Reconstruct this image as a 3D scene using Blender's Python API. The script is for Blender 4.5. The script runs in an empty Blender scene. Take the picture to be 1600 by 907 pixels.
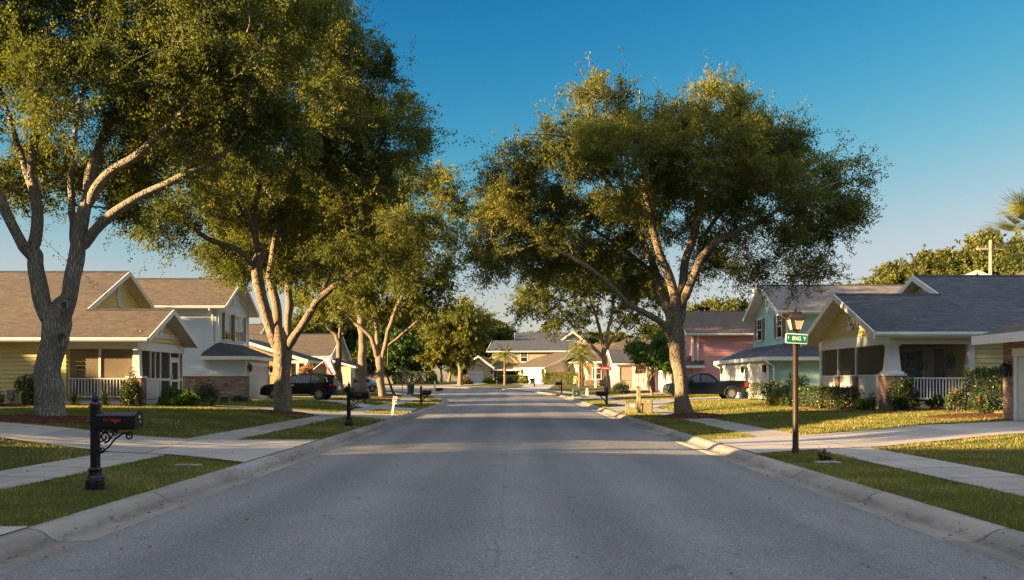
import bpy, math, random
import numpy as np
from mathutils import Vector, Matrix

random.seed(7)
RS = np.random.RandomState(11)
SC = bpy.context.scene
COL = SC.collection
PI = math.pi
EYE = 1.5

def P(px, py, Y):
    """A point measured in the photograph, placed at real depth Y (metres)."""
    return Vector(((px - 800.0) * Y / 1500.0, Y, EYE + (597.0 - py) * Y / 1500.0))

# ------------------------------------------------------------------ objects
def tag(o, label=None, cat=None, group=None, kind=None):
    if label: o['label'] = label
    if cat: o['category'] = cat
    if group: o['group'] = group
    if kind: o['kind'] = kind
    return o

OFF = {}
def empty(name, loc=(0, 0, 0), rotz=0.0, label=None, cat=None, group=None, world=True):
    """An Empty at a thing's base; parts built in world coordinates are shifted to it (world=True)."""
    o = bpy.data.objects.new(name, None)
    o.empty_display_size = 0.3
    COL.objects.link(o)
    o.location = loc
    o.rotation_euler = (0, 0, rotz)
    OFF[o.name] = Vector(loc) if world else Vector((0, 0, 0))
    return tag(o, label, cat, group)

def copy_thing(root, loc, rotz=0.0, scale=1.0, label=None, group=None):
    r = root.copy(); COL.objects.link(r)
    r.location = loc; r.rotation_euler = (0, 0, rotz)
    r.scale = (scale, scale, scale) if not isinstance(scale, tuple) else scale
    if label: r['label'] = label
    if group: r['group'] = group
    for ch in list(root.children):
        c = ch.copy(); COL.objects.link(c); c.parent = r
        for g in list(ch.children):
            d = g.copy(); COL.objects.link(d); d.parent = c
    return r

def basis(n):
    n = n.normalized()
    u = Vector((-n.y, n.x, 0))
    if u.length < 1e-4: u = Vector((1, 0, 0))
    u.normalize()
    return u, n.cross(u)

class MB:
    """Collects faces of one mesh object."""
    def __init__(self):
        self.v = []; self.f = []; self.uv = []; self.mi = []; self.cur = 0
    def face(self, pts, uv=None):
        i = len(self.v)
        self.v.extend([tuple(p) for p in pts])
        self.f.append(tuple(range(i, i + len(pts))))
        self.uv.append(uv); self.mi.append(self.cur)
        return self
    def mesh(self, verts, faces):
        i = len(self.v)
        self.v.extend([tuple(p) for p in verts])
        for f in faces:
            self.f.append(tuple(i + k for k in f)); self.uv.append(None); self.mi.append(self.cur)
        return self
    def hexa(self, p):   # 8 points: bottom 0-3 ccw, top 4-7
        return self.mesh(p, [(3, 2, 1, 0), (4, 5, 6, 7), (0, 1, 5, 4), (1, 2, 6, 5), (2, 3, 7, 6), (3, 0, 4, 7)])
    def box(self, x0, y0, z0, x1, y1, z1):
        return self.hexa([(x0, y0, z0), (x1, y0, z0), (x1, y1, z0), (x0, y1, z0), (x0, y0, z1), (x1, y0, z1), (x1, y1, z1), (x0, y1, z1)])
    def frust(self, cx, cy, z0, z1, a0, b0, a1, b1):
        return self.hexa([(cx-a0, cy-b0, z0), (cx+a0, cy-b0, z0), (cx+a0, cy+b0, z0), (cx-a0, cy+b0, z0),
                          (cx-a1, cy-b1, z1), (cx+a1, cy-b1, z1), (cx+a1, cy+b1, z1), (cx-a1, cy+b1, z1)])
    def prism(self, pts, d):  # planar polygon extruded by vector d
        d = Vector(d); a = [Vector(p) for p in pts]; b = [p + d for p in a]
        n = len(a)
        self.mesh(a + b, [tuple(range(n - 1, -1, -1)), tuple(range(n, 2 * n))] + [(i, (i + 1) % n, n + (i + 1) % n, n + i) for i in range(n)])
        return self
    def bar(self, p, q, w, h, up=(0, 0, 1)):  # rectangular bar along p-q
        p = Vector(p); q = Vector(q); d = (q - p).normalized(); u = Vector(up)
        s = d.cross(u)
        if s.length < 1e-4: s = d.cross(Vector((1, 0, 0)))
        s.normalize(); t = s.cross(d)
        s *= w / 2; t *= h / 2
        return self.hexa([p - s - t, p + s - t, q + s - t, q - s - t, p - s + t, p + s + t, q + s + t, q - s + t])
    def tube(self, path, radii, n=10, cap=True):
        path = [Vector(p) for p in path]
        if not hasattr(radii, '__len__'): radii = [radii] * len(path)
        t0 = (path[1] - path[0]).normalized()
        u, w = basis(t0)
        vs = []; fs = []
        for i, p in enumerate(path):
            t = (path[min(i + 1, len(path) - 1)] - path[max(i - 1, 0)]).normalized()
            u = (u - t * u.dot(t)); 
            if u.length < 1e-5: u, _ = basis(t)
            u.normalize(); w = t.cross(u)
            for k in range(n):
                a = 2 * PI * k / n
                vs.append(p + (u * math.cos(a) + w * math.sin(a)) * radii[i])
        for i in range(len(path) - 1):
            for k in range(n):
                a = i * n + k; b = i * n + (k + 1) % n
                fs.append((a, b, b + n, a + n))
        if cap:
            fs.append(tuple(range(n - 1, -1, -1))); m = (len(path) - 1) * n
            fs.append(tuple(range(m, m + n)))
        return self.mesh(vs, fs)
    def lathe(self, prof, cx=0, cy=0, n=16, cap=True):  # prof: (r, z) bottom to top, axis z
        vs = []; fs = []
        for r, z in prof:
            for k in range(n):
                a = 2 * PI * k / n
                vs.append((cx + r * math.cos(a), cy + r * math.sin(a), z))
        for i in range(len(prof) - 1):
            for k in range(n):
                a = i * n + k; b = i * n + (k + 1) % n
                fs.append((a, b, b + n, a + n))
        if cap:
            fs.append(tuple(range(n - 1, -1, -1))); m = (len(prof) - 1) * n
            fs.append(tuple(range(m, m + n)))
        return self.mesh(vs, fs)
    def build(self, name, mat, parent=None, smooth=False, bevel=0.0, label=None, cat=None, group=None, kind=None, seg=2):
        off = OFF.get(parent.name, Vector((0, 0, 0))) if parent is not None else Vector((0, 0, 0))
        if parent is not None and parent.parent is not None: off = OFF.get(parent.parent.name, Vector((0, 0, 0)))
        me = bpy.data.meshes.new(name)
        me.from_pydata([(x - off.x, y - off.y, z - off.z) for x, y, z in self.v], [], self.f)
        mats = mat if isinstance(mat, (list, tuple)) else [mat]
        for m in mats: me.materials.append(m)
        uvl = me.uv_layers.new(name='UVMap').data
        for p in me.polygons:
            p.material_index = self.mi[p.index]
            p.use_smooth = smooth
            uv = self.uv[p.index]
            if uv is None:
                u, w = basis(p.normal) if abs(p.normal.z) < 0.999 else (Vector((1, 0, 0)), Vector((0, 1, 0)))
                for k, li in enumerate(p.loop_indices):
                    c = Vector(self.v[self.f[p.index][k]])
                    uvl[li].uv = (c.dot(u), c.dot(w))
            else:
                for k, li in enumerate(p.loop_indices): uvl[li].uv = uv[k]
        me.update()
        o = bpy.data.objects.new(name, me); COL.objects.link(o)
        if parent is not None: o.parent = parent
        if bevel > 0:
            b = o.modifiers.new('bevel', 'BEVEL'); b.width = bevel; b.segments = seg; b.limit_method = 'ANGLE'; b.angle_limit = math.radians(35)
        if smooth:
            try: me.set_sharp_from_angle(angle=math.radians(40))
            except Exception: pass
        return tag(o, label, cat, group, kind)

def np_mesh(name, verts, faces, mat, parent=None, tint=None, smooth=False, label=None, cat=None, group=None, kind=None, uv=None):
    """Big meshes from numpy arrays; every face has the same number of corners."""
    verts = np.asarray(verts, dtype=np.float32); faces = np.asarray(faces, dtype=np.int32)
    me = bpy.data.meshes.new(name)
    n, k = faces.shape
    me.vertices.add(len(verts)); me.vertices.foreach_set('co', verts.ravel())
    me.loops.add(n * k); me.loops.foreach_set('vertex_index', faces.ravel())
    me.polygons.add(n)
    me.polygons.foreach_set('loop_start', np.arange(0, n * k, k, dtype=np.int32))
    if smooth: me.polygons.foreach_set('use_smooth', np.ones(n, dtype=bool))
    me.update(calc_edges=True)
    if tint is not None:
        a = me.attributes.new('tint', 'FLOAT', 'FACE'); a.data.foreach_set('value', np.asarray(tint, dtype=np.float32))
    if uv is not None:
        l = me.uv_layers.new(name='UVMap'); l.data.foreach_set('uv', np.asarray(uv, dtype=np.float32)[faces.ravel()].ravel())
    me.materials.append(mat)
    o = bpy.data.objects.new(name, me); COL.objects.link(o)
    if parent is not None: o.parent = parent
    return tag(o, label, cat, group, kind)

def text_mesh(body, size, mat, parent, loc, rot, name='lettering', depth=0.003, align='CENTER', shear=0.0, xscale=1.0):
    cu = bpy.data.curves.new('text', 'FONT'); cu.body = body; cu.size = size; cu.extrude = depth
    cu.align_x = align; cu.align_y = 'CENTER'; cu.shear = shear; cu.offset = size * 0.012
    t = bpy.data.objects.new('text', cu); COL.objects.link(t)
    bpy.context.view_layer.update()
    me = bpy.data.meshes.new_from_object(t)
    bpy.data.objects.remove(t); bpy.data.curves.remove(cu)
    me.name = name
    M = Matrix.Translation(loc) @ Matrix.Rotation(rot[2], 4, 'Z') @ Matrix.Rotation(rot[1], 4, 'Y') @ Matrix.Rotation(rot[0], 4, 'X') @ Matrix.Diagonal((xscale, 1, 1, 1))
    me.transform(M)
    me.materials.clear(); me.materials.append(mat)
    o = bpy.data.objects.new(name, me); COL.objects.link(o); o.parent = parent
    return o

# ------------------------------------------------------------------ materials
def nt(name):
    m = bpy.data.materials.new(name); m.use_nodes = True
    t = m.node_tree; b = t.nodes['Principled BSDF']
    return m, t, b
def L(t, a, b): t.links.new(a, b)
def N(t, kind, **kw):
    n = t.nodes.new(kind)
    for k, v in kw.items():
        if k in n.inputs: n.inputs[k].default_value = v
        else: setattr(n, k, v)
    return n
def ramp(t, fac, stops, interp='LINEAR'):
    r = t.nodes.new('ShaderNodeValToRGB'); r.color_ramp.interpolation = interp
    e = r.color_ramp.elements
    while len(e) < len(stops): e.new(0.5)
    for i, (p, c) in enumerate(stops):
        e[i].position = p; e[i].color = (c[0], c[1], c[2], 1)
    L(t, fac, r.inputs[0]); return r.outputs[0]
def coord(t, kind='Object', scale=None):
    c = t.nodes.new('ShaderNodeTexCoord').outputs[kind]
    if scale is not None:
        m = N(t, 'ShaderNodeMapping'); m.inputs['Scale'].default_value = scale; L(t, c, m.inputs[0]); c = m.outputs[0]
    return c
def noise(t, vec, scale, detail=4, rough=0.55, out='Fac'):
    n = N(t, 'ShaderNodeTexNoise', Scale=scale, Detail=detail, Roughness=rough); L(t, vec, n.inputs['Vector']); return n.outputs[out]
def math_(t, op, a, b=None, c=None):
    n = t.nodes.new('ShaderNodeMath'); n.operation = op
    for i, x in enumerate((a, b, c)):
        if x is None: continue
        if isinstance(x, (int, float)): n.inputs[i].default_value = x
        else: L(t, x, n.inputs[i])
    return n.outputs[0]
def mix(t, fac, a, b, mode='MIX'):
    n = t.nodes.new('ShaderNodeMix'); n.data_type = 'RGBA'; n.blend_type = mode
    for s, x in ((0, fac), (6, a), (7, b)):
        if isinstance(x, (int, float)): n.inputs[s].default_value = x
        elif isinstance(x, tuple): n.inputs[s].default_value = (x[0], x[1], x[2], 1)
        else: L(t, x, n.inputs[s])
    return n.outputs[2]
def bump(t, b, h, strength=0.4, dist=0.02, prev=None):
    n = N(t, 'ShaderNodeBump', Strength=strength, Distance=dist); L(t, h, n.inputs['Height'])
    if prev is not None: L(t, prev, n.inputs['Normal'])
    L(t, n.outputs[0], b.inputs['Normal']); return n.outputs[0]
def sc(c, k): return tuple(min(1, x * k) for x in c)

def plain(name, c, rough=0.5, metal=0.0, var=0.12, scale=3.0, spec=0.5, bmp=0.0, coat=0.0):
    m, t, b = nt(name)
    v = coord(t)
    f = noise(t, v, scale, 5)
    col = ramp(t, f, [(0.25, sc(c, 1 - var)), (0.75, sc(c, 1 + var))])
    L(t, col, b.inputs['Base Color'])
    b.inputs['Roughness'].default_value = rough; b.inputs['Metallic'].default_value = metal
    b.inputs['Specular IOR Level'].default_value = spec
    if coat: b.inputs['Coat Weight'].default_value = coat; b.inputs['Coat Roughness'].default_value = 0.04
    if bmp: bump(t, b, noise(t, v, scale * 12, 3), bmp, 0.01)
    return m

def siding_mat(name, c):
    m, t, b = nt(name)
    v = coord(t)
    f = noise(t, v, 0.7, 5); g = noise(t, coord(t, 'Object', (1.5, 1.5, 40)), 2.0, 4)
    col = ramp(t, f, [(0.3, sc(c, 0.9)), (0.7, sc(c, 1.06))])
    col = mix(t, 0.10, col, ramp(t, g, [(0.35, sc(c, 0.75)), (0.65, sc(c, 1.15))]))
    L(t, col, b.inputs['Base Color']); b.inputs['Roughness'].default_value = 0.55
    b.inputs['Specular IOR Level'].default_value = 0.3
    bump(t, b, g, 0.12, 0.01)
    return m

def brick_node(t, vec, w, h, mortar, c1, c2, cm, off=0.5, bias=0.0):
    n = N(t, 'ShaderNodeTexBrick', Scale=1.0)
    n.inputs['Brick Width'].default_value = w; n.inputs['Row Height'].default_value = h
    n.inputs['Mortar Size'].default_value = mortar; n.inputs['Mortar Smooth'].default_value = 0.3
    n.inputs['Bias'].default_value = bias
    n.offset = off
    n.inputs['Color1'].default_value = (*c1, 1); n.inputs['Color2'].default_value = (*c2, 1); n.inputs['Mortar'].default_value = (*cm, 1)
    L(t, vec, n.inputs['Vector']); return n

def shingle_mat(name, c, warm=(1.15, 1.0, 0.85), contrast=0.35):
    m, t, b = nt(name)
    uv = coord(t, 'UV')
    k = contrast
    n1 = brick_node(t, uv, 0.34, 0.15, 0.005, sc(c, 1 - k * 1.3), sc(c, 1 + k * 1.3), sc(c, 0.3), 0.37)
    n2 = brick_node(t, coord(t, 'UV', (1, 1, 1)), 0.23, 0.15, 0.0, sc(c, 0.55), tuple(x * w for x, w in zip(sc(c, 1.6), warm)), c, 0.61)
    col = mix(t, 0.45, n1.outputs[0], n2.outputs[0])
    big = noise(t, uv, 0.35, 5)
    col = mix(t, 1.0, col, ramp(t, big, [(0.3, (0.82, 0.82, 0.84)), (0.7, (1.08, 1.05, 1.0))]), 'MULTIPLY')
    grit = noise(t, uv, 60, 2)
    col = mix(t, 0.35, col, ramp(t, grit, [(0.3, sc(c, 0.5)), (0.7, sc(c, 1.5))]))
    L(t, col, b.inputs['Base Color']); b.inputs['Roughness'].default_value = 0.9; b.inputs['Specular IOR Level'].default_value = 0.2
    # each course steps down to the one below: saw-tooth height in the up-slope direction
    s = t.nodes.new('ShaderNodeSeparateXYZ'); L(t, uv, s.inputs[0])
    saw = math_(t, 'SUBTRACT', 1.0, math_(t, 'FRACT', math_(t, 'DIVIDE', s.outputs[1], 0.15)))
    hgt = math_(t, 'ADD', math_(t, 'MULTIPLY', saw, 1.0), math_(t, 'MULTIPLY', math_(t, 'ADD', grit, n2.outputs['Color']), 0.4))
    bump(t, b, hgt, 0.9, 0.035)
    return m

def brick_mat(name, c1, c2, cm, w=0.21, h=0.072, mortar=0.008):
    m, t, b = nt(name)
    uv = coord(t, 'UV')
    n1 = brick_node(t, uv, w, h, mortar, c1, c2, cm)
    f = noise(t, uv, 9, 5)
    col = mix(t, 1.0, n1.outputs[0], ramp(t, f, [(0.3, (0.7, 0.7, 0.7)), (0.7, (1.2, 1.15, 1.1))]), 'MULTIPLY')
    L(t, col, b.inputs['Base Color']); b.inputs['Roughness'].default_value = 0.85; b.inputs['Specular IOR Level'].default_value = 0.25
    h_ = math_(t, 'ADD', math_(t, 'MULTIPLY', n1.outputs['Fac'], -1.0), math_(t, 'MULTIPLY', f, 0.4))
    bump(t, b, h_, 0.8, 0.012)
    return m

def stone_mat(name):
    m, t, b = nt(name)
    uv = coord(t, 'UV')
    w = noise(t, uv, 2.5, 2, out='Color')
    va = t.nodes.new('ShaderNodeVectorMath'); va.operation = 'MULTIPLY_ADD'
    L(t, w, va.inputs[0]); va.inputs[1].default_value = (0.10, 0.05, 0); L(t, uv, va.inputs[2])
    n1 = brick_node(t, va.outputs[0], 0.42, 0.13, 0.008, (0.16, 0.10, 0.075), (0.42, 0.33, 0.26), (0.10, 0.085, 0.07), 0.43)
    n2 = brick_node(t, va.outputs[0], 0.27, 0.13, 0.0, (0.10, 0.085, 0.08), (0.36, 0.26, 0.19), (0.2, 0.2, 0.2), 0.7)
    col = mix(t, 0.45, n1.outputs[0], n2.outputs[0])
    f = noise(t, uv, 12, 5)
    col = mix(t, 1.0, col, ramp(t, f, [(0.3, (0.7, 0.7, 0.7)), (0.7, (1.25, 1.2, 1.15))]), 'MULTIPLY')
    L(t, col, b.inputs['Base Color']); b.inputs['Roughness'].default_value = 0.9
    bump(t, b, math_(t, 'ADD', math_(t, 'MULTIPLY', n1.outputs['Fac'], -1.0), math_(t, 'MULTIPLY', f, 0.8)), 0.9, 0.03)
    return m

def asphalt_mat():
    m, t, b = nt('asphalt')
    v = coord(t)
    ag = t.nodes.new('ShaderNodeTexVoronoi'); ag.inputs['Scale'].default_value = 75; L(t, v, ag.inputs['Vector'])
    fine = noise(t, v, 130, 3, 0.7)
    big = noise(t, v, 0.22, 5); mid = noise(t, coord(t, 'Object', (1.0, 0.12, 1)), 1.3, 5)
    base = ramp(t, ag.outputs['Color'], [(0.0, (0.06, 0.061, 0.064)), (0.62, (0.15, 0.149, 0.148)), (0.82, (0.26, 0.255, 0.25)), (1.0, (0.48, 0.46, 0.44))])
    base = mix(t, 0.4, base, ramp(t, fine, [(0.3, (0.075, 0.075, 0.077)), (0.7, (0.20, 0.196, 0.19))]))
    base = mix(t, 1.0, base, ramp(t, big, [(0.3, (0.84, 0.85, 0.88)), (0.7, (1.1, 1.08, 1.05))]), 'MULTIPLY')
    base = mix(t, 1.0, base, ramp(t, mid, [(0.3, (0.88, 0.88, 0.88)), (0.7, (1.08, 1.08, 1.08))]), 'MULTIPLY')
    # hairline cracks: thin level lines of a stretched noise, only in some places
    cr = noise(t, coord(t, 'Object', (1, 1, 1)), 0.33, 7, 0.62)
    s0 = t.nodes.new('ShaderNodeSeparateXYZ'); L(t, v, s0.inputs[0])
    lane = ramp(t, math_(t, 'ADD', math_(t, 'MULTIPLY', math_(t, 'SINE', math_(t, 'MULTIPLY', math_(t, 'ADD', s0.outputs[0], math_(t, 'MULTIPLY', noise(t, coord(t, 'Object', (0.3, 0.05, 1)), 1.0, 2), 0.8)), 3.6)), 0.5), 0.5), [(0.2, (0.89, 0.895, 0.905)), (0.8, (1.10, 1.09, 1.08))])
    base = mix(t, 1.0, base, lane, 'MULTIPLY')
    drip = ramp(t, noise(t, coord(t, 'Object', (1.0, 0.35, 1)), 3.4, 3, 0.6), [(0.66, (0, 0, 0)), (0.75, (0.5, 0.5, 0.5))])
    base = mix(t, drip, base, (0.045, 0.044, 0.045))
    pale = ramp(t, noise(t, coord(t, 'Object', (1.0, 0.5, 1)), 0.7, 5, 0.65), [(0.58, (0, 0, 0)), (0.72, (0.35, 0.35, 0.35))])
    base = mix(t, pale, base, (0.24, 0.225, 0.205))
    line = math_(t, 'LESS_THAN', math_(t, 'ABSOLUTE', math_(t, 'SUBTRACT', cr, 0.47)), 0.0011)
    where = math_(t, 'GREATER_THAN', noise(t, v, 0.13, 2), 0.52)
    crk = math_(t, 'MULTIPLY', line, where)
    # paving seam down the middle of the street
    s = t.nodes.new('ShaderNodeSeparateXYZ'); L(t, v, s.inputs[0])
    wob = math_(t, 'MULTIPLY', math_(t, 'SUBTRACT', noise(t, v, 0.9, 6, 0.7), 0.5), 0.28)
    seam = math_(t, 'LESS_THAN', math_(t, 'ABSOLUTE', math_(t, 'SUBTRACT', math_(t, 'ADD', s.outputs[0], wob), -0.12)), 0.009)
    seam = math_(t, 'MULTIPLY', seam, math_(t, 'GREATER_THAN', noise(t, v, 0.6, 3), 0.42))
    crk = math_(t, 'MAXIMUM', crk, seam)
    base = mix(t, math_(t, 'MULTIPLY', crk, 0.32), base, (0.03, 0.03, 0.032))
    # drip stains
    st = noise(t, v, 1.9, 2, 0.4)
    base = mix(t, ramp(t, st, [(0.70, (0, 0, 0)), (0.76, (0.35, 0.35, 0.35))]), base, (0.04, 0.04, 0.042))
    L(t, base, b.inputs['Base Color']); b.inputs['Roughness'].default_value = 0.82; b.inputs['Specular IOR Level'].default_value = 0.35
    bump(t, b, math_(t, 'ADD', ag.outputs['Distance'], math_(t, 'MULTIPLY', fine, 0.6)), 0.55, 0.012)
    return m

def concrete_mat(name, c, joint=None, edge=0.0, rust=0.0):
    """joint: metres between tooled joints along UV.x"""
    m, t, b = nt(name)
    v = coord(t); uv = coord(t, 'UV')
    f1 = noise(t, v, 0.8, 6); f2 = noise(t, v, 45, 3, 0.7); f3 = noise(t, coord(t, 'UV', (0.35, 3.5, 1)), 2.2, 5)
    col = ramp(t, f1, [(0.28, sc(c, 0.72)), (0.5, c), (0.72, sc(c, 1.18))])
    col = mix(t, 0.28, col, ramp(t, f2, [(0.3, sc(c, 0.55)), (0.7, sc(c, 1.35))]))
    col = mix(t, 0.35, col, ramp(t, f3, [(0.35, sc(c, 0.55)), (0.6, sc(c, 1.15))]))
    if rust: col = mix(t, ramp(t, noise(t, v, 0.5, 5), [(0.5, (0, 0, 0)), (0.72, (rust, rust, rust))]), col, (0.30, 0.20, 0.12))
    h = f2
    if joint:
        s = t.nodes.new('ShaderNodeSeparateXYZ'); L(t, uv, s.inputs[0])
        g = math_(t, 'LESS_THAN', math_(t, 'FRACT', math_(t, 'DIVIDE', s.outputs[0], joint)), (0.06 if joint < 2 else 0.04) / joint)
        ident = t.nodes.new('ShaderNodeTexWhiteNoise'); ident.noise_dimensions = '1D'
        L(t, math_(t, 'FLOOR', math_(t, 'DIVIDE', s.outputs[0], joint)), ident.inputs['W'])
        col = mix(t, 1.0, col, ramp(t, ident.outputs[0], [(0, (0.80, 0.80, 0.81)), (1, (1.12, 1.10, 1.07))]), 'MULTIPLY')
        col = mix(t, math_(t, 'MULTIPLY', g, 0.75), col, (0.05, 0.045, 0.04))
        h = math_(t, 'SUBTRACT', h, math_(t, 'MULTIPLY', g, 3.0))
    if edge:
        s2 = t.nodes.new('ShaderNodeSeparateXYZ'); L(t, uv, s2.inputs[0])
        band = ramp(t, math_(t, 'ADD', s2.outputs[1], math_(t, 'MULTIPLY', math_(t, 'SUBTRACT', noise(t, v, 3.0, 5), 0.5), 0.22)), [(0.0, (0.15, 0.15, 0.15)), (0.2, (0.55, 0.55, 0.55)), (0.29, (0.9, 0.9, 0.9)), (0.36, (0.2, 0.2, 0.2)), (0.5, (0.0, 0.0, 0.0)), (0.58, (0.5, 0.5, 0.5))])
        col = mix(t, math_(t, 'MULTIPLY', math_(t, 'MULTIPLY', band, ramp(t, noise(t, v, 0.6, 5), [(0.3, (0.25, 0.25, 0.25)), (0.7, (1, 1, 1))])), edge), col, (0.055, 0.045, 0.035))
    L(t, col, b.inputs['Base Color']); b.inputs['Roughness'].default_value = 0.88; b.inputs['Specular IOR Level'].default_value = 0.25
    bump(t, b, h, 0.25, 0.01)
    return m

def lawn_mat(name, c1, c2, c3):
    m, t, b = nt(name)
    v = coord(t)
    f1 = noise(t, v, 0.35, 6, 0.6); f2 = noise(t, v, 5, 5, 0.7); f3 = noise(t, v, 55, 4, 0.75)
    col = ramp(t, f1, [(0.3, c1), (0.55, c2), (0.75, c3)])
    col = mix(t, 0.5, col, ramp(t, f2, [(0.3, sc(c1, 0.7)), (0.5, c2), (0.72, c3)]))
    col = mix(t, 1.0, col, ramp(t, f3, [(0.25, (0.35, 0.35, 0.35)), (0.75, (1.5, 1.5, 1.4))]), 'MULTIPLY')
    L(t, col, b.inputs['Base Color']); b.inputs['Roughness'].default_value = 0.9; b.inputs['Specular IOR Level'].default_value = 0.15
    bump(t, b, math_(t, 'ADD', f3, math_(t, 'MULTIPLY', f2, 0.5)), 1.0, 0.06)
    return m

def tint_mat(name, stops, rough=0.6, transl=0.3, spec=0.25):
    """leaf or blade: colour from the per-face 'tint' attribute, some light passes through"""
    m, t, b = nt(name)
    a = N(t, 'ShaderNodeAttribute', attribute_name='tint')
    col = ramp(t, a.outputs['Fac'], stops)
    L(t, col, b.inputs['Base Color']); b.inputs['Roughness'].default_value = rough; b.inputs['Specular IOR Level'].default_value = spec
    if transl:
        tr = t.nodes.new('ShaderNodeBsdfTranslucent'); L(t, mix(t, 1.0, col, (1.25, 1.4, 0.5), 'MULTIPLY'), tr.inputs[0])
        mx = t.nodes.new('ShaderNodeMixShader'); mx.inputs[0].default_value = transl
        L(t, b.outputs[0], mx.inputs[1]); L(t, tr.outputs[0], mx.inputs[2])
        L(t, mx.outputs[0], t.nodes['Material Output'].inputs[0])
    return m

def bark_mat(name, c):
    m, t, b = nt(name)
    v = coord(t)
    d = noise(t, v, 1.5, 3, out='Color')
    va = t.nodes.new('ShaderNodeVectorMath'); va.operation = 'MULTIPLY_ADD'
    L(t, d, va.inputs[0]); va.inputs[1].default_value = (0.09, 0.09, 0.5); L(t, v, va.inputs[2])
    mp = N(t, 'ShaderNodeMapping'); mp.inputs['Scale'].default_value = (1, 1, 0.13); L(t, va.outputs[0], mp.inputs[0])
    vo = t.nodes.new('ShaderNodeTexVoronoi'); vo.feature = 'DISTANCE_TO_EDGE'; vo.inputs['Scale'].default_value = 24; L(t, mp.outputs[0], vo.inputs['Vector'])
    f = noise(t, v, 1.2, 5); g = noise(t, mp.outputs[0], 40, 4, 0.7)
    edge = ramp(t, vo.outputs[0], [(0.0, (0, 0, 0)), (0.22, (1, 1, 1))])
    col = ramp(t, f, [(0.3, sc(c, 0.78)), (0.5, c), (0.72, tuple(x * y for x, y in zip(c, (1.25, 1.22, 1.1))))])
    col = mix(t, 0.4, col, ramp(t, g, [(0.3, sc(c, 0.5)), (0.7, sc(c, 1.5))]))
    col = mix(t, edge, sc(c, 0.5), col)
    # faint greyish patches scattered at random
    lp = noise(t, v, 2.6, 5, 0.65)
    col = mix(t, ramp(t, lp, [(0.6, (0, 0, 0)), (0.68, (0.45, 0.45, 0.45))]), col, (0.27, 0.27, 0.21))
    L(t, col, b.inputs['Base Color']); b.inputs['Roughness'].default_value = 0.95; b.inputs['Specular IOR Level'].default_value = 0.15
    bump(t, b, math_(t, 'ADD', edge, math_(t, 'MULTIPLY', g, 0.5)), 1.0, 0.035)
    return m

def mulch_mat():
    m, t, b = nt('mulch')
    v = coord(t)
    vo = t.nodes.new('ShaderNodeTexVoronoi'); vo.inputs['Scale'].default_value = 28; L(t, v, vo.inputs['Vector'])
    col = ramp(t, vo.outputs['Color'], [(0.1, (0.035, 0.014, 0.008)), (0.5, (0.11, 0.042, 0.02)), (0.9, (0.22, 0.10, 0.05))])
    L(t, col, b.inputs['Base Color']); b.inputs['Roughness'].default_value = 0.95; b.inputs['Specular IOR Level'].default_value = 0.1
    bump(t, b, math_(t, 'ADD', vo.outputs['Distance'], noise(t, v, 60, 3)), 1.0, 0.05)
    return m

def glass_mat(name, c=(0.015, 0.018, 0.02), rough=0.03):
    m, t, b = nt(name)
    L(t, ramp(t, noise(t, coord(t), 1.2, 3), [(0.3, sc(c, 0.6)), (0.7, sc(c, 1.6))]), b.inputs['Base Color'])
    b.inputs['Roughness'].default_value = rough
    b.inputs['Specular IOR Level'].default_value = 0.8
    bump(t, b, noise(t, coord(t), 1.4, 2), 0.05, 0.02)
    return m

def screen_mat(name='insect_screen', c=(0.066, 0.06, 0.052), k=0.42):
    m, t, b = nt(name)
    L(t, ramp(t, noise(t, coord(t), 0.9, 4), [(0.3, sc(c, 0.75)), (0.7, sc(c, 1.25))]), b.inputs['Base Color'])
    b.inputs['Roughness'].default_value = 0.6
    tr = t.nodes.new('ShaderNodeBsdfTransparent'); mx = t.nodes.new('ShaderNodeMixShader'); mx.inputs[0].default_value = k
    L(t, tr.outputs[0], mx.inputs[1]); L(t, b.outputs[0], mx.inputs[2]); L(t, mx.outputs[0], t.nodes['Material Output'].inputs[0])
    return m

M = {}
M['asphalt'] = asphalt_mat()
M['kerb'] = concrete_mat('kerb_concrete', (0.225, 0.21, 0.19), joint=3.0, rust=0.25, edge=0.75)
M['walk'] = concrete_mat('walk_concrete', (0.27, 0.255, 0.235), joint=1.5, rust=0.12)
M['drive'] = concrete_mat('drive_concrete', (0.30, 0.285, 0.265), joint=3.4, rust=0.12)
M['lawn'] = lawn_mat('lawn_ground', (0.055, 0.066, 0.018), (0.092, 0.092, 0.027), (0.15, 0.12, 0.05))
M['terrain'] = lawn_mat('terrain_ground', (0.05, 0.065, 0.016), (0.085, 0.09, 0.024), (0.12, 0.10, 0.04))
M['blade'] = tint_mat('grass_blade', [(0.0, (0.055, 0.080, 0.017)), (0.45, (0.14, 0.150, 0.032)), (0.75, (0.24, 0.205, 0.06)), (1.0, (0.40, 0.30, 0.14))], 0.6, 0.35)
M['leaf'] = tint_mat('oak_leaf', [(0.0, (0.044, 0.060, 0.018)), (0.45, (0.108, 0.122, 0.030)), (0.8, (0.175, 0.170, 0.040)), (1.0, (0.24, 0.19, 0.055))], 0.6, 0.38, 0.12)
M['leaf_far'] = tint_mat('woodland_leaf', [(0.0, (0.036, 0.050, 0.012)), (0.5, (0.085, 0.10, 0.020)), (1.0, (0.15, 0.14, 0.03))], 0.6, 0.25)
M['leaf_bright'] = tint_mat('bright_leaf', [(0.0, (0.030, 0.06, 0.012)), (0.5, (0.06, 0.12, 0.020)), (1.0, (0.13, 0.19, 0.035))], 0.45, 0.35)
M['leaf_hedge'] = tint_mat('hedge_leaf', [(0.0, (0.018, 0.032, 0.010)), (0.5, (0.04, 0.065, 0.016)), (1.0, (0.09, 0.12, 0.03))], 0.4, 0.22, 0.45)
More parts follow.
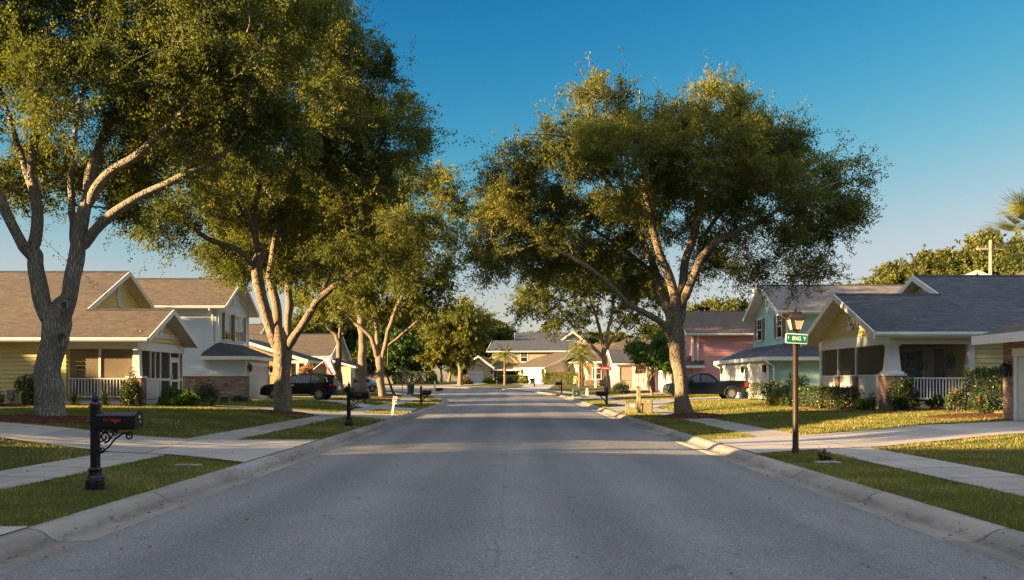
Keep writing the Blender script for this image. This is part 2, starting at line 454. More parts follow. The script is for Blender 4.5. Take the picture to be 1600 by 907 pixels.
M['leaf_gold'] = tint_mat('golden_leaf', [(0.0, (0.06, 0.08, 0.012)), (0.5, (0.14, 0.16, 0.02)), (1.0, (0.27, 0.25, 0.04))], 0.45, 0.35)
M['leaf_dry'] = tint_mat('dry_leaf', [(0.0, (0.06, 0.03, 0.015)), (0.5, (0.14, 0.075, 0.03)), (1.0, (0.26, 0.15, 0.05))], 0.7, 0.1)
M['leaf_pink'] = tint_mat('pinkish_leaf', [(0.0, (0.20, 0.09, 0.06)), (0.5, (0.36, 0.18, 0.11)), (1.0, (0.5, 0.3, 0.18))], 0.6, 0.3)
M['frond'] = tint_mat('palm_frond', [(0.0, (0.07, 0.09, 0.02)), (0.5, (0.16, 0.18, 0.035)), (1.0, (0.34, 0.28, 0.08))], 0.45, 0.3, 0.4)
M['flower_red'] = tint_mat('red_petal', [(0.0, (0.35, 0.01, 0.02)), (1.0, (0.7, 0.04, 0.09))], 0.5, 0.3)
M['bark'] = bark_mat('oak_bark', (0.31, 0.25, 0.18))
M['bark_grey'] = bark_mat('grey_bark', (0.36, 0.315, 0.255))
M['palm_bark'] = bark_mat('palm_bark', (0.26, 0.20, 0.14))
M['mulch'] = mulch_mat()
M['white'] = plain('white_paint', (0.62, 0.61, 0.585), 0.45, var=0.06)
M['white_dirty'] = plain('weathered_white', (0.62, 0.60, 0.56), 0.55, var=0.12, scale=1.5)
M['door_white'] = plain('garage_door_paint', (0.52, 0.52, 0.515), 0.45, var=0.05)
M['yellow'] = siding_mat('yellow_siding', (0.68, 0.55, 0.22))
M['paleyellow'] = siding_mat('pale_yellow_siding', (0.62, 0.52, 0.23))
M['bluegrey'] = siding_mat('blue_grey_siding', (0.51, 0.61, 0.69))
M['pink'] = siding_mat('pink_siding', (0.70, 0.33, 0.30))
M['teal'] = plain('teal_stucco', (0.26, 0.42, 0.40), 0.85, var=0.08, scale=1.2, spec=0.2, bmp=0.4)
M['orange'] = siding_mat('orange_tan_siding', (0.50, 0.30, 0.13))
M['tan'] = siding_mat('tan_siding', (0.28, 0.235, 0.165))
M['cream'] = plain('cream_stucco', (0.60, 0.52, 0.42), 0.85, var=0.07, scale=1.0, spec=0.2, bmp=0.3)
M['goldwall'] = siding_mat('golden_siding', (0.44, 0.355, 0.20))
M['brickwall'] = brick_mat('brown_brick', (0.17, 0.105, 0.075), (0.34, 0.235, 0.175), (0.32, 0.29, 0.25))
M['brickred'] = brick_mat('reddish_brick', (0.22, 0.085, 0.05), (0.40, 0.21, 0.14), (0.34, 0.30, 0.26))
M['brickpink'] = brick_mat('pinkish_brick', (0.34, 0.19, 0.14), (0.48, 0.30, 0.23), (0.4, 0.36, 0.32))
M['stone'] = stone_mat('stacked_stone')
M['sh_tan'] = shingle_mat('tan_shingle', (0.100, 0.080, 0.056))
M['sh_brown'] = shingle_mat('brown_shingle', (0.10, 0.073, 0.058))
M['sh_slate'] = shingle_mat('slate_shingle', (0.060, 0.066, 0.075), (1.0, 1.0, 1.0), 0.48)
M['sh_dark'] = shingle_mat('dark_shingle', (0.055, 0.060, 0.066), (1.0, 1.0, 1.0), 0.3)
M['sh_grey'] = shingle_mat('grey_shingle', (0.15, 0.14, 0.13))
M['screen_sunlit'] = screen_mat('sunlit_insect_screen', (0.20, 0.155, 0.095), 0.62)  # lighter, denser copy: sunlight on the left porch mesh put into the colour
M['glass'] = glass_mat('window_glass')
M['carglass'] = glass_mat('car_glass', (0.010, 0.013, 0.014))
M['screen'] = screen_mat()
M['black'] = plain('black_paint', (0.006, 0.006, 0.007), 0.35, var=0.2, spec=0.3)
M['iron'] = plain('black_iron', (0.006, 0.006, 0.007), 0.45, 0.0, var=0.25, spec=0.35, bmp=0.1)
M['bronze'] = plain('bronze_paint', (0.035, 0.024, 0.016), 0.45, 0.2, var=0.2, spec=0.35)
M['lampglass'] = plain('frosted_lamp_glass', (0.50, 0.40, 0.27), 0.3, var=0.05)
M['green_sign'] = plain('green_sign_face', (0.004, 0.16, 0.09), 0.4, var=0.08)
M['sign_white'] = plain('sign_white', (0.85, 0.83, 0.75), 0.4, var=0.03)
M['red_sign'] = plain('red_sign_face', (0.28, 0.012, 0.02), 0.4, var=0.1)
M['red'] = plain('red_paint', (0.42, 0.015, 0.015), 0.4, var=0.05)
M['alu'] = plain('aluminium', (0.42, 0.43, 0.43), 0.4, 0.8, var=0.1)
M['steel'] = plain('galvanised_steel', (0.32, 0.33, 0.33), 0.5, 0.6, var=0.15)
M['utility'] = plain('utility_green', (0.19, 0.175, 0.085), 0.55, var=0.1)
M['utility_tan'] = plain('utility_tan', (0.42, 0.33, 0.16), 0.55, var=0.08)
M['util_dk'] = plain('utility_dark_green', (0.035, 0.07, 0.045), 0.5, var=0.15)
M['wood'] = plain('weathered_wood', (0.34, 0.25, 0.14), 0.85, var=0.3, scale=5, bmp=0.3)
M['pole'] = plain('pole_wood', (0.40, 0.30, 0.20), 0.9, var=0.2, scale=2, bmp=0.3)
M['orange_tag'] = plain('orange_plastic', (0.72, 0.25, 0.02), 0.5, var=0.06)
M['shutter_dark'] = plain('dark_shutter', (0.045, 0.055, 0.055), 0.5, var=0.1)
M['shutter_brown'] = plain('brown_shutter', (0.15, 0.075, 0.03), 0.5, var=0.12)
M['door_dark'] = plain('dark_door', (0.03, 0.018, 0.014), 0.35, var=0.2)
M['wicker'] = plain('wicker', (0.16, 0.10, 0.055), 0.7, var=0.4, scale=40, bmp=0.5)
M['cushion'] = plain('cream_cushion', (0.62, 0.52, 0.34), 0.9, var=0.1)
M['floorwood'] = plain('porch_floor', (0.30, 0.24, 0.17), 0.7, var=0.15)
M['tyre'] = plain('tyre_rubber', (0.016, 0.016, 0.017), 0.8, var=0.2)
M['rim'] = plain('alloy_rim', (0.50, 0.50, 0.50), 0.3, 0.85, var=0.06)
M['chrome'] = plain('chrome', (0.62, 0.62, 0.62), 0.15, 1.0, var=0.03)
M['plastic'] = plain('dark_plastic', (0.02, 0.02, 0.022), 0.6, var=0.15)
M['car_black'] = plain('black_car_paint', (0.005, 0.006, 0.008), 0.3, 0.0, var=0.1, spec=0.18, coat=0.12)
M['car_navy'] = plain('navy_car_paint', (0.005, 0.010, 0.014), 0.3, 0.0, var=0.1, spec=0.18, coat=0.12)
M['car_blue'] = plain('pale_blue_car_paint', (0.20, 0.34, 0.40), 0.25, 0.3, var=0.05, coat=1.0)
M['taillight'] = plain('tail_light_red', (0.50, 0.015, 0.012), 0.15, var=0.05)
M['headlight'] = plain('head_light_clear', (0.60, 0.60, 0.58), 0.1, 0.3, var=0.05)
M['amber'] = plain('amber_lens', (0.65, 0.22, 0.02), 0.2, var=0.05)
M['flag_red'] = plain('flag_red', (0.42, 0.03, 0.04), 0.8, var=0.06)
M['flag_white'] = plain('flag_white', (0.75, 0.73, 0.70), 0.8, var=0.04)
M['flag_blue'] = plain('flag_blue', (0.03, 0.06, 0.24), 0.8, var=0.08)
M['blue_paint'] = plain('blue_marking', (0.05, 0.25, 0.60), 0.7, var=0.2)
M['ceil'] = plain('porch_ceiling', (0.45, 0.36, 0.22), 0.7, var=0.05)
# ================================================================== GROUND
def catmull(pts, step=0.6):
    p = np.array(pts, dtype=float); out = []
    q = np.vstack([2 * p[0] - p[1], p, 2 * p[-1] - p[-2]])
    for i in range(1, len(q) - 2):
        n = max(2, int(np.linalg.norm(q[i + 1] - q[i]) / step))
        for k in range(n):
            t = k / n
            a, b, c, d = q[i - 1], q[i], q[i + 1], q[i + 2]
            out.append(0.5 * ((2 * b) + (-a + c) * t + (2 * a - 5 * b + 4 * c - d) * t * t + (-a + 3 * b - 3 * c + d) * t ** 3))
    out.append(q[-2]); return np.array(out)

EL = catmull([(-4.0, -30), (-4.0, -10), (-4.0, 10), (-4.0, 30), (-4.03, 48), (-4.15, 60), (-4.6, 70), (-6.0, 83), (-9.5, 97), (-17, 109), (-30, 118), (-48, 123), (-75, 125), (-110, 126)])
ER = catmull([(4.1, -30), (4.1, -10), (4.1, 10), (4.1, 30), (4.2, 48), (4.4, 62), (4.6, 76), (4.2, 88), (2.0, 102), (-3, 115), (-11, 125), (-24, 132), (-45, 136), (-75, 137), (-110, 138)])

def smooth(a, b, x):
    t = np.clip((np.asarray(x, dtype=float) - a) / (b - a), 0, 1); return t * t * (3 - 2 * t)
def zroad(y): return 0.85 * smooth(72, 138, y)
def dist_poly(P2, E):
    """signed distance of points to an edge polyline (positive on the right of its direction)"""
    out = np.full(len(P2), 1e9); sg = np.zeros(len(P2))
    A = E[:-1]; D = E[1:] - E[:-1]; LL = (D ** 2).sum(1)
    for i in range(0, len(P2), 4000):
        q = P2[i:i + 4000]
        w = q[:, None, :] - A[None]
        t = np.clip((w * D[None]).sum(2) / LL[None], 0, 1)
        r = w - t[..., None] * D[None]
        d = np.sqrt((r ** 2).sum(2)); k = d.argmin(1); j = np.arange(len(q))
        out[i:i + 4000] = d[j, k]
        sg[i:i + 4000] = np.sign(D[k, 1] * w[j, k, 0] - D[k, 0] * w[j, k, 1])
    return out * sg
def rise(d, y):
    base = np.interp(d, [0, 0.57, 2.4, 3.6], [0, 0.11, 0.14, 0.17])
    up = np.interp(d, [3.6, 5.0, 6.5, 9.5, 20, 40, 80], [0, 0.08, 0.19, 0.28, 0.40, 0.6, 0.9])
    amp = np.interp(y, [0, 38, 62, 85, 120, 160], [1, 1, 0.55, 0.6, 0.35, 0.8])
    return base + up * amp
def height(x, y):
    p = np.stack([np.atleast_1d(x).astype(float), np.atleast_1d(y).astype(float)], 1)
    dl = -dist_poly(p, EL); dr = dist_poly(p, ER)
    d = np.where((dl < 0) & (dr < 0), -1.0, np.maximum(dl, dr))
    d = np.where((dl > 0) & (dr > 0), np.minimum(dl, dr), d)
    return zroad(p[:, 1]) + np.where(d > 0, rise(np.maximum(d, 0), p[:, 1]), 0.0), d
def gz(x, y): return float(height(x, y)[0][0])

def normals2(E):
    T = np.gradient(E, axis=0); T /= np.linalg.norm(T, axis=1)[:, None]
    return np.stack([T[:, 1], -T[:, 0]], 1)      # to the right of the direction
def sweep(name, E, side, ds, zfun, mat, **kw):
    """sheet beside a road edge; side=+1 right of the edge, -1 left; zfun(d, x, y)"""
    n = normals2(E) * side; s = np.concatenate([[0], np.cumsum(np.linalg.norm(np.diff(E, axis=0), axis=1))])
    V = []; UV = []
    for d in ds:
        q = E + n * d; V.append(np.stack([q[:, 0], q[:, 1], zfun(d, q[:, 0], q[:, 1])], 1)); UV.append(np.stack([s, np.full(len(s), d)], 1))
    m = len(E); k = len(ds); V = np.concatenate(V); UV = np.concatenate(UV)
    a = (np.arange(k - 1)[:, None] * m + np.arange(m - 1)[None]).ravel()
    F = np.stack([a, a + m, a + m + 1, a + 1], 1)
    if side > 0: F = F[:, ::-1]
    if side > 0: F = F[:, ::-1]
    o = np_mesh(name, V, F, mat, uv=UV, smooth=True, kind='structure', **kw)
    return o
def fix_up(o):
    """make the sheet face up"""
    me = o.data; me.update()
    if sum(p.normal.z for p in me.polygons) < 0: me.flip_normals()
    return o

# the street itself, slightly crowned
n_e = 400
def resample(E, n):
    s = np.concatenate([[0], np.cumsum(np.linalg.norm(np.diff(E, axis=0), axis=1))]); t = np.linspace(0, s[-1], n)
    return np.stack([np.interp(t, s, E[:, 0]), np.interp(t, s, E[:, 1])], 1)
def match(EA, EB, n):
    """pair points of the two edges at the same share of their length, piecewise so that straight parts stay square"""
    ya = resample(EA, n); out = []
    for i in range(n):
        out.append(i / (n - 1))
    return ya, resample(EB, n)
A_, B_ = match(EL, ER, n_e)
W_ = np.linspace(0, 1, 13)
V = []; 
for w in W_:
    q = A_ * (1 - w) + B_ * w
    V.append(np.stack([q[:, 0], q[:, 1], zroad(q[:, 1]) + 0.05 * (1 - (2 * w - 1) ** 2)], 1))
V = np.concatenate(V); a = (np.arange(12)[:, None] * n_e + np.arange(n_e - 1)[None]).ravel()
fix_up(np_mesh('road', V, np.stack([a, a + n_e, a + n_e + 1, a + 1], 1), M['asphalt'], smooth=True, kind='structure', label='grey asphalt street running straight ahead then bending left'))

for E, side in ((EL, -1), (ER, 1)):
    prof = [(-0.03, -0.05), (-0.02, 0.004), (0.24, -0.008), (0.27, -0.004), (0.33, 0.028), (0.41, 0.085), (0.47, 0.112), (0.57, 0.122), (0.60, 0.118), (0.61, -0.1)]
    n = normals2(E) * side; s = np.concatenate([[0], np.cumsum(np.linalg.norm(np.diff(E, axis=0), axis=1))])
    V = np.concatenate([np.stack([*(E + n * d).T, zroad(E[:, 1]) + z], 1) for d, z in prof]); UV = np.concatenate([np.stack([s, np.full(len(s), d)], 1) for d, z in prof])
    m = len(E); a = (np.arange(len(prof) - 1)[:, None] * m + np.arange(m - 1)[None]).ravel()
    fix_up(np_mesh('kerb', V, np.stack([a, a + m, a + m + 1, a + 1], 1), M['kerb'], uv=UV, kind='structure',
        label='rolled concrete kerb along the %s of the street' % ('left' if side < 0 else 'right')))
    dd = [0.59, 0.8, 1.2, 1.6, 2.0, 2.4, 2.9, 3.6, 4.2, 5, 5.75, 6.5, 7.5, 9.5, 12, 15, 20]
    def zl(d, x, y): return zroad(y) + rise(np.full(len(x), d), y) - 0.004
    def zl_edge(d, x, y, zl=zl): return zl(d, x, y) - (0.12 if d >= 20 else 0)
    fix_up(sweep('lawn', E, side, dd, zl_edge, M['lawn'], label='mown lawn and verge on the %s of the street' % ('left' if side < 0 else 'right')))
    w0, w1 = (2.38, 3.58) if side < 0 else (1.95, 3.15)
    def zw(d, x, y): return zroad(y) + rise(np.full(len(x), d), y) + 0.012
    fix_up(sweep('sidewalk', E, side, np.linspace(w0, w1, 5), zw, M['walk'], label='concrete sidewalk on the %s of the street' % ('left' if side < 0 else 'right')))

# the land out to the horizon
xs = np.concatenate([np.linspace(-700, -95, 16), np.linspace(-90, 90, 121), np.linspace(95, 700, 16)])
ys = np.concatenate([np.linspace(-60, 175, 158), np.linspace(180, 900, 20)])
X, Y = np.meshgrid(xs, ys)
H, D_ = height(X.ravel(), Y.ravel())
H = H - np.where(D_ < 21, 0.30, 0.05)
V = np.stack([X.ravel(), Y.ravel(), H], 1)
nx = len(xs); a = (np.arange(len(ys) - 1)[:, None] * nx + np.arange(nx - 1)[None]).ravel()
fix_up(np_mesh('terrain', V, np.stack([a, a + 1, a + nx + 1, a + nx], 1), M['terrain'], smooth=True, kind='structure', label='grassy ground spreading behind the houses'))

# driveways and front walks: lofts between two measured edges, laid 14 mm above the lawn
DRIVES = []
def drive(near, far, label, n=44, mat='drive', name='driveway'):
    a = resample(catmull(near, 0.3), n); b = resample(catmull(far, 0.3), n)
    DRIVES.append(np.concatenate([a, b[::-1]]))
    ws = np.linspace(0, 1, 9); V = []; UV = []
    s = np.concatenate([[0], np.cumsum(np.linalg.norm(np.diff((a + b) / 2, axis=0), axis=1))])
    for w in ws:
        q = a * (1 - w) + b * w
        V.append(np.stack([q[:, 0], q[:, 1], height(q[:, 0], q[:, 1])[0] + 0.022], 1)); UV.append(np.stack([s + 0.9, np.full(n, w * 4)], 1))
    k = (np.arange(8)[:, None] * n + np.arange(n - 1)[None]).ravel()
    V = np.concatenate(V)
    return fix_up(np_mesh(name, V, np.stack([k, k + n, k + n + 1, k + 1], 1), M[mat], uv=np.concatenate(UV), smooth=True, kind='structure', label=label))
drive([(-4.57, 4.2), (-6.2, 4.4), (-8, 4.5), (-14, 4.5), (-21, 4.5)], [(-4.57, 9.1), (-6.2, 8.9), (-8, 8.8), (-14, 8.8), (-21, 8.8)], 'pale concrete driveway at the near left edge')
drive([(-4.57, 16.4), (-6.2, 17.7), (-7.6, 18.1), (-10.6, 19.6), (-14, 21.2), (-22, 23)], [(-4.57, 22.8), (-6.2, 22.3), (-7.6, 22.2), (-9.7, 22.6), (-13.5, 24.9), (-22, 28)], 'wide pale driveway passing behind the near mailbox')
drive([(-4.57, 34.6), (-6.2, 36.6), (-7.6, 37.6), (-10.5, 40.2), (-13.6, 42.6), (-15.6, 44.2)], [(-4.57, 40.5), (-6.2, 40.8), (-7.6, 41.1), (-10.5, 42.5), (-13.6, 44.1), (-15.6, 45.7)], 'narrow concrete walk to the yellow screened porch')
drive([(-4.6, 43.3), (-6.2, 46), (-7.6, 49), (-10, 55), (-12.5, 60.2), (-17.2, 61.9)], [(-4.7, 49), (-6.2, 51), (-7.6, 53.5), (-9.6, 59), (-12, 65), (-17.2, 67.5)], 'driveway under the black family car')
drive([(4.68, 18.4), (6.05, 19.2), (7.2, 19.5), (9.4, 20.3), (13.6, 21.3)], [(4.68, 22.7), (6.05, 23.4), (7.2, 23.9), (9.4, 24.5), (13.6, 25.6)], 'sunlit driveway leading to the brick garage')
drive([(4.78, 44.6), (6.1, 47), (7.3, 49.5), (9, 55.5), (10.6, 60.4), (16, 62.5)], [(4.83, 51.4), (6.1, 53.4), (7.3, 56), (8.4, 61), (10, 67), (16, 71.5)], 'driveway under the dark pickup truck')
drive([(-4.9, 66), (-7.0, 69.5), (-9, 72), (-17, 76)], [(-5.4, 71), (-7.2, 74), (-9, 76.5), (-17, 80)], 'far driveway beside the leaning white sign')
drive([(5.2, 74), (7.5, 77), (10, 80), (14, 86)], [(5.2, 79), (7.4, 81.5), (9, 84.5), (14, 91)], 'driveway in front of the pink house')
drive([(2.8, 101), (4, 108), (5, 118), (5.5, 128), (3, 139)], [(-0.8, 112), (1, 117), (1.5, 125), (0.5, 132), (-0.2, 137)], 'driveway of the cream garage house in the bend')
drive([(-8, 123.4), (-6.0, 127), (-4, 134), (-3.6, 145)], [(-12.5, 127.2), (-9, 131), (-7, 137), (-6.0, 145)], 'driveway of the golden house in the bend')

# mulch: low mounded rings and beds with a ragged outline
MULCH = []
def mulch(cx, cy, rx, ry, label, h=0.10, rot=0.0):
    rs = np.random.RandomState(int(abs(cx * 131 + cy * 17)) % 9999)
    n = 72; k = 9; MULCH.append((cx, cy, rx * 0.97, ry * 0.97, rot))
    ph = rs.uniform(0, 6.28, 6); V = []; 
    for j in range(k):
        f = j / (k - 1)
        for i in range(n):
            a = 2 * PI * i / n
            wob = 1 + 0.05 * math.sin(3 * a + ph[0]) + 0.035 * math.sin(7 * a + ph[1]) + 0.025 * math.sin(17 * a + ph[2])
            x0 = rx * f * wob * math.cos(a); y0 = ry * f * wob * math.sin(a)
            V.append((cx + x0 * math.cos(rot) - y0 * math.sin(rot), cy + x0 * math.sin(rot) + y0 * math.cos(rot), f))
    V = np.array(V); z = height(V[:, 0], V[:, 1])[0]
    f = V[:, 2].copy(); V[:, 2] = z + 0.022 + h * (1 - f ** 2.2) + rs.uniform(-0.018, 0.018, len(f)) * (f < 0.99) - 0.03 * (f > 0.99)
    F = []
    for j in range(k - 1):
        for i in range(n):
            F.append((j * n + i, (j + 1) * n + i, (j + 1) * n + (i + 1) % n, j * n + (i + 1) % n))
    return fix_up(np_mesh('mulch_bed', V, np.array(F), M['mulch'], kind='structure', label=label))
# ================================================================== PLANTS
def unit(a): return a / np.maximum(np.linalg.norm(a, axis=-1, keepdims=True), 1e-9)

def leaf_quads(pos, axis, length, width, rs, flat=None):
    """rhombic leaves; pos,axis (N,3); returns verts, faces"""
    n = len(pos); axis = unit(axis)
    r = rs.normal(size=(n, 3))
    if flat is not None: r = r * 0.6 + flat
    side = unit(np.cross(axis, r)); 
    nor = np.cross(side, axis)
    l = length * rs.uniform(0.7, 1.25, (n, 1)); w = width * rs.uniform(0.75, 1.2, (n, 1))
    V = np.stack([pos, pos + axis * l * 0.5 + side * w * 0.5 + nor * w * 0.12, pos + axis * l, pos + axis * l * 0.5 - side * w * 0.5 + nor * w * 0.12], 1)
    return V.reshape(-1, 3), np.arange(n * 4).reshape(n, 4)

def tubes_np(segs, n=6):
    """segs: list of (path (k,3), radii (k,)) -> verts, quads, for limbs and twigs"""
    VV = []; FF = []; base = 0
    ang = np.arange(n) * 2 * PI / n
    for path, rad in segs:
        path = np.asarray(path); k = len(path)
        t = unit(np.gradient(path, axis=0))
        ref = np.array([1.0, 0, 0]) if abs(t[0][2]) > 0.7 else np.array([0, 0, 1.0])
        u = unit(np.cross(t, ref)); w = np.cross(t, u)
        ring = path[:, None] + (u[:, None] * np.cos(ang)[None, :, None] + w[:, None] * np.sin(ang)[None, :, None]) * np.asarray(rad)[:, None, None]
        VV.append(ring.reshape(-1, 3))
        i = np.arange(k - 1)[:, None] * n; j = np.arange(n)[None]; j2 = (j + 1) % n
        FF.append(np.stack([i + j, i + j2, i + n + j2, i + n + j], -1).reshape(-1, 4) + base)
        base += k * n
    return np.concatenate(VV), np.concatenate(FF)

def limb_path(pts, radii, step=0.18, wob=0.0, rs=None):
    p = catmull3(pts, step); s = np.linspace(0, 1, len(p))
    key = np.concatenate([[0], np.cumsum(np.linalg.norm(np.diff(np.array(pts, float), axis=0), axis=1))]); key /= key[-1]
    r = np.interp(s, key, radii)
    if wob and rs is not None:
        q = rs.normal(size=(len(p), 3)); 
        for _ in range(4): q[1:-1] = (q[:-2] + q[1:-1] * 2 + q[2:]) / 4
        q[0] = 0; p = p + q * wob * r[:, None]
    return p, r
def catmull3(pts, step):
    p = np.array(pts, dtype=float); q = np.vstack([2 * p[0] - p[1], p, 2 * p[-1] - p[-2]]); out = []
    for i in range(1, len(q) - 2):
        n = max(2, int(np.linalg.norm(q[i + 1] - q[i]) / step))
        for k in range(n):
            t = k / n; a, b, c, d = q[i - 1], q[i], q[i + 1], q[i + 2]
            out.append(0.5 * ((2 * b) + (-a + c) * t + (2 * a - 5 * b + 4 * c - d) * t * t + (-a + 3 * b - 3 * c + d) * t ** 3))
    out.append(q[-2]); return np.array(out)

def grow_tree(name, base, limbs, lobes, label, cat='tree', group=None, seed=1, n_clump=90, clump_r=1.25, twigs=34, leaves=44, leaf=(0.13, 0.062),
              mat='leaf', bark='bark', flare=0.45, center=None, sides=14, droop=0.0, tint_shift=0.0, shell=0.4, twig_geo=0.5, min_gap=0.6, kids_only=False):
    """base: world point. limbs: list of ([world pts], [radii]). lobes: list of (center world, (rx,ry,rz), weight)."""
    rs = np.random.RandomState(seed)
    base = np.array(base, float)
    segs = []; nodes = []; nrad = []
    for i, (pts, rad) in enumerate(limbs):
        p, r = limb_path([np.array(q, float) for q in pts], rad, 0.2, 0.35, rs)
        if i == 0:      # the stem ends inside the fork
            tip = p[-1] + unit(p[-1] - p[-3]) * np.array([[0.10], [0.22], [0.30]]) * max(r[-1] * 2.2, 0.2) / 0.3
            p = np.concatenate([p, tip]); r = np.concatenate([r, r[-1] * np.array([0.86, 0.55, 0.08])])
        else:           # each limb swells out of the one below
            k = max(3, min(len(r) // 2, int(1.1 * r[0] / 0.2) + 2)); r[:k] *= np.linspace(0.42, 1.0, k)
            if r[-1] > 0.06:
                tip = p[-1] + unit(p[-1] - p[-3]) * np.array([[0.08], [0.18], [0.26]]) * r[-1] * 5
                p = np.concatenate([p, tip]); r = np.concatenate([r, r[-1] * np.array([0.86, 0.55, 0.08])])
        if i == 0 and flare:
            h = p[:, 2] - p[0, 2]; r = r * (1 + flare * np.exp(-np.maximum(h, 0) / 0.35)); p[0, 2] -= 0.15
        # knots and swellings
        sw = rs.normal(size=len(r))
        for _ in range(3): sw[1:-1] = (sw[:-2] + sw[1:-1] * 2 + sw[2:]) / 4
        r = r * (1 + 0.10 * sw)
        segs.append((p, r)); nodes.append(p[2:] if len(p) > 4 else p); nrad.append(r[2:] if len(p) > 4 else r)
    nodes = np.concatenate(nodes); nrad = np.concatenate(nrad)
    lc = np.array([l[0] for l in lobes], float); lr = np.array([l[1] for l in lobes], float); lw = np.array([l[2] if len(l) > 2 else l[1][0] * l[1][2] for l in lobes], float)
    ctr = np.average(lc, axis=0, weights=lw) if center is None else np.array(center, float)
    # clump centres inside the lobes, pushed towards their shells, kept apart
    C = []; tries = 0
    while len(C) < n_clump and tries < n_clump * 60:
        tries += 1
        k = rs.choice(len(lobes), p=lw / lw.sum())
        d = unit(rs.normal(size=3)); q = rs.uniform(shell, 1.0) ** 0.7
        c = lc[k] + d * lr[k] * q
        if C and np.min(np.linalg.norm(np.array(C) - c, axis=1)) < clump_r * min_gap: continue
        C.append(c)
    C = np.array(C)
    # boughs out to each clump, nearest first
    fine = []
    order = np.argsort([np.min(np.linalg.norm(nodes - c, axis=1)) for c in C])
    for k in order:
        c = C[k]; dv = nodes - c; dist = np.linalg.norm(dv, axis=1) + 0.6 * np.maximum(nodes[:, 2] - c[2], 0)
        j = int(np.argmin(dist)); a = nodes[j]; Lb = np.linalg.norm(c - a)
        if Lb < 0.25: continue
        mid = (a + c) / 2 + rs.normal(size=3) * Lb * 0.10 + np.array([0, 0, -0.06 * Lb])
        p = catmull3([a, mid, c], 0.3)
        r0 = min(nrad[j] * 0.65, 0.018 + 0.016 * Lb); r = np.linspace(max(r0, 0.014), 0.012, len(p))
        fine.append((p, r)); nodes = np.concatenate([nodes, p[1:]]); nrad = np.concatenate([nrad, r[1:]])
    # twigs radiating from the clumps, leaves along them
    nC = len(C); out = unit(C - ctr)
    cr = clump_r * rs.uniform(0.75, 1.3, nC)
    ci = np.repeat(np.arange(nC), twigs); nT = len(ci)
    td = unit(rs.normal(size=(nT, 3)) * np.array([1, 1, 0.75]) + out[ci] * 0.55 + np.array([0, 0, 0.12 - droop]))
    tl = cr[ci] * rs.uniform(0.45, 1.2, nT) * np.where(rs.uniform(size=nT) < 0.10, rs.uniform(1.3, 1.9, nT), 1.0)
    t0 = C[ci] + rs.normal(size=(nT, 3)) * 0.12 * cr[ci][:, None]
    bend = rs.normal(size=(nT, 3)) * 0.22 + np.array([0, 0, -0.10 - droop * 0.8])
    lt = rs.uniform(0.18, 1.0, (nT, leaves)) ** 0.8
    pos = t0[:, None] + td[:, None] * (tl[:, None] * lt)[..., None] + bend[:, None] * (tl[:, None] * lt ** 2)[..., None]
    spread = 0.05 + 0.09 * (1 - lt) 
    pos = pos + rs.normal(size=pos.shape) * spread[..., None]
    ax = td[:, None] + rs.normal(size=pos.shape) * 0.75
    ctint = rs.normal(0.0, 0.16, nC); ttint = rs.normal(0.0, 0.08, nT)
    tint = np.clip(0.42 + tint_shift + ctint[ci][:, None] + ttint[:, None] + rs.normal(0, 0.13, lt.shape) + 0.10 * (lt - 0.5), 0, 1)
    lv, lf = leaf_quads(pos.reshape(-1, 3), ax.reshape(-1, 3), leaf[0], leaf[1], rs)
    tw = []
    m = int(nT * twig_geo)
    for i in rs.choice(nT, m, replace=False) if m else []:
        s = np.linspace(0, 0.95, 4)[:, None]
        tw.append((t0[i] + td[i] * tl[i] * s + bend[i] * tl[i] * s ** 2, np.array([0.011, 0.009, 0.006, 0.003])))
    root = empty(name, tuple(base), 0, label, cat, group)
    V1, F1 = tubes_np(segs, sides)
    V2, F2 = tubes_np(fine, 6) if fine else (np.zeros((0, 3)), np.zeros((0, 4), int))
    V3, F3 = tubes_np(tw, 3) if tw else (np.zeros((0, 3)), np.zeros((0, 4), int))
    V = np.concatenate([V1, V2, V3]) - base; F = np.concatenate([F1, F2 + len(V1), F3 + len(V1) + len(V2)])
    np_mesh('trunk', V, F, M[bark], root, smooth=True)
    np_mesh('crown', lv - base, lf, M[mat], root, tint=tint.ravel())
    return root

def simple_tree(name, h, spread, seed, mat='leaf_far', leaf=(0.34, 0.2), n_clump=42, twigs=22, leaves=16, trunk_h=None, trunk_r=0.28, label='', group=None, loc=(0, 0, 0), bark='bark', low=0.30, cat='tree', **kw):
    """a generic broad-leaved tree grown round a few random limbs"""
    rs = np.random.RandomState(seed); b = np.array(loc, float)
    th = trunk_h or h * 0.30
    top = b + [rs.normal() * 0.3, rs.normal() * 0.3, th]
    limbs = [([b, b + (top - b) * 0.5 + rs.normal(size=3) * 0.1, top], [trunk_r, trunk_r * 0.8, trunk_r * 0.72])]
    for i in range(4):
        a = 2 * PI * (i / 4) + rs.uniform(-0.4, 0.4); rr = spread * rs.uniform(0.3, 0.62)
        e = b + [math.cos(a) * rr, math.sin(a) * rr, h * rs.uniform(0.58, 0.86)]
        limbs.append(([top, (top + e) / 2 + [0, 0, -0.05 * h], e], [trunk_r * 0.6, trunk_r * 0.38, trunk_r * 0.15]))
    lobes = []
    for i in range(7):
        a = rs.uniform(0, 2 * PI); rr = spread * rs.uniform(0.15, 0.6)
        z = h * rs.uniform(low + 0.2, 0.86)
        lobes.append((b + [math.cos(a) * rr, math.sin(a) * rr, z], (spread * rs.uniform(0.32, 0.5), spread * rs.uniform(0.32, 0.5), h * rs.uniform(0.12, 0.2))))
    lobes.append((b + [0, 0, h * 0.72], (spread * 0.45, spread * 0.45, h * 0.24)))
    return grow_tree(name, b, limbs, lobes, label, cat, group, seed + 100, n_clump, spread * 0.2, twigs, leaves, leaf, mat, bark, sides=8, twig_geo=0.0, **kw)

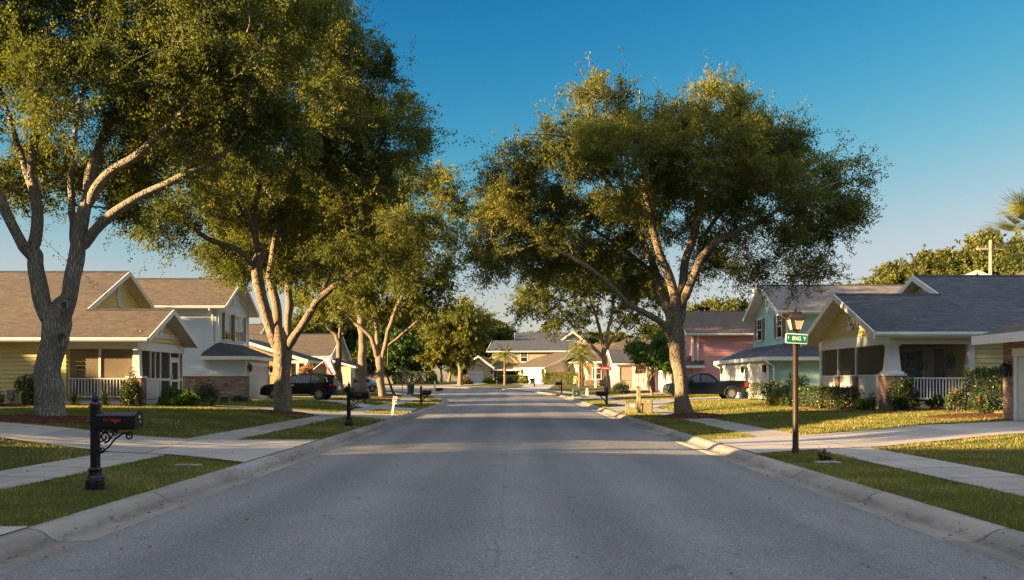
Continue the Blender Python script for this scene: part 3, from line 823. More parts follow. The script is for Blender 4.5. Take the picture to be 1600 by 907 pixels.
def bush(name, loc, r, h, seed, label, mat='leaf_hedge', cat='shrub', group=None, n=5200, leaf=(0.075, 0.04), boxy=False, flowers=None, nfl=0, stems=6, airy=0.0, rot=0.0, sq=0.5):
    """r=(rx,ry). Clumped leaf cloud on a few stems; boxy=True for a clipped hedge."""
    rs = np.random.RandomState(seed); b = np.array(loc, float)
    if boxy:
        u = rs.uniform(-1, 1, (n, 3)); k = rs.randint(0, 5, n)
        # mostly on the clipped faces, some inside
        inn = rs.uniform(size=n) < 0.25
        dep = 1 - np.abs(rs.normal(0, 0.10, n))
        for f, (axn, sg) in enumerate(((0, 1), (0, -1), (1, 1), (1, -1), (2, 1))):
            s = (k == f) & ~inn; u[s, axn] = sg * dep[s]
        u[k == 4, 2] = np.abs(u[k == 4, 2])
        lump = 1 + 0.06 * np.sin(u[:, 0] * 9 * max(1, r[0]) + seed) * np.cos(u[:, 1] * 5) + 0.05 * np.sin(u[:, 0] * 23 + u[:, 2] * 7)
        # rounded shoulders
        sh = np.clip(np.abs(u[:, 2]) - 0.6, 0, 1); u[:, :2] *= (1 - 0.25 * sh[:, None])
        p = np.stack([u[:, 0] * r[0] * lump, u[:, 1] * r[1] * lump, (u[:, 2] * 0.5 + 0.5) * h * lump], 1)
    else:
        m = max(10, int(16 * r[0] * 2)); cc = unit(rs.normal(size=(m, 3))) * rs.uniform(0.35, 0.85, (m, 1)) 
        cc[:, 2] = np.abs(cc[:, 2]) * 1.05 if airy < 0.5 else cc[:, 2] * 0.6 + 0.45
        k = rs.randint(0, m, n); q = unit(rs.normal(size=(n, 3))) * rs.uniform(0.2, 1, (n, 1)) ** 0.5 * (0.34 - 0.08 * airy) + cc[k]
        p = np.stack([q[:, 0] * r[0], q[:, 1] * r[1], np.maximum(q[:, 2] * h * 0.86 + 0.06, 0.02)], 1)
    c, s_ = math.cos(rot), math.sin(rot)
    p = np.stack([p[:, 0] * c - p[:, 1] * s_, p[:, 0] * s_ + p[:, 1] * c, p[:, 2]], 1)
    out = unit(p - np.array([0, 0, h * 0.35]))
    V, F = leaf_quads(p, out + rs.normal(size=p.shape) * 0.8, leaf[0], leaf[1], rs)
    tint = np.clip(0.45 + rs.normal(0, 0.2, n) + 0.15 * (p[:, 2] / h - 0.5), 0, 1)
    root = empty(name, tuple(b), 0, label, cat, group)
    np_mesh('foliage', V, F, M[mat], root, tint=tint)
    segs = []
    for i in range(stems):
        a = rs.uniform(0, 2 * PI); e = np.array([math.cos(a) * r[0] * rs.uniform(0.2, 0.7), math.sin(a) * r[1] * rs.uniform(0.2, 0.7), h * rs.uniform(0.55, 0.85)])
        e = np.array([e[0] * c - e[1] * s_, e[0] * s_ + e[1] * c, e[2]])
        st = np.array([e[0] * 0.25, e[1] * 0.25, -0.05])
        segs.append((catmull3([st, (st + e) / 2 + rs.normal(size=3) * 0.04, e], 0.15), None))
    V, F = tubes_np([(p_, np.linspace(0.018, 0.006, len(p_))) for p_, _ in segs], 5)
    np_mesh('stems', V, F, M['bark'], root, smooth=True)
    if nfl:
        for i in range(nfl):
            a = rs.uniform(0, 2 * PI); el = rs.uniform(0.1, 1.3)
            c_ = np.array([math.cos(a) * math.cos(el) * r[0] * 0.95, -abs(math.sin(a)) * math.cos(el) * r[1] * 0.95, h * (0.35 + 0.55 * math.sin(el))])
            ax = unit(rs.normal(size=(14, 3)) + np.array([0, -0.5, 0.4]))
            V, F = leaf_quads(np.repeat(c_[None], 14, 0), ax, 0.05, 0.042, rs)
            np_mesh('flower', V, F, M[flowers], root, tint=rs.uniform(0, 1, 14))
    return root

def rosette(name, loc, r, h, seed, label, n=34, mat='leaf_hedge', group=None, cat='plant', w=0.07):
    """sword-leaved plant"""
    rs = np.random.RandomState(seed); V = []; F = []; T = []
    for i in range(n):
        a = rs.uniform(0, 2 * PI); el = rs.uniform(0.25, 1.4); l = rs.uniform(0.75, 1.05)
        d = np.array([math.cos(a), math.sin(a)]); sd = np.array([-d[1], d[0]])
        pts = []
        for k in range(6):
            t = k / 5; rad = r * l * math.cos(el) * (t + 0.25 * t * t); z = h * l * (math.sin(el) * t * 1.25 - 0.42 * t * t * (1.5 - math.sin(el)))
            pts.append((d[0] * rad, d[1] * rad, max(z, 0.01)))
        b0 = len(V)
        for k, p in enumerate(pts):
            ww = w * (0.6, 1.0, 0.95, 0.75, 0.45, 0.03)[k] * 0.5
            V.append((p[0] + sd[0] * ww, p[1] + sd[1] * ww, p[2])); V.append((p[0] - sd[0] * ww, p[1] - sd[1] * ww, p[2]))
        for k in range(5): F.append((b0 + 2 * k, b0 + 2 * k + 1, b0 + 2 * k + 3, b0 + 2 * k + 2)); T.append(rs.uniform(0.2, 0.8))
    o = np_mesh(name, np.array(V), np.array(F), M[mat], tint=np.array(T), label=label, cat=cat, group=group)
    o.location = loc
    return o

def palm(name, loc, h, fr, seed, label, n=30, fan=False, trunk_r=0.17, group=None):
    rs = np.random.RandomState(seed); root = empty(name, tuple(loc), 0, label, 'palm tree', group, world=False)
    lean = rs.normal(size=2) * 0.015 * h
    path = [np.array([lean[0] * t * t, lean[1] * t * t, h * t - (0.1 if t == 0 else 0)]) for t in np.linspace(0, 1, 26)]
    rad = np.array([trunk_r * (1.25 - 0.35 * t + 0.05 * (i % 2)) for i, t in enumerate(np.linspace(0, 1, 26))])
    V, F = tubes_np([(np.array(path), rad)], 10); np_mesh('trunk', V, F, M['palm_bark'], root, smooth=True)
    top = path[-1]
    for i in range(n):
        a = i * 2.39996 + rs.uniform(-0.2, 0.2); el = math.radians(rs.uniform(72, 88) - 118 * (i / n) ** 1.1)
        Lf = fr * rs.uniform(0.85, 1.1); d = np.array([math.cos(a), math.sin(a), 0]); V = []; F = []; T = []
        tin = np.clip(0.65 - 0.35 * (i / n) + rs.normal(0, 0.1), 0, 1) if not fan else np.clip(0.45 + rs.normal(0, 0.15), 0, 1)
        def quad(p, q, w0, up):
            s = unit(np.cross(q - p, up)); b0 = len(V); m_ = p + (q - p) * 0.45
            V.extend([p, m_ + s * w0 / 2, q, m_ - s * w0 / 2]); F.append((b0, b0 + 1, b0 + 2, b0 + 3)); T.append(np.clip(tin + rs.normal(0, 0.1), 0, 1))
        if fan:
            st = Lf * 0.5; hub = top + d * st * math.cos(el) + np.array([0, 0, st * math.sin(el)])
            quad(top, hub, 0.05, np.array([0, 0, 1.0])); quad(top, hub, 0.05, d)
            ax = unit(hub - top); sd = unit(np.cross(ax, np.array([0, 0, 1.0]))); up = np.cross(sd, ax)
            for k in range(26):
                t = (k / 25 - 0.5) * 2.7
                v = ax * math.cos(t) + sd * math.sin(t) + up * 0.25
                e = hub + unit(v) * Lf * 0.62 * (1 - 0.15 * abs(t)); mid = hub + (e - hub) * 0.6; e = e + np.array([0, 0, -0.22 * Lf * rs.uniform(0.4, 1.0)])
                quad(hub, mid, 0.06, up); quad(hub + (mid - hub) * 0.6, e, 0.035, up)
        else:
            pts = []
            for k in range(13):
                t = k / 12; pts.append(top + d * Lf * t * math.cos(el) * (1 - 0.12 * t) + np.array([0, 0, Lf * (math.sin(el) * t - 0.55 * t * t)]))
            sd = np.array([-d[1], d[0], 0])
            for k in range(12):
                quad(pts[k], pts[k + 1], 0.05, sd); quad(pts[k], pts[k + 1], 0.05, np.array([0, 0, 1.0]))
                for s in (-1, 1):
                    for f in (0.15, 0.5, 0.85):
                        p = pts[k] + (pts[k + 1] - pts[k]) * f; t = (k + f) / 12
                        if t < 0.1: continue
                        ll = Lf * 0.27 * math.sin(PI * min(1, 0.18 + t * 0.82)) ** 0.7
                        e = p + sd * s * ll * 0.85 + unit(pts[k + 1] - pts[k]) * ll * 0.5 + np.array([0, 0, -ll * rs.uniform(0.25, 0.6)])
                        quad(p, e, 0.05, np.array([0, 0, 1.0]))
        np_mesh('frond', np.array(V), np.array(F), M['frond'], root, tint=np.array(T))
    return root
# ================================================================== HOUSES
class Wall:
    """A vertical wall plane from A to B (xy); its outside is on the right-hand side of A->B."""
    def __init__(s, A, B):
        s.A = Vector((A[0], A[1], 0)); d = Vector((B[0] - A[0], B[1] - A[1], 0)); s.L = d.length; s.u = d / s.L; s.n = Vector((s.u.y, -s.u.x, 0))
    def p(s, u, z, d=0.0): 
        q = s.A + s.u * u + s.n * d; return Vector((q.x, q.y, z))
    def box(s, mb, u0, u1, z0, z1, d0, d1):
        return mb.hexa([s.p(u0, z0, d1), s.p(u1, z0, d1), s.p(u1, z0, d0), s.p(u0, z0, d0), s.p(u0, z1, d1), s.p(u1, z1, d1), s.p(u1, z1, d0), s.p(u0, z1, d0)])
    def bar(s, mb, u0, z0, u1, z1, w, d0, d1):   # slanted board in the wall plane
        a = Vector((u0, z0)); b = Vector((u1, z1)); t = (b - a).normalized(); k = Vector((-t.y, t.x)) * w / 2
        q = [a - k, b - k, b + k, a + k]
        return mb.hexa([s.p(*x, d1) for x in q] + [s.p(*x, d0) for x in q])
    def quad(s, mb, u0, u1, z0, z1, d=0.0):
        return mb.face([s.p(u0, z0, d), s.p(u1, z0, d), s.p(u1, z1, d), s.p(u0, z1, d)])

def clad(mb, w, regions, course=0.18, t=0.02, z_base=0.0):
    """regions: (z0, z1, ulo(z), uhi(z)); lapped boards if course else one flat face"""
    for z0, z1, lo, hi in regions:
        if not course:
            mb.face([w.p(lo(z0), z0), w.p(hi(z0), z0), w.p(hi(z1), z1), w.p(lo(z1), z1)]); continue
        k0 = int(math.floor((z0 - z_base) / course + 1e-6)); zz = [z0]
        k = k0 + 1
        while z_base + k * course < z1 - 1e-4: zz.append(z_base + k * course); k += 1
        zz.append(z1)
        for a, b in zip(zz[:-1], zz[1:]):
            if b - a < 1e-4: continue
            g = min(a + course * 0.13, b)      # the open joint under each board, then the board itself, its lower edge proud
            mb.face([w.p(lo(a), a, -0.02), w.p(hi(a), a, -0.02), w.p(hi(g), g, -0.02), w.p(lo(g), g, -0.02)])
            mb.face([w.p(lo(g), g, -0.02), w.p(hi(g), g, -0.02), w.p(hi(g), g, t), w.p(lo(g), g, t)])
            if b - g > 1e-4: mb.face([w.p(lo(g), g, t), w.p(hi(g), g, t), w.p(hi(b), b, 0.003), w.p(lo(b), b, 0.003)])
def rect_regions(u0, u1, z0, z1, holes=()):
    cuts = sorted({z0, z1, *[max(z0, min(z1, h[2])) for h in holes], *[max(z0, min(z1, h[3])) for h in holes]})
    out = []
    for a, b in zip(cuts[:-1], cuts[1:]):
        if b - a < 1e-5: continue
        m = (a + b) / 2; segs = [(u0, u1)]
        for h in holes:
            if h[2] <= m <= h[3]:
                ns = []
                for s, e in segs:
                    if h[0] > s: ns.append((s, min(e, h[0])))
                    if h[1] < e: ns.append((max(s, h[1]), e))
                segs = [x for x in ns if x[1] - x[0] > 1e-4]
        for s, e in segs: out.append((a, b, (lambda z, s=s: s), (lambda z, e=e: e)))
    return out
def gable_regions(ua, ub, um, z0, zt):
    return [(z0, zt - 0.01, (lambda z: ua + (um - ua) * (z - z0) / (zt - z0)), (lambda z: ub + (um - ub) * (z - z0) / (zt - z0)))]

class House:
    def __init__(s, name, base, label, cat='house', rotz=0.0):
        s.root = empty(name, base, rotz, label, cat); s.acc = {}
        if rotz: OFF[s.root.name] = Vector((0, 0, 0))
    def mb(s, part, mat):
        return s.acc.setdefault((part, mat), MB())
    def flush(s):
        for (part, mat), mb in s.acc.items(): mb.build(part, M[mat], s.root)
        s.acc = {}
    def wall(s, A, B, z0, z1, mat, holes=(), course=0.18, part='wall'):
        w = Wall(A, B); clad(s.mb(part, mat), w, rect_regions(0, w.L, z0, z1, holes), course, z_base=0.0); return w
    def gable(s, A, B, um, z0, zt, mat, course=0.18, part='gable_wall'):
        w = Wall(A, B); clad(s.mb(part, mat), w, gable_regions(0, w.L, um, z0, zt), course); return w
    def corner(s, x, y, z0, z1, mat='white', k=0.07):
        m = MB(); m.box(x - k, y - k, z0, x + k, y + k, z1); m.build('corner_trim', M[mat], s.root)
    def gable_roof(s, xa, xb, y0, yr, y1, ze, zr, mat, front='a', z1=None, drop=0.20, trim='white', gutter=True, soffit='white_dirty', backgable=False, far=True, rake=None, ends=(-1, 1)):
        """ridge along x from xa to xb; eaves at y0 (near) and y1 (far)"""
        z1 = ze if z1 is None else z1
        r = s.mb('roof', mat); t = 0.16
        near = [Vector((xa, y0, ze)), Vector((xb, y0, ze)), Vector((xb, yr, zr)), Vector((xa, yr, zr))]
        farp = [Vector((xb, y1, z1)), Vector((xa, y1, z1)), Vector((xa, yr, zr)), Vector((xb, yr, zr))]
        r.face(near); 
        if far: r.face(farp)
        so = s.mb('soffit', soffit); dn = Vector((0, 0, -t))
        so.face([p + dn for p in reversed(near)]); 
        if far: so.face([p + dn for p in reversed(farp)])
        f = s.mb('fascia', trim)
        f.box(xa - 0.0, y0 - 0.03, ze - drop, xb, y0 - 0.001, ze + 0.01)
        if far: f.box(xa, y1 + 0.001, z1 - drop, xb, y1 + 0.03, z1 + 0.01)
        for x, sg in ((xa, -1), (xb, 1)):
            if sg not in ends: continue
            e0, e1 = x + sg * 0.002, x + sg * 0.05
            for (ya, za) in ((y0, ze), (y1, z1)):
                if ya == y1 and not far: continue
                if rake and rake[0] == sg and ya == y0: ya, za = rake[1], rake[2]      # a lower roof runs on in the same plane up to here
                f.prism([(e0, ya, za + 0.015), (e0, yr, zr + 0.015), (e0, yr, zr - drop - 0.03), (e0, ya, za - drop - 0.03)], (e1 - e0, 0, 0))
        if gutter:
            g = s.mb('gutter', trim)
            g.prism([(xa, y0 - 0.035, ze - 0.03), (xa, y0 - 0.15, ze - 0.03), (xa, y0 - 0.15, ze - 0.09), (xa, y0 - 0.11, ze - 0.15), (xa, y0 - 0.035, ze - 0.15)], (xb - xa, 0, 0))
        c = s.mb('ridge_cap', 'sh_dark')
        c.prism([(xa, yr - 0.14, zr - 0.04), (xa, yr, zr + 0.035), (xa, yr + 0.14, zr - 0.04)], (xb - xa, 0, 0))
    def hip(s, polys, mat, part='roof'):
        r = s.mb(part, mat)
        for p in polys: r.face([Vector(q) for q in p])
    def window(s, w, u0, u1, z0, z1, nx=1, ny=2, trim='white', shutters=None, sw=0.38, muntin=0.03, cas=0.10, sash=None, head=0.14):
        f = MB()
        w.box(f, u0 - cas, u0, z0 - 0.02, z1 + 0.02, -0.01, 0.055); w.box(f, u1, u1 + cas, z0 - 0.02, z1 + 0.02, -0.01, 0.055)
        w.box(f, u0 - cas - 0.02, u1 + cas + 0.02, z1 + 0.021, z1 + head, -0.01, 0.065); w.box(f, u0 - cas - 0.04, u1 + cas + 0.04, z0 - 0.11, z0 - 0.021, -0.01, 0.085)
        for i in range(1, nx):
            u = u0 + (u1 - u0) * i / nx; w.box(f, u - 0.045, u + 0.045, z0, z1, -0.01, 0.05)
        for j in range(1, ny):
            z = z0 + (z1 - z0) * j / ny; w.box(f, u0 + 0.001, u1 - 0.001, z - 0.028, z + 0.028, -0.01, 0.045)
        fo = f.build('window', M[trim], s.root)
        for i in range(nx):
            a = u0 + (u1 - u0) * i / nx + (0.045 if i else 0); b = u0 + (u1 - u0) * (i + 1) / nx - (0.045 if i < nx - 1 else 0)
            g = MB(); w.quad(g, a, b, z0 + 0.001, z1 - 0.001, 0.026); g.build('pane', M['glass'], fo)
            if muntin:
                q = MB()
                for j in range(ny):
                    za = z0 + (z1 - z0) * j / ny; zb = z0 + (z1 - z0) * (j + 1) / ny
                    if muntin > 0.0 and j == ny - 1:
                        w.box(q, (a + b) / 2 - muntin / 3, (a + b) / 2 + muntin / 3, za + 0.03, zb, 0.027, 0.034)
                        w.box(q, a, b, (za + zb) / 2 - muntin / 3, (za + zb) / 2 + muntin / 3, 0.027, 0.034)
                if q.v: q.build('muntin', M[trim], fo)
        if shutters:
            for a in (u0 - cas - 0.03 - sw, u1 + cas + 0.03):
                m = MB(); w.box(m, a, a + sw, z0 - 0.06, z1 + 0.06, -0.01, 0.045)
                w.box(m, a + 0.0, a + 0.05, z0 - 0.06, z1 + 0.06, 0.046, 0.062); w.box(m, a + sw - 0.05, a + sw, z0 - 0.06, z1 + 0.06, 0.046, 0.062)
                for k in range(int((z1 - z0) / 0.09)):
                    z = z0 + k * 0.09; w.bar(m, a + 0.055, z + 0.02, a + sw - 0.055, z + 0.02, 0.05, 0.046, 0.056)
                m.build('shutter', M[shutters], s.root)
        return fo
    def garage_door(s, w, u0, u1, z0, z1, rows=4, cols=4, trim='white', mat='door_white', lites=False):
        f = s.mb('door_trim', trim)
        w.box(f, u0 - 0.16, u0, z0, z1, -0.01, 0.07); w.box(f, u1, u1 + 0.16, z0, z1, -0.01, 0.07); w.box(f, u0 - 0.20, u1 + 0.20, z1 + 0.001, z1 + 0.22, -0.01, 0.09)
        d = MB(); w.quad(d, u0 + 0.001, u1 - 0.001, z0, z1, 0.015)
        hh = (z1 - z0) / rows; cw = (u1 - u0) / cols
        for r in range(rows):
            w.box(d, u0 + 0.02, u1 - 0.02, z0 + r * hh + 0.012, z0 + (r + 1) * hh - 0.012, 0.016, 0.032)
            for c in range(cols):
                w.box(d, u0 + c * cw + 0.12, u0 + (c + 1) * cw - 0.12, z0 + r * hh + 0.10, z0 + (r + 1) * hh - 0.10, 0.033, 0.048)
        do = d.build('garage_door', M[mat], s.root)
        if lites:
            for c in range(cols * 2):
                g = MB(); a = u0 + c * cw / 2; w.quad(g, a + 0.10, a + cw / 2 - 0.10, z1 - hh + 0.16, z1 - 0.16, 0.052); g.build('pane', M['glass'], do)
        return do
    def lantern(s, w, u, z, k=1.0, d=0.20):
        m = MB(); c = w.p(u, z, d)
        w.box(m, u - 0.05 * k, u + 0.05 * k, z - 0.18 * k, z + 0.28 * k, 0.0, 0.03)
        m.tube([w.p(u, z + 0.22 * k, 0.02), w.p(u, z + 0.40 * k, d * 0.4), w.p(u, z + 0.42 * k, d * 0.85), w.p(u, z + 0.33 * k, d)], 0.014 * k, 6)
        for a, b, x, y in ((0.21, 0.33, 0.135, 0.02), (0.19, 0.21, 0.14, 0.14), (-0.22, -0.19, 0.085, 0.085)): m.frust(c.x, c.y, z + a * k, z + b * k, x * k, x * k, y * k, y * k)
        for sx in (-1, 1):
            for sy in (-1, 1):
                m.bar((c.x + sx * 0.075 * k, c.y + sy * 0.075 * k, z - 0.19 * k), (c.x + sx * 0.12 * k, c.y + sy * 0.12 * k, z + 0.20 * k), 0.018 * k, 0.018 * k)
        o = m.build('wall_lantern', M['iron'], s.root)
        g = MB(); g.frust(c.x, c.y, z - 0.18 * k, z + 0.18 * k, 0.07 * k, 0.07 * k, 0.11 * k, 0.11 * k); g.build('lantern_glass', M['glass'], o)
    def oval_vent(s, w, u, z, ru, rz):
        m = MB(); n = 28; q = MB()
        for i in range(n):
            a = 2 * PI * i / n; b = 2 * PI * (i + 1) / n
            P_ = lambda t, f, d: w.p(u + ru * f * math.cos(t), z + rz * f * math.sin(t), d)
            m.mesh([P_(a, 1, 0.06), P_(b, 1, 0.06), P_(b, 0.78, 0.06), P_(a, 0.78, 0.06), P_(a, 1, 0), P_(b, 1, 0), P_(b, 0.78, 0.0), P_(a, 0.78, 0.0)], [(3, 2, 1, 0), (0, 1, 5, 4), (2, 3, 7, 6)])
        q.face([w.p(u + ru * 0.8 * math.cos(2 * PI * i / n), z + rz * 0.8 * math.sin(2 * PI * i / n), 0.024) for i in range(n)])
        o = m.build('oval_vent', M['white'], s.root); 
        for k in range(int(rz * 1.5 / 0.07)):
            zz = z - rz * 0.75 + k * 0.07; e = ru * 0.78 * math.sqrt(max(0, 1 - ((zz - z) / (rz * 0.8)) ** 2))
            if e > 0.02: w.box(q, u - e, u + e, zz - 0.012, zz + 0.03, 0.025, 0.04)
        q.build('louvre', M['white_dirty'], o)
    def downspout(s, pts, r=0.045):
        s.mb('downspout', 'white').tube(pts, r, 6)
    def railing(s, A, B, z0, z1, n, mat='white', part='railing', post=False):
        w = Wall(A, B); m = MB()
        w.box(m, 0, w.L, z1 - 0.05, z1, -0.04, 0.04); w.box(m, 0, w.L, z0, z0 + 0.05, -0.03, 0.03)
        rl = m.build(part, M[mat], s.root)
        for i in range(n):
            u = w.L * (i + 0.5) / n; b = MB(); w.box(b, u - 0.018, u + 0.018, z0 + 0.051, z1 - 0.051, -0.018, 0.018); b.build('baluster', M[mat], rl)
        return w
    def screen(s, w, u0, u1, z0, z1, d=0.0, mat='screen'):
        m = MB(); w.quad(m, u0, u1, z0, z1, d); m.build('screen_panel', M[mat], s.root)
    def beadboard(s, w, u0, u1, z0, z1, d0=-0.04, d1=0.0, pitch=0.09):
        m = MB(); w.box(m, u0, u1, z0, z1, d0, d1); k = int((u1 - u0) / pitch)
        for i in range(k):
            a = u0 + (u1 - u0) * i / k; w.box(m, a + 0.012, a + (u1 - u0) / k - 0.012, z0 + 0.01, z1 - 0.01, d1 + 0.001, d1 + 0.014)
        m.build('beadboard_panel', M['white_dirty'], s.root)
    def fan_bracket(s, w, um, z0, z1, half, full=True):
        m = MB()
        w.box(m, um - 0.06, um + 0.06, z0, z1, 0.022, 0.075)
        for sg in (-1, 1): w.bar(m, um + sg * 0.02, z0 + 0.05, um + sg * half, z0 + (z1 - z0) * 0.72, 0.11, 0.022, 0.07)
        w.box(m, um - 0.32, um + 0.32, z0 - 0.16, z0 - 0.001, 0.022, 0.08)
        m.build('gable_bracket', M['white'], s.root)

# ---------------------------------------------------------------- yellow house on the right
def house_right_yellow():
    g = 0.46
    h = House('yellow_house', (22, 41, g), 'pale yellow house with dark slate roof and open railed porch, behind the lamp post')
    XF, YN, YF, XB = 13.75, 35.05, 42.8, 16.75
    # roofs
    sl = (5.05 - 3.29) / (38.9 - 34.5)
    h.gable_roof(13.05, 17.32, 34.5, 38.9, 43.3, 3.29, 5.05, 'sh_slate', ends=(-1,))
    h.gable_roof(17.33, 32, 34.5, 41.5, 48.5, 3.29, 3.29 + sl * 7.0, 'sh_slate', rake=(-1, 38.85, 5.03))
    zr = 3.29 + sl * 7.0
    # gable wall of the main roof above the porch
    w = h.gable((17.85, 47.8), (17.85, 35.2), 6.3, 3.35, zr - 0.25, 'paleyellow')
    h.oval_vent(w, 6.3, 5.45, 0.28, 0.42)
    # porch gable
    w = h.gable((XF, YF + 0.2), (XF, YN - 0.2), 4.05, 3.28, 4.88, 'paleyellow')
    h.fan_bracket(w, 4.05, 3.75, 4.70, 0.52)
    t = h.mb('beam', 'white')
    w.box(t, 0.05, w.L - 0.0, 2.88, 3.29, -0.18, 0.03)
    wn = Wall((XF, YN), (XB + 0.1, YN)); wn.box(t, 0.19, wn.L, 2.88, 3.26, -0.20, 0.0)
    # corner column on its brick pier
    p = MB(); p.box(XF - 0.16, YN - 0.16, g - 0.2, XF + 0.56, YN + 0.56, 1.72); p.build('brick_pier', M['brickwall'], h.root)
    c = MB(); c.box(XF - 0.20, YN - 0.20, 1.721, XF + 0.60, YN + 0.60, 1.80); c.frust(XF + 0.2, YN + 0.2, 1.801, 1.88, 0.34, 0.34, 0.30, 0.30)
    c.frust(XF + 0.2, YN + 0.2, 1.881, 2.80, 0.25, 0.25, 0.175, 0.175); c.box(XF - 0.02, YN - 0.02, 2.801, XF + 0.42, YN + 0.42, 2.879)
    c.build('tapered_column', M['white'], h.root)
    # front side: low brick piers, beadboard, screens
    wf = Wall((XF, YF), (XF, YN + 0.57))
    for yy in (40.55, 38.45):
        u = YF - yy; m = MB(); wf.box(m, u - 0.19, u + 0.19, g - 0.2, 1.72, -0.30, 0.06); m.build('brick_pier', M['brickwall'], h.root)
        m = MB(); wf.box(m, u - 0.22, u + 0.22, 1.721, 1.78, -0.33, 0.09); m.build('pier_cap', M['white_dirty'], h.root)
        m = MB(); wf.box(m, u - 0.045, u + 0.045, 1.781, 2.88, -0.10, 0.0); m.build('screen_post', M['white'], h.root)
    m = MB(); wf.box(m, -0.14, 0.16, 0.4, 2.88, -0.16, 0.0); m.build('screen_post', M['white'], h.root)
    cuts = [0.16, YF - 40.55, YF - 38.45, wf.L]
    for i in range(3):
        a = cuts[i] + (0.19 if i else 0); b = cuts[i + 1] - (0.19 if i < 2 else 0)
        h.beadboard(wf, a, b, 0.78, 1.70, -0.12, -0.06)
        wf.box(h.mb('rail_cap', 'white'), a, b, 1.701, 1.77, -0.16, -0.02)
        h.screen(wf, cuts[i] + (0.045 if i else 0), cuts[i + 1] - (0.045 if i < 2 else 0), 1.78, 2.88, -0.05)
    # near side: railing in front of the screen, yellow skirt
    m = h.mb('porch_skirt', 'paleyellow'); m.box(XF + 0.561, YN + 0.02, g - 0.2, XB - 0.02, YN + 0.14, 0.72)
    m.box(XF + 0.02, YN + 0.57, g - 0.2, XF + 0.10, YF, 0.72)
    h.mb('porch_floor', 'floorwood').box(XF + 0.05, YN - 0.02, 0.721, XB - 0.021, YF, 0.775)
    h.railing((XF + 0.58, YN + 0.10), (XB - 0.11, YN + 0.10), 0.86, 1.66, 20)
    ws = Wall((XF + 0.56, YN + 0.22), (XB - 0.1, YN + 0.22)); h.screen(ws, 0, ws.L, 0.80, 2.88)
    m = MB(); wn.box(m, XB - 0.10 - XF, XB + 0.12 - XF, 0.5, 2.88, -0.18, 0.045); m.build('corner_trim', M['white'], h.root)
    h.mb('porch_ceiling', 'ceil').box(XF + 0.03, YN + 0.21, 2.90, XB - 0.01, YF, 2.94)
    # walls
    h.wall((XB + 0.12, YN), (31, YN), g - 0.2, 3.2, 'paleyellow')
    wb = h.wall((XB, YF + 5), (XB, YN + 0.3), 0.6, 3.3, 'paleyellow')
    h.wall((XB, YF), (XF + 0.2, YF), 0.5, 3.3, 'paleyellow')
    # porch wall: window with dark shutters, door, lantern
    U = lambda y: YF + 5 - y
    h.window(wb, U(41.9), U(39.75), 1.35, 2.72, 2, 2, 'ceil', 'shutter_dark', 0.45, muntin=0.05)
    d = MB(); wb.box(d, U(38.0) - 0.14, U(38.0), 0.76, 2.80, -0.01, 0.06); wb.box(d, U(37.05), U(37.05) + 0.14, 0.76, 2.80, -0.01, 0.06); wb.box(d, U(38.0) - 0.16, U(37.05) + 0.16, 2.801, 2.885, -0.01, 0.07)
    do = d.build('door_frame', M['ceil'], h.root)
    d = MB(); wb.box(d, U(38.0) + 0.001, U(37.05) - 0.001, 0.78, 2.795, 0.0, 0.04)
    for a, b in ((0.9, 1.5), (1.62, 2.65)): wb.box(d, U(38.0) + 0.14, U(37.05) - 0.14, a, b, 0.041, 0.052)
    do = d.build('front_door', M['door_dark'], h.root)
    k = MB(); wb.box(k, U(37.05) - 0.10, U(37.05) - 0.05, 1.68, 1.86, 0.041, 0.09); k.build('handle', M['bronze'], do)
    h.lantern(wb, U(36.35), 2.2, 0.95)
    h.lantern(wb, U(38.75), 2.1, 0.6)
    # roof vent
    v = MB(); z0 = 3.29 + sl * (39.4 - 34.5); v.prism([(24.2, 39.2, z0 - 0.05), (24.2, 39.2, z0 + 0.13), (24.2, 39.75, z0 + 0.24), (24.2, 39.75, z0 - 0.02)], (1.0, 0, 0)); v.build('roof_vent', M['black'], h.root)
    h.flush(); return h

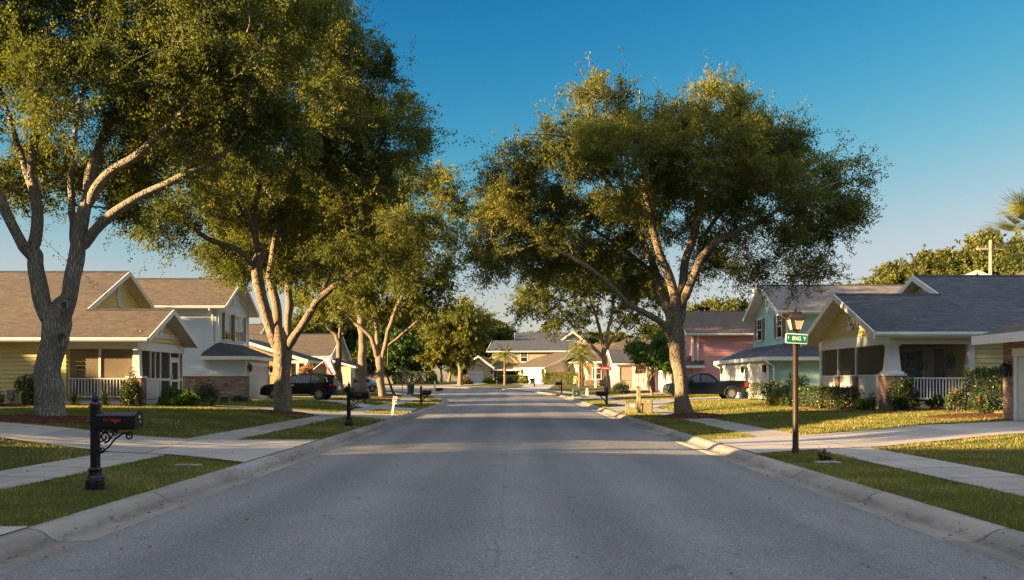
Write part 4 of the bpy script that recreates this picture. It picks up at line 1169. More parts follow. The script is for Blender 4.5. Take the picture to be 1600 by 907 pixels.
# ---------------------------------------------------------------- yellow house on the left
def house_left_yellow():
    g = 0.46
    h = House('yellow_house', (-24, 47, g), 'golden yellow house with tan shingle roof and screened corner porch, behind the big oak')
    XF, YN, YF, XB = -15.8, 40.7, 46.1, -18.9
    sl = 0.47; ze = 3.34
    zp = ze + sl * 3.0; zr = ze + sl * 7.8
    h.gable_roof(-19.08, -15.2, 40.1, 43.1, 46.35, ze, zp, 'sh_tan', ends=(1,))
    h.gable_roof(-36, -19.09, 40.1, 47.9, 55.7, ze, zr, 'sh_tan', rake=(1, 43.05, zp - 0.02))
    w = h.gable((-19.6, 41), (-19.6, 54.8), 6.9, 3.7, zr - 0.25, 'yellow')
    h.oval_vent(w, 6.9, 5.75, 0.36, 0.55); m = h.mb('gable_bracket', 'white'); w.box(m, 6.84, 6.96, 6.30, 6.72, 0.022, 0.06)
    w = h.gable((XF, YN - 0.3), (XF, YF + 0.1), 2.7, 3.22, zp - 0.15, 'yellow')
    w.box(h.mb('beam', 'white'), 0.30, w.L, 3.45, 3.68, 0.021, 0.05)
    h.fan_bracket(w, 2.7, 3.72, 4.42, 0.62)
    w.box(h.mb('beam', 'white'), 0.0, w.L - 0.02, 2.84, 3.215, -0.16, 0.03)
    wn = Wall((XB, YN), (XF, YN)); wn.box(h.mb('beam', 'white'), 0, wn.L - 0.165, 2.90, 3.22, -0.18, 0.0)
    # corner post on brick pier
    m = MB(); m.box(XF - 0.50, YN - 0.12, g - 0.2, XF + 0.12, YN + 0.5, 1.66); m.build('brick_pier', M['brickred'], h.root)
    m = MB(); m.box(XF - 0.54, YN - 0.16, 1.661, XF + 0.16, YN + 0.54, 1.74); m.frust(XF - 0.15, YN + 0.15, 1.741, 2.839, 0.17, 0.17, 0.13, 0.13); m.build('tapered_column', M['white'], h.root)
    # near side
    m = h.mb('porch_skirt', 'white_dirty'); m.box(XB, YN + 0.02, g - 0.2, XF - 0.51, YN + 0.12, 0.70)
    m.box(XF - 0.10, YN + 0.51, g - 0.2, XF - 0.02, YF, 0.70)
    h.mb('porch_floor', 'floorwood').box(XB, YN + 0.0, 0.701, XF - 0.02, YF, 0.76)
    h.railing((XB + 0.02, YN + 0.08), (XF - 0.52, YN + 0.08), 0.84, 1.66, 19)
    ws = Wall((XB, YN + 0.2), (XF - 0.30, YN + 0.2)); h.screen(ws, 0, 1.30, 0.78, 2.90, 0, 'screen_sunlit'); h.screen(ws, 1.39, ws.L, 0.78, 2.90, 0, 'screen_sunlit')
    m = MB(); ws.box(m, 1.30, 1.39, 0.78, 2.90, -0.04, 0.04); m.build('screen_post', M['white'], h.root)
    m = MB(); ws.box(m, -0.1, 0.06, 0.7, 2.90, -0.04, 0.06); m.build('screen_post', M['yellow'], h.root)
    # front side: screens over beadboard, then the screen door
    wf = Wall((XF, YN + 0.5), (XF, YF)); U = lambda y: y - YN - 0.5
    for y in (42.05, 42.6): m = MB(); wf.box(m, U(y) - 0.04, U(y) + 0.04, 1.66, 2.84, -0.09, -0.01); m.build('screen_post', M['white'], h.root)
    h.beadboard(wf, 0.0, U(43.15), 0.75, 1.60, -0.12, -0.06)
    wf.box(h.mb('rail_cap', 'white'), 0, U(43.15), 1.601, 1.66, -0.14, -0.02)
    for a, b in ((0.0, U(42.05) - 0.04), (U(42.05) + 0.04, U(42.6) - 0.04), (U(42.6) + 0.04, U(43.15))): h.screen(wf, a, b, 1.66, 2.84, -0.05)
    fr = MB()
    for y in (43.2, 44.42, 45.62, YF - 0.05): wf.box(fr, U(y) - 0.05, U(y) + 0.05, 0.72, 2.84, -0.10, 0.0)
    for a, b in ((43.25, 44.37), (45.67, YF - 0.1)): wf.box(fr, U(a), U(b), 1.55, 1.66, -0.09, -0.01)
    wf.box(fr, U(44.47), U(45.57), 2.55, 2.63, -0.09, -0.01)
    fr.build('screen_frame', M['white'], h.root)
    for a, b in ((43.25, 44.37), (45.67, YF - 0.1)): h.screen(wf, U(a), U(b), 0.76, 1.55, -0.05); h.screen(wf, U(a), U(b), 1.66, 2.84, -0.05)
    h.screen(wf, U(44.47), U(45.57), 2.63, 2.84, -0.05)
    d = MB(); a, b = U(44.48), U(45.56)
    wf.box(d, a, a + 0.13, 0.76, 2.54, -0.06, 0.0); wf.box(d, b - 0.13, b, 0.76, 2.54, -0.06, 0.0); wf.box(d, a + 0.131, b - 0.131, 2.40, 2.54, -0.06, 0.0); wf.box(d, a + 0.131, b - 0.131, 0.76, 0.98, -0.06, 0.0); wf.box(d, a + 0.131, b - 0.131, 1.50, 1.62, -0.06, 0.0)
    do = d.build('screen_door', M['white'], h.root)
    m = MB(); wf.quad(m, a + 0.13, b - 0.13, 0.98, 1.50, -0.03); wf.quad(m, a + 0.13, b - 0.13, 1.62, 2.40, -0.03); m.build('door_mesh', M['screen'], do)
    m = MB(); wf.box(m, a + 0.04, a + 0.09, 1.60, 1.85, 0.001, 0.06); m.build('handle', M['white'], do)
    h.mb('porch_ceiling', 'ceil').box(XB + 0.01, YN + 0.2, 2.91, XF - 0.17, YF, 2.95)
    # house walls
    h.wall((-35.5, YN), (XB, YN), g - 0.3, 3.3, 'yellow')
    wb = h.wall((XB, YN + 0.3), (XB, 55.0), 0.6, 3.6, 'yellow')
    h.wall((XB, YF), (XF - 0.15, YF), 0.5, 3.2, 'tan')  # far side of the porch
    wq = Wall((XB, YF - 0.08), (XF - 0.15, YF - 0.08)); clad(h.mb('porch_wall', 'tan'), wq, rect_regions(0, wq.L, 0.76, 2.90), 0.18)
    h.window(wb, 0.55, 2.45, 0.95, 2.2, 2, 1, 'ceil', None, muntin=0)
    # meter box on the side wall
    m = MB(); m.box(-21.35, YN - 0.16, 0.78, -21.08, YN - 0.021, 1.18); m.tube([(-21.2, YN - 0.08, 0.78), (-21.2, YN - 0.08, 0.5)], 0.03, 6); m.tube([(-21.08, YN - 0.09, 1.0), (-20.9, YN - 0.09, 0.98), (-20.88, YN - 0.09, 0.5)], 0.025, 6); m.build('meter_box', M['steel'], h.root, bevel=0.015)
    h.flush(); return h

# ---------------------------------------------------------------- blue-grey two-storey house, left
def house_left_bluegrey():
    g = 0.36
    h = House('two_storey_house', (-24, 65, g), 'blue-grey two-storey house with stone base and tan roof, beside the black car')
    YN, YF = 62.0, 69.0; XU, XG = -19.0, -17.2
    h.gable_roof(-33, -18.35, 61.45, 65.5, 69.55, 6.36, 8.55, 'sh_tan')
    wn = h.wall((-32, YN), (XU, YN), 2.02, 6.3, 'bluegrey')
    wf = h.wall((XU, YN), (XU, YF), 3.0, 6.3, 'bluegrey')
    w = h.gable((XU, YN - 0.2), (XU, YF + 0.2), 3.7, 6.301, 8.33, 'bluegrey'); h.fan_bracket(w, 3.7, 6.95, 8.0, 0.85)
    h.corner(XU, YN, 4.0, 6.2, 'white', 0.08); h.corner(XU, YF, 3.5, 6.2, 'white', 0.08)
    # windows of the upper front
    h.window(wf, 1.45, 2.55, 4.35, 5.98, 1, 2, 'white', 'shutter_dark', 0.42)
    h.window(wf, 3.75, 5.75, 4.35, 5.98, 2, 2, 'white', 'shutter_dark', 0.42)
    # garage wing
    h.wall((XU, YN), (XG, YN), 2.02, 3.0, 'bluegrey')
    st = Wall((-32, YN - 0.05), (XG + 0.06, YN - 0.05)); clad(h.mb('stone_base', 'stone'), st, rect_regions(0, st.L, g - 0.3, 1.87), 0)
    st.box(h.mb('stone_cap', 'white_dirty'), 0, st.L, 1.871, 2.02, -0.06, 0.06)
    sf = Wall((XG + 0.05, YN - 0.05), (XG + 0.05, 62.75)); clad(h.mb('stone_base', 'stone'), sf, rect_regions(0, sf.L, g - 0.3, 1.87), 0)
    sf.box(h.mb('stone_cap', 'white_dirty'), 0.061, sf.L, 1.871, 2.02, -0.06, 0.06)
    s2 = Wall((XG + 0.05, 67.35), (XG + 0.05, 68.0)); clad(h.mb('stone_base', 'stone'), s2, rect_regions(0, s2.L, g - 0.3, 1.87), 0)
    s2.box(h.mb('stone_cap', 'white_dirty'), 0, s2.L, 1.871, 2.02, -0.06, 0.06)
    wg = h.wall((XG, YN), (XG, 68.0), g - 0.3, 3.0, 'bluegrey')
    h.garage_door(wg, 0.85, 5.25, 0.42, 2.55, 4, 5)
    h.lantern(wg, 0.35, 2.35, 0.9); h.lantern(wg, 5.75, 2.35, 0.9)
    h.corner(XG, YN - 0.0, 2.03, 3.0, 'white', 0.075)
    e = 3.14; A = (-19.95, 61.4, e); B = (-16.65, 61.4, e); C = (-19.0, 62.02, 4.06); D = (-16.65, 68.7, e); E = (-19.0, 68.0, 4.06)
    h.hip([[A, B, C], [B, D, E, C], [D, (-19.0, 68.7, e), E], [A, C, (-19.95, 62.0, e + 0.3)]], 'sh_dark')
    f = h.mb('skirt_fascia', 'white'); f.box(A[0], A[1] - 0.04, e - 0.22, B[0] + 0.04, A[1], e + 0.01); f.box(B[0], B[1] + 0.001, e - 0.22, B[0] + 0.04, D[1], e + 0.01)
    h.mb('skirt_soffit', 'white_dirty').box(A[0] + 0.01, A[1] + 0.001, e - 0.2, B[0] - 0.001, YN - 0.06, e - 0.16); h.mb('skirt_soffit', 'white_dirty').box(XG + 0.03, YN, e - 0.2, B[0] - 0.001, D[1], e - 0.16)
    h.downspout([(-19.35, 61.36, 6.2), (-19.35, 61.36, 6.1), (-19.3, 61.86, 5.85), (-19.3, 61.9, 4.25), (-19.25, 61.75, 3.95)])
    h.flush(); return h

# ---------------------------------------------------------------- teal two-storey house, right
def house_right_teal():
    g = 0.36
    h = House('two_storey_house', (24, 65, g), 'teal stucco two-storey house with double garage and oval gable vent, behind the pickup truck')
    XU, XG = 17.5, 16.0; YN = 61.5
    h.gable_roof(16.85, 36, 61.0, 65.5, 70.0, 6.02, 8.1, 'sh_grey')
    wf = h.wall((XU, 69.5), (XU, YN), 3.5, 6.0, 'teal', course=None)
    w = h.gable((XU, 69.6), (XU, 61.4), 4.1, 6.0, 7.9, 'teal', course=None)
    h.oval_vent(w, 4.0, 6.75, 0.42, 0.55)
    h.wall((XU, YN), (36, YN), 3.0, 6.0, 'teal', course=None)
    h.window(wf, 1.15, 2.35, 4.45, 5.85, 1, 2, 'white', 'shutter_brown', 0.5)
    h.window(wf, 6.25, 7.35, 4.45, 5.85, 1, 2, 'white', 'shutter_brown', 0.5)
    h.downspout([(16.95, 61.1, 5.9), (17.0, 61.15, 5.8), (17.55, 61.38, 5.5), (17.6, 61.4, 4.3)])
    wg = h.wall((XG, 73.0), (XG, 60.0), g - 0.3, 3.0, 'teal', course=None)
    h.wall((XG, 60.0), (23, 60.0), g - 0.3, 3.0, 'teal', course=None)
    U = lambda y: 73.0 - y
    h.garage_door(wg, U(71.6), U(66.75), 0.37, 2.45, 4, 5); h.garage_door(wg, U(65.0), U(60.5), 0.37, 2.45, 4, 5)
    for y in (72.4, 65.85, 60.22): h.lantern(wg, U(y), 2.3, 0.9)
    e = 3.05; s_ = 3.96
    A = (15.5, 59.5, e); B = (15.5, 73.5, e); C = (17.5, 71.6, s_); D = (17.5, 61.5, s_)
    h.hip([[B, A, D, C], [A, (24, 59.5, e), (24, 61.5, s_), D], [(24, 73.5, e), B, C, (24, 71.6, s_)], [D, (24, 61.5, s_), (24, 71.6, s_), C]], 'sh_slate')
    f = h.mb('lower_fascia', 'white_dirty'); f.box(15.46, 59.46, e - 0.22, 24, 59.5, e + 0.01); f.box(15.46, 59.501, e - 0.22, 15.5, 73.5, e + 0.01)
    so = h.mb('lower_soffit', 'white_dirty'); so.box(15.501, 59.501, e - 0.2, 24, 59.98, e - 0.16); so.box(15.501, 59.99, e - 0.2, 15.98, 73.5, e - 0.16)
    h.downspout([(15.42, 73.2, 2.95), (15.42, 73.2, 2.8), (15.9, 73.1, 2.5), (15.93, 73.0, 0.4)], 0.05)
    h.downspout([(15.6, 59.42, 2.95), (15.7, 59.42, 2.78), (16.2, 59.9, 2.55), (16.35, 59.94, 2.5), (16.35, 59.94, 0.4)], 0.055)
    h.corner(XG - 0.02, 60.0, 0.36, 2.85, 'white_dirty', 0.06)
    # rear wing with its own gable towards the street corner
    r = MB(); r.face([(25.0, 72, 6.3), (25.0, 64, 6.3), (31.0, 64, 8.9), (31.0, 72, 8.9)]); r.face([(37, 64, 6.3), (37, 72, 6.3), (31, 72, 8.9), (31, 64, 8.9)]); r.build('wing_roof', M['sh_tan'], h.root)
    m = MB(); m.face([(25.5, 64.4, 6.0), (36.5, 64.4, 6.0), (36.5, 64.4, 6.35), (31, 64.4, 8.7), (25.5, 64.4, 6.35)]); m.build('wing_gable', M['teal'], h.root)
    m = MB(); m.bar((24.9, 63.97, 6.2), (31, 63.97, 8.84), 0.06, 0.26); m.bar((31, 63.97, 8.84), (37.1, 63.97, 6.2), 0.06, 0.26); m.build('wing_fascia', M['white'], h.root)
    h.flush(); return h

def house_right_pink():
    g = 0.36
    h = House('two_storey_house', (22, 91, g), 'salmon pink two-storey house with brown roof, right behind the big street oak')
    YN, YF, X0 = 85.0, 97.0, 16.0
    h.gable_roof(15.3, 34, 84.4, 91.0, 97.6, 5.75, 8.2, 'sh_brown')
    h.wall((X0, YN), (33, YN), 0.1, 5.7, 'pink', course=0.22)
    wf = h.wall((X0, YF), (X0, YN), 0.1, 5.7, 'pink', course=0.22)
    h.gable((X0, YF + 0.2), (X0, YN - 0.2), 6.2, 5.7, 7.95, 'pink', course=0.22)
    h.window(wf, 8.2, 9.4, 3.9, 5.3, 1, 2, 'white', None); h.window(wf, 3.2, 4.6, 3.9, 5.3, 1, 2, 'white', None)
    h.corner(X0, YN, 2.9, 5.5, 'white', 0.09)
    h.downspout([(16.35, 84.3, 5.6), (16.4, 84.5, 5.3), (16.45, 84.9, 5.0), (16.45, 84.92, 3.3)], 0.06)
    # ground-floor wing towards the street
    wg = h.wall((14.2, 95), (14.2, YN + 0.2), 0.1, 3.0, 'pink', course=0.22); h.wall((14.2, YN + 0.2), (X0, YN + 0.2), 0.1, 3.0, 'pink', course=0.22)
    h.garage_door(wg, 3.0, 7.6, 0.35, 2.4, 4, 5)
    e = 2.95; A = (13.6, 84.6, e); B = (17.0, 84.6, e); C = (16.0, 85.3, 3.85); D = (13.6, 95.6, e); E = (16.0, 95.0, 3.85)
    h.hip([[A, B, (17.0, 84.99, 3.4), C], [D, A, C, E]], 'sh_brown')
    f = h.mb('lower_fascia', 'white'); f.box(13.56, 84.55, e - 0.24, 17.0, 84.6, e + 0.01); f.box(13.56, 84.601, e - 0.24, 13.6, 95.6, e + 0.01)
    h.flush(); return h

def house_right_brick():
    g = 0.40
    h = House('brick_garage_house', (18, 22, g), 'brown brick house with white garage door at the right edge of the picture')
    XF = 13.6; Y1 = 26.6; Y0 = 12.0
    wf = h.wall((XF, Y1), (XF, Y0), g - 0.4, 2.75, 'brickwall', course=None)
    h.wall((26, Y1), (XF, Y1), g - 0.4, 2.75, 'brickwall', course=None)
    h.wall((XF, Y0), (26, Y0), g - 0.4, 2.75, 'brickwall', course=None)
    h.garage_door(wf, 0.86, 5.6, 0.40, 2.18, 4, 4, 'white', 'door_white')
    h.lantern(wf, 0.42, 1.78, 0.72, 0.17)
    e = 2.78; a, b = 13.05, 27.0; y0, y1 = 11.4, 27.15; s_ = 0.5; hx = (y1 - y0) / 2
    R0 = (a + hx, (y0 + y1) / 2, e + hx * s_ * 0.8)
    h.hip([[(a, y1, e), (a, y0, e), R0], [(b, y1, e), (a, y1, e), R0, (b, R0[1], R0[2])], [(a, y0, e), (b, y0, e), (b, R0[1], R0[2]), R0]], 'sh_brown')
    f = h.mb('fascia', 'white'); f.box(a - 0.04, y0, e - 0.24, a, y1 + 0.04, e + 0.012); f.box(a + 0.001, y1, e - 0.24, b, y1 + 0.04, e + 0.012)
    h.mb('soffit', 'white_dirty').box(a + 0.001, y0, e - 0.2, XF + 0.0, y1 - 0.001, e - 0.16); h.mb('soffit', 'white_dirty').box(XF + 0.001, Y1 + 0.001, e - 0.2, b, y1 - 0.001, e - 0.16)
    h.flush(); return h

# ---------------------------------------------------------------- houses farther along
def house_left_orange():
    g = 0.36; YN = 78.0
    h = House('gabled_house', (-20, 83, g), 'orange-tan sided house with low grey gable and white porch posts, behind the black car')
    # ridge runs away from the camera; the right slope falls to the street side
    zr = 5.25; ze = 3.25; xr, xe = -23.0, -16.45; YB = 88
    r = h.mb('roof', 'sh_slate'); r.face([(xe, YN - 0.6, ze), (xe, YB, ze), (xr, YB, zr), (xr, YN - 0.6, zr)]); r.face([(-29.5, YB, ze), (-29.5, YN - 0.6, ze), (xr, YN - 0.6, zr), (xr, YB, zr)])
    so = h.mb('soffit', 'white_dirty'); so.face([(xr, YN - 0.6, zr - 0.15), (xr, YB, zr - 0.15), (xe, YB, ze - 0.15), (xe, YN - 0.6, ze - 0.15)])
    f = h.mb('fascia', 'white'); f.bar((xe, YN - 0.63, ze - 0.1), (xr, YN - 0.63, zr - 0.1), 0.05, 0.26); f.bar((xr, YN - 0.63, zr - 0.1), (-29.5, YN - 0.63, ze - 0.1), 0.05, 0.26); f.box(xe, YN - 0.6, ze - 0.22, xe + 0.04, YB, ze + 0.01)
    w = Wall((-29, YN), (-18.4, YN)); clad(h.mb('wall', 'orange'), w, [(0.1, 3.3, lambda z: 0, lambda z: w.L), (3.3, 5.0, lambda z: 6 * (z - 3.3) / 1.7, lambda z: w.L - 4.6 * (z - 3.3) / 1.7)], 0.2)
    h.wall((-18.4, YN), (-18.4, YN + 3.2), 0.1, 3.9, 'orange', course=0.2)
    wb = h.wall((-18.4, YN + 3.2), (-16.9, YN + 3.2), 0.1, 3.3, 'goldwall', course=0.2)
    h.wall((-16.9, YN + 3.2), (-16.9, YB - 0.4), 0.1, 3.2, 'orange', course=0.2)
    h.window(wb, 0.35, 1.15, 1.1, 2.4, 1, 2)
    for x in (-18.0, -17.35, -16.7): m = MB(); m.box(x - 0.11, YN - 0.4, 0.5, x + 0.11, YN - 0.18, 3.0); m.build('porch_post', M['white'], h.root)
    h.mb('porch_beam', 'white').box(-18.39, YN - 0.42, 3.001, -16.5, YN - 0.16, 3.22); h.mb('porch_floor', 'floorwood').box(-18.38, YN - 0.4, 0.2, -16.6, YN + 3.2, 0.5)
    h.flush(); return h

def house_left_tanroof():
    g = 0.4
    h = House('long_house', (-24, 102, g), 'cream house with wide tan shingle roof and small blue-grey side roof, beyond the flag')
    h.gable_roof(-31, -18.0, 95.5, 101.5, 107.5, 4.05, 6.55, 'sh_tan')
    h.wall((-30.5, 96.0), (-18.5, 96.0), 0.1, 4.0, 'cream', course=None)
    wf = h.wall((-18.5, 96.0), (-18.5, 107), 0.1, 4.0, 'cream', course=None); h.gable((-18.5, 95.8), (-18.5, 107.2), 5.7, 4.0, 6.3, 'cream', course=None)
    # lower wing to the right
    h.wall((-18.5, 94.6), (-15.9, 94.6), 0.1, 3.0, 'cream', course=None); ww = h.wall((-15.9, 94.6), (-15.9, 104), 0.1, 3.0, 'teal', course=None)
    h.window(ww, 1.0, 2.4, 1.2, 2.4, 1, 2)
    r = h.mb('roof', 'sh_slate'); r.face([(-19, 94, 4.0), (-15.3, 94, 3.0), (-15.3, 104.6, 3.0), (-19, 104.6, 4.0)])
    h.mb('fascia', 'white').bar((-19, 93.97, 3.92), (-15.3, 93.97, 2.92), 0.05, 0.2); h.mb('fascia', 'white').box(-15.3, 94, 2.82, -15.26, 104.6, 3.01)
    # second roof ridge behind
    h.gable_roof(-40, -27.6, 101, 108, 115, 4.8, 8.0, 'sh_tan', gutter=False)
    h.flush(); return h

def house_right_porchbrick():
    g = 0.5
    h = House('brick_porch_house', (16, 105, g), 'pinkish brick house with dark-roofed porch gable and white picket rail, behind the small green tree')
    h.gable_roof(10.4, 15, 99.6, 104, 108.4, 3.4, 4.95, 'sh_dark')
    w = h.gable((11.0, 108), (11.0, 100), 4.0, 3.35, 4.75, 'goldwall', course=0.22)
    w.box(h.mb('porch_beam', 'white'), 0, w.L, 3.05, 3.349, -0.2, 0.03)
    for y in (100.1, 102.7, 105.3, 107.9): m = MB(); m.box(10.95, y - 0.13, 0.4, 11.21, y + 0.13, 3.05); m.build('porch_post', M['white'], h.root)
    wb = h.wall((14.0, 112), (14.0, 98), 0.2, 4.0, 'brickpink', course=None); wn = h.wall((14.0, 98), (26, 98), 0.2, 4.0, 'brickpink', course=None)
    h.window(wb, 5.6, 6.9, 1.3, 2.7, 1, 2); h.window(wb, 9.3, 10.6, 1.3, 2.7, 1, 2); h.window(wn, 0.6, 1.6, 1.0, 2.5, 1, 2)
    h.railing((11.1, 100.2), (14.0, 100.2), 0.75, 1.55, 16)
    h.mb('porch_floor', 'cream').box(11.0, 100, 0.3, 14, 108, 0.7)
    e = 3.95; s_ = 6.3
    h.hip([[(13.4, 97.4, e), (27, 97.4, e), (22, 105, s_), (18.5, 105, s_)], [(13.4, 112.6, e), (13.4, 97.4, e), (18.5, 105, s_)], [(27, 112.6, e), (13.4, 112.6, e), (18.5, 105, s_), (22, 105, s_)]], 'sh_brown')
    h.mb('fascia', 'white').box(13.36, 97.36, e - 0.25, 27, 97.4, e + 0.01); h.mb('fascia', 'white').box(13.36, 97.401, e - 0.25, 13.4, 112.6, e + 0.01)
    h.flush(); return h

def house_far_hip():
    g = 0.8
    h = House('hip_roof_house', (15, 128, g), 'reddish brick house with tan hip roof and low stone base, behind the pair of palms')
    w = h.wall((9.6, 136), (9.6, 122), 0.4, 4.1, 'brickpink', course=None); wn = h.wall((9.6, 122), (26, 122), 0.4, 4.1, 'brickpink', course=None)
    for u in (0.7, 3.0): h.window(wn, u, u + 1.0, 1.9, 3.2, 1, 2)
    st = Wall((9.0, 121.8), (20, 121.8)); st.box(h.mb('stone_base', 'stone'), 0, 8, 0.4, 1.75, -0.3, 0)
    e = 4.1; s_ = 7.4
    h.hip([[(9.0, 121.4, e), (27, 121.4, e), (20, 129, s_), (15.5, 129, s_)], [(9.0, 136.6, e), (9.0, 121.4, e), (15.5, 129, s_)], [(27, 136.6, e), (9, 136.6, e), (15.5, 129, s_), (20, 129, s_)]], 'sh_tan')
    h.mb('fascia', 'white').box(8.96, 121.36, e - 0.25, 27, 121.4, e + 0.01)
    h.flush(); return h

def house_far_garage():
    """cream garage house turned towards the bend; built square, then turned"""
    g = 1.0
    h = House('garage_house', (4.85, 140, g), 'cream stucco house with bright white garage door turned towards the bend', rotz=math.radians(-58))
    wf = h.wall((-7.5, 0), (0, 0), 0, 2.6, 'cream', course=None)
    ws = Wall((0, 0), (0, 11)); clad(h.mb('wall', 'cream'), ws, [(0, 2.5, lambda z: 0, lambda z: 11), (2.5, 4.6, lambda z: 5.5 * (z - 2.5) / 2.1, lambda z: 11 - 5.5 * (z - 2.5) / 2.1)], None)
    h.garage_door(wf, 2.0, 6.6, 0.0, 2.15, 4, 5)
    h.lantern(wf, 7.05, 1.9, 1.2); h.lantern(wf, 1.5, 1.9, 1.2)
    h.gable_roof(-8.1, 0.6, -0.6, 5.5, 11.6, 2.6, 4.95, 'sh_tan')
    # taller main body behind, set to the right
    w2 = Wall((0.0, 4.2), (12, 4.2)); clad(h.mb('wall', 'cream'), w2, rect_regions(0, 12, 0, 3.4), None)
    h.wall((12, 4.2), (12, 14), 0, 3.4, 'cream', course=None)
    h.gable_roof(-5.5, 12.6, 3.6, 9.0, 14.6, 3.4, 6.2, 'sh_brown')
    h.flush(); return h

def house_far_gold():
    g = 1.0
    h = House('golden_house', (1, 150, g), 'golden-tan two-storey house with gabled garage and brown screened porch, behind the single palm')
    # gabled garage, facing the street
    Y = 146.0; um = -4.55
    w = Wall((-6.3, Y), (-2.7, Y)); clad(h.mb('wall', 'goldwall'), w, rect_regions(0, w.L, g - 0.4, 3.55), 0.25)
    h.wall((-6.3, Y + 8), (-6.3, Y), g - 0.4, 3.55, 'goldwall', course=0.25)
    wt = Wall((-6.3, Y), (-2.7, Y)); clad(h.mb('gable_wall', 'goldwall'), wt, gable_regions(-0.3, 3.9, 1.75, 3.5, 5.25), 0.25)
    h.fan_bracket(wt, 1.75, 4.2, 5.0, 0.5)
    h.garage_door(w, 0.35, 2.2, g, 2.85, 4, 4, lites=True)
    r = h.mb('roof', 'sh_brown'); r.face([(um, Y - 0.6, 5.5), (um, Y + 8, 5.5), (-7.0, Y + 8, 3.6), (-7.0, Y - 0.6, 3.6)]); r.face([(um, Y + 8, 5.5), (um, Y - 0.6, 5.5), (-2.0, Y - 0.6, 3.6), (-2.0, Y + 8, 3.6)])
    f = h.mb('fascia', 'white'); f.bar((-7.0, Y - 0.63, 3.5), (um, Y - 0.63, 5.4), 0.06, 0.26); f.bar((um, Y - 0.63, 5.4), (-2.0, Y - 0.63, 3.5), 0.06, 0.26)
    # screened porch
    wp = Wall((-2.7, Y), (0.2, Y)); 
    for i in range(5): m = MB(); wp.box(m, i * 0.52 - 0.06, i * 0.52 + 0.06, g, 3.4, -0.1, 0); m.build('screen_post', M['goldwall'], h.root)
    for i in range(4): h.screen(wp, i * 0.52 + 0.06, i * 0.52 + 0.46, 1.75, 3.3, -0.05)
    wp.box(h.mb('wall', 'goldwall'), 0, 2.2, g - 0.4, 1.74, -0.08, -0.02)
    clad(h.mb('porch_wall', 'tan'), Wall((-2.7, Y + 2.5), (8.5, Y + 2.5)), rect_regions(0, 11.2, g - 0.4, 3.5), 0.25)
    r.face([(-2.4, Y - 0.4, 3.4), (8.6, Y - 0.4, 3.4), (8.6, Y + 3.2, 4.5), (-2.4, Y + 3.2, 4.5)]); h.mb('fascia', 'white').box(-2.4, Y - 0.45, 3.18, 8.6, Y - 0.4, 3.41)
    # upper storey
    wu = Wall((-3.0, Y + 3), (9.0, Y + 3)); clad(h.mb('wall', 'tan'), wu, rect_regions(0, 12, 4.2, 6.2), 0.25); h.wall((-3.0, Y + 12), (-3.0, Y + 3), 4.2, 6.2, 'goldwall', course=0.25)
    h.gable((-3.0, Y + 12.1), (-3.0, Y + 2.9), 4.6, 6.2, 7.8, 'goldwall', course=0.25)
    h.window(wu, 4.55, 5.55, 4.65, 6.0, 1, 2)
    h.gable_roof(-3.8, 9.6, Y + 2.4, Y + 7.5, Y + 12.6, 6.25, 8.1, 'sh_slate')
    h.flush(); h.root.rotation_euler = (0, 0, math.radians(-9)); return h

def house_far_grey():
    g = 1.2
    h = House('grey_roof_house', (11, 172, g), 'pale house with blue-grey double gable roof rising behind the cream garage house')
    h.gable_roof(0.5, 16, 164, 170, 176, 7.6, 10.2, 'sh_slate', gutter=False)
    h.wall((1.2, 164.6), (15.5, 164.6), 0.8, 7.6, 'cream', course=None); h.gable((1.2, 175.6), (1.2, 164.4), 5.6, 7.5, 9.9, 'cream', course=None); h.wall((1.2, 175.6), (1.2, 164.4), 0.8, 7.6, 'cream', course=None)
    r = h.mb('roof', 'sh_slate'); r.face([(7.5, 161, 7.9), (7.5, 170, 7.9), (10.2, 170, 9.9), (10.2, 161, 9.9)][::-1]); r.face([(12.9, 161, 7.9), (12.9, 170, 7.9), (10.2, 170, 9.9), (10.2, 161, 9.9)])
    m = h.mb('gable_wall', 'cream'); m.face([(7.9, 161.5, 0.8), (12.5, 161.5, 0.8), (12.5, 161.5, 8.0), (10.2, 161.5, 9.7), (7.9, 161.5, 8.0)])
    h.mb('fascia', 'white').bar((7.4, 160.97, 7.8), (10.2, 160.97, 9.85), 0.06, 0.3); h.mb('fascia', 'white').bar((10.2, 160.97, 9.85), (13.0, 160.97, 7.8), 0.06, 0.3)
    h.flush(); return h

def house_far_edge():
    g = 0.6
    h = House('tan_roof_house', (40, 60, g), 'house with pinkish tan roof showing above the slate roof at the right edge')
    e = 5.2; s_ = 9.2
    h.hip([[(27.5, 54.6, e), (50, 54.6, e), (44, 61, s_), (33.8, 61, s_)], [(27.5, 67.4, e), (27.5, 54.6, e), (33.8, 61, s_)], [(50, 67.4, e), (27.5, 67.4, e), (33.8, 61, s_), (44, 61, s_)]], 'sh_tan')
    h.wall((28.2, 66.8), (28.2, 55.2), 0.2, e, 'cream', course=None); h.wall((28.2, 55.2), (50, 55.2), 0.2, e, 'cream', course=None)
    h.mb('fascia', 'white').box(27.46, 54.56, e - 0.25, 50, 54.6, e + 0.01)
    h.flush(); return h

def house_left_hidden_far():
    g = 0.9
    h = House('shed_house', (-22, 150, g), 'low grey-roofed house glimpsed beyond the dark hedge at the end of the street')
    h.gable_roof(-27, -16.8, 146, 150, 154, 3.2, 5.0, 'sh_grey', gutter=False); h.wall((-26.5, 146.6), (-17.4, 146.6), 0.6, 3.1, 'tan', course=None)
    ww = h.wall((-17.4, 146.6), (-17.4, 153.6), 0.6, 3.1, 'tan', course=None)
    h.gable((-17.4, 146.3), (-17.4, 153.7), 3.7, 3.1, 4.7, 'goldwall', course=None); h.flush(); return h

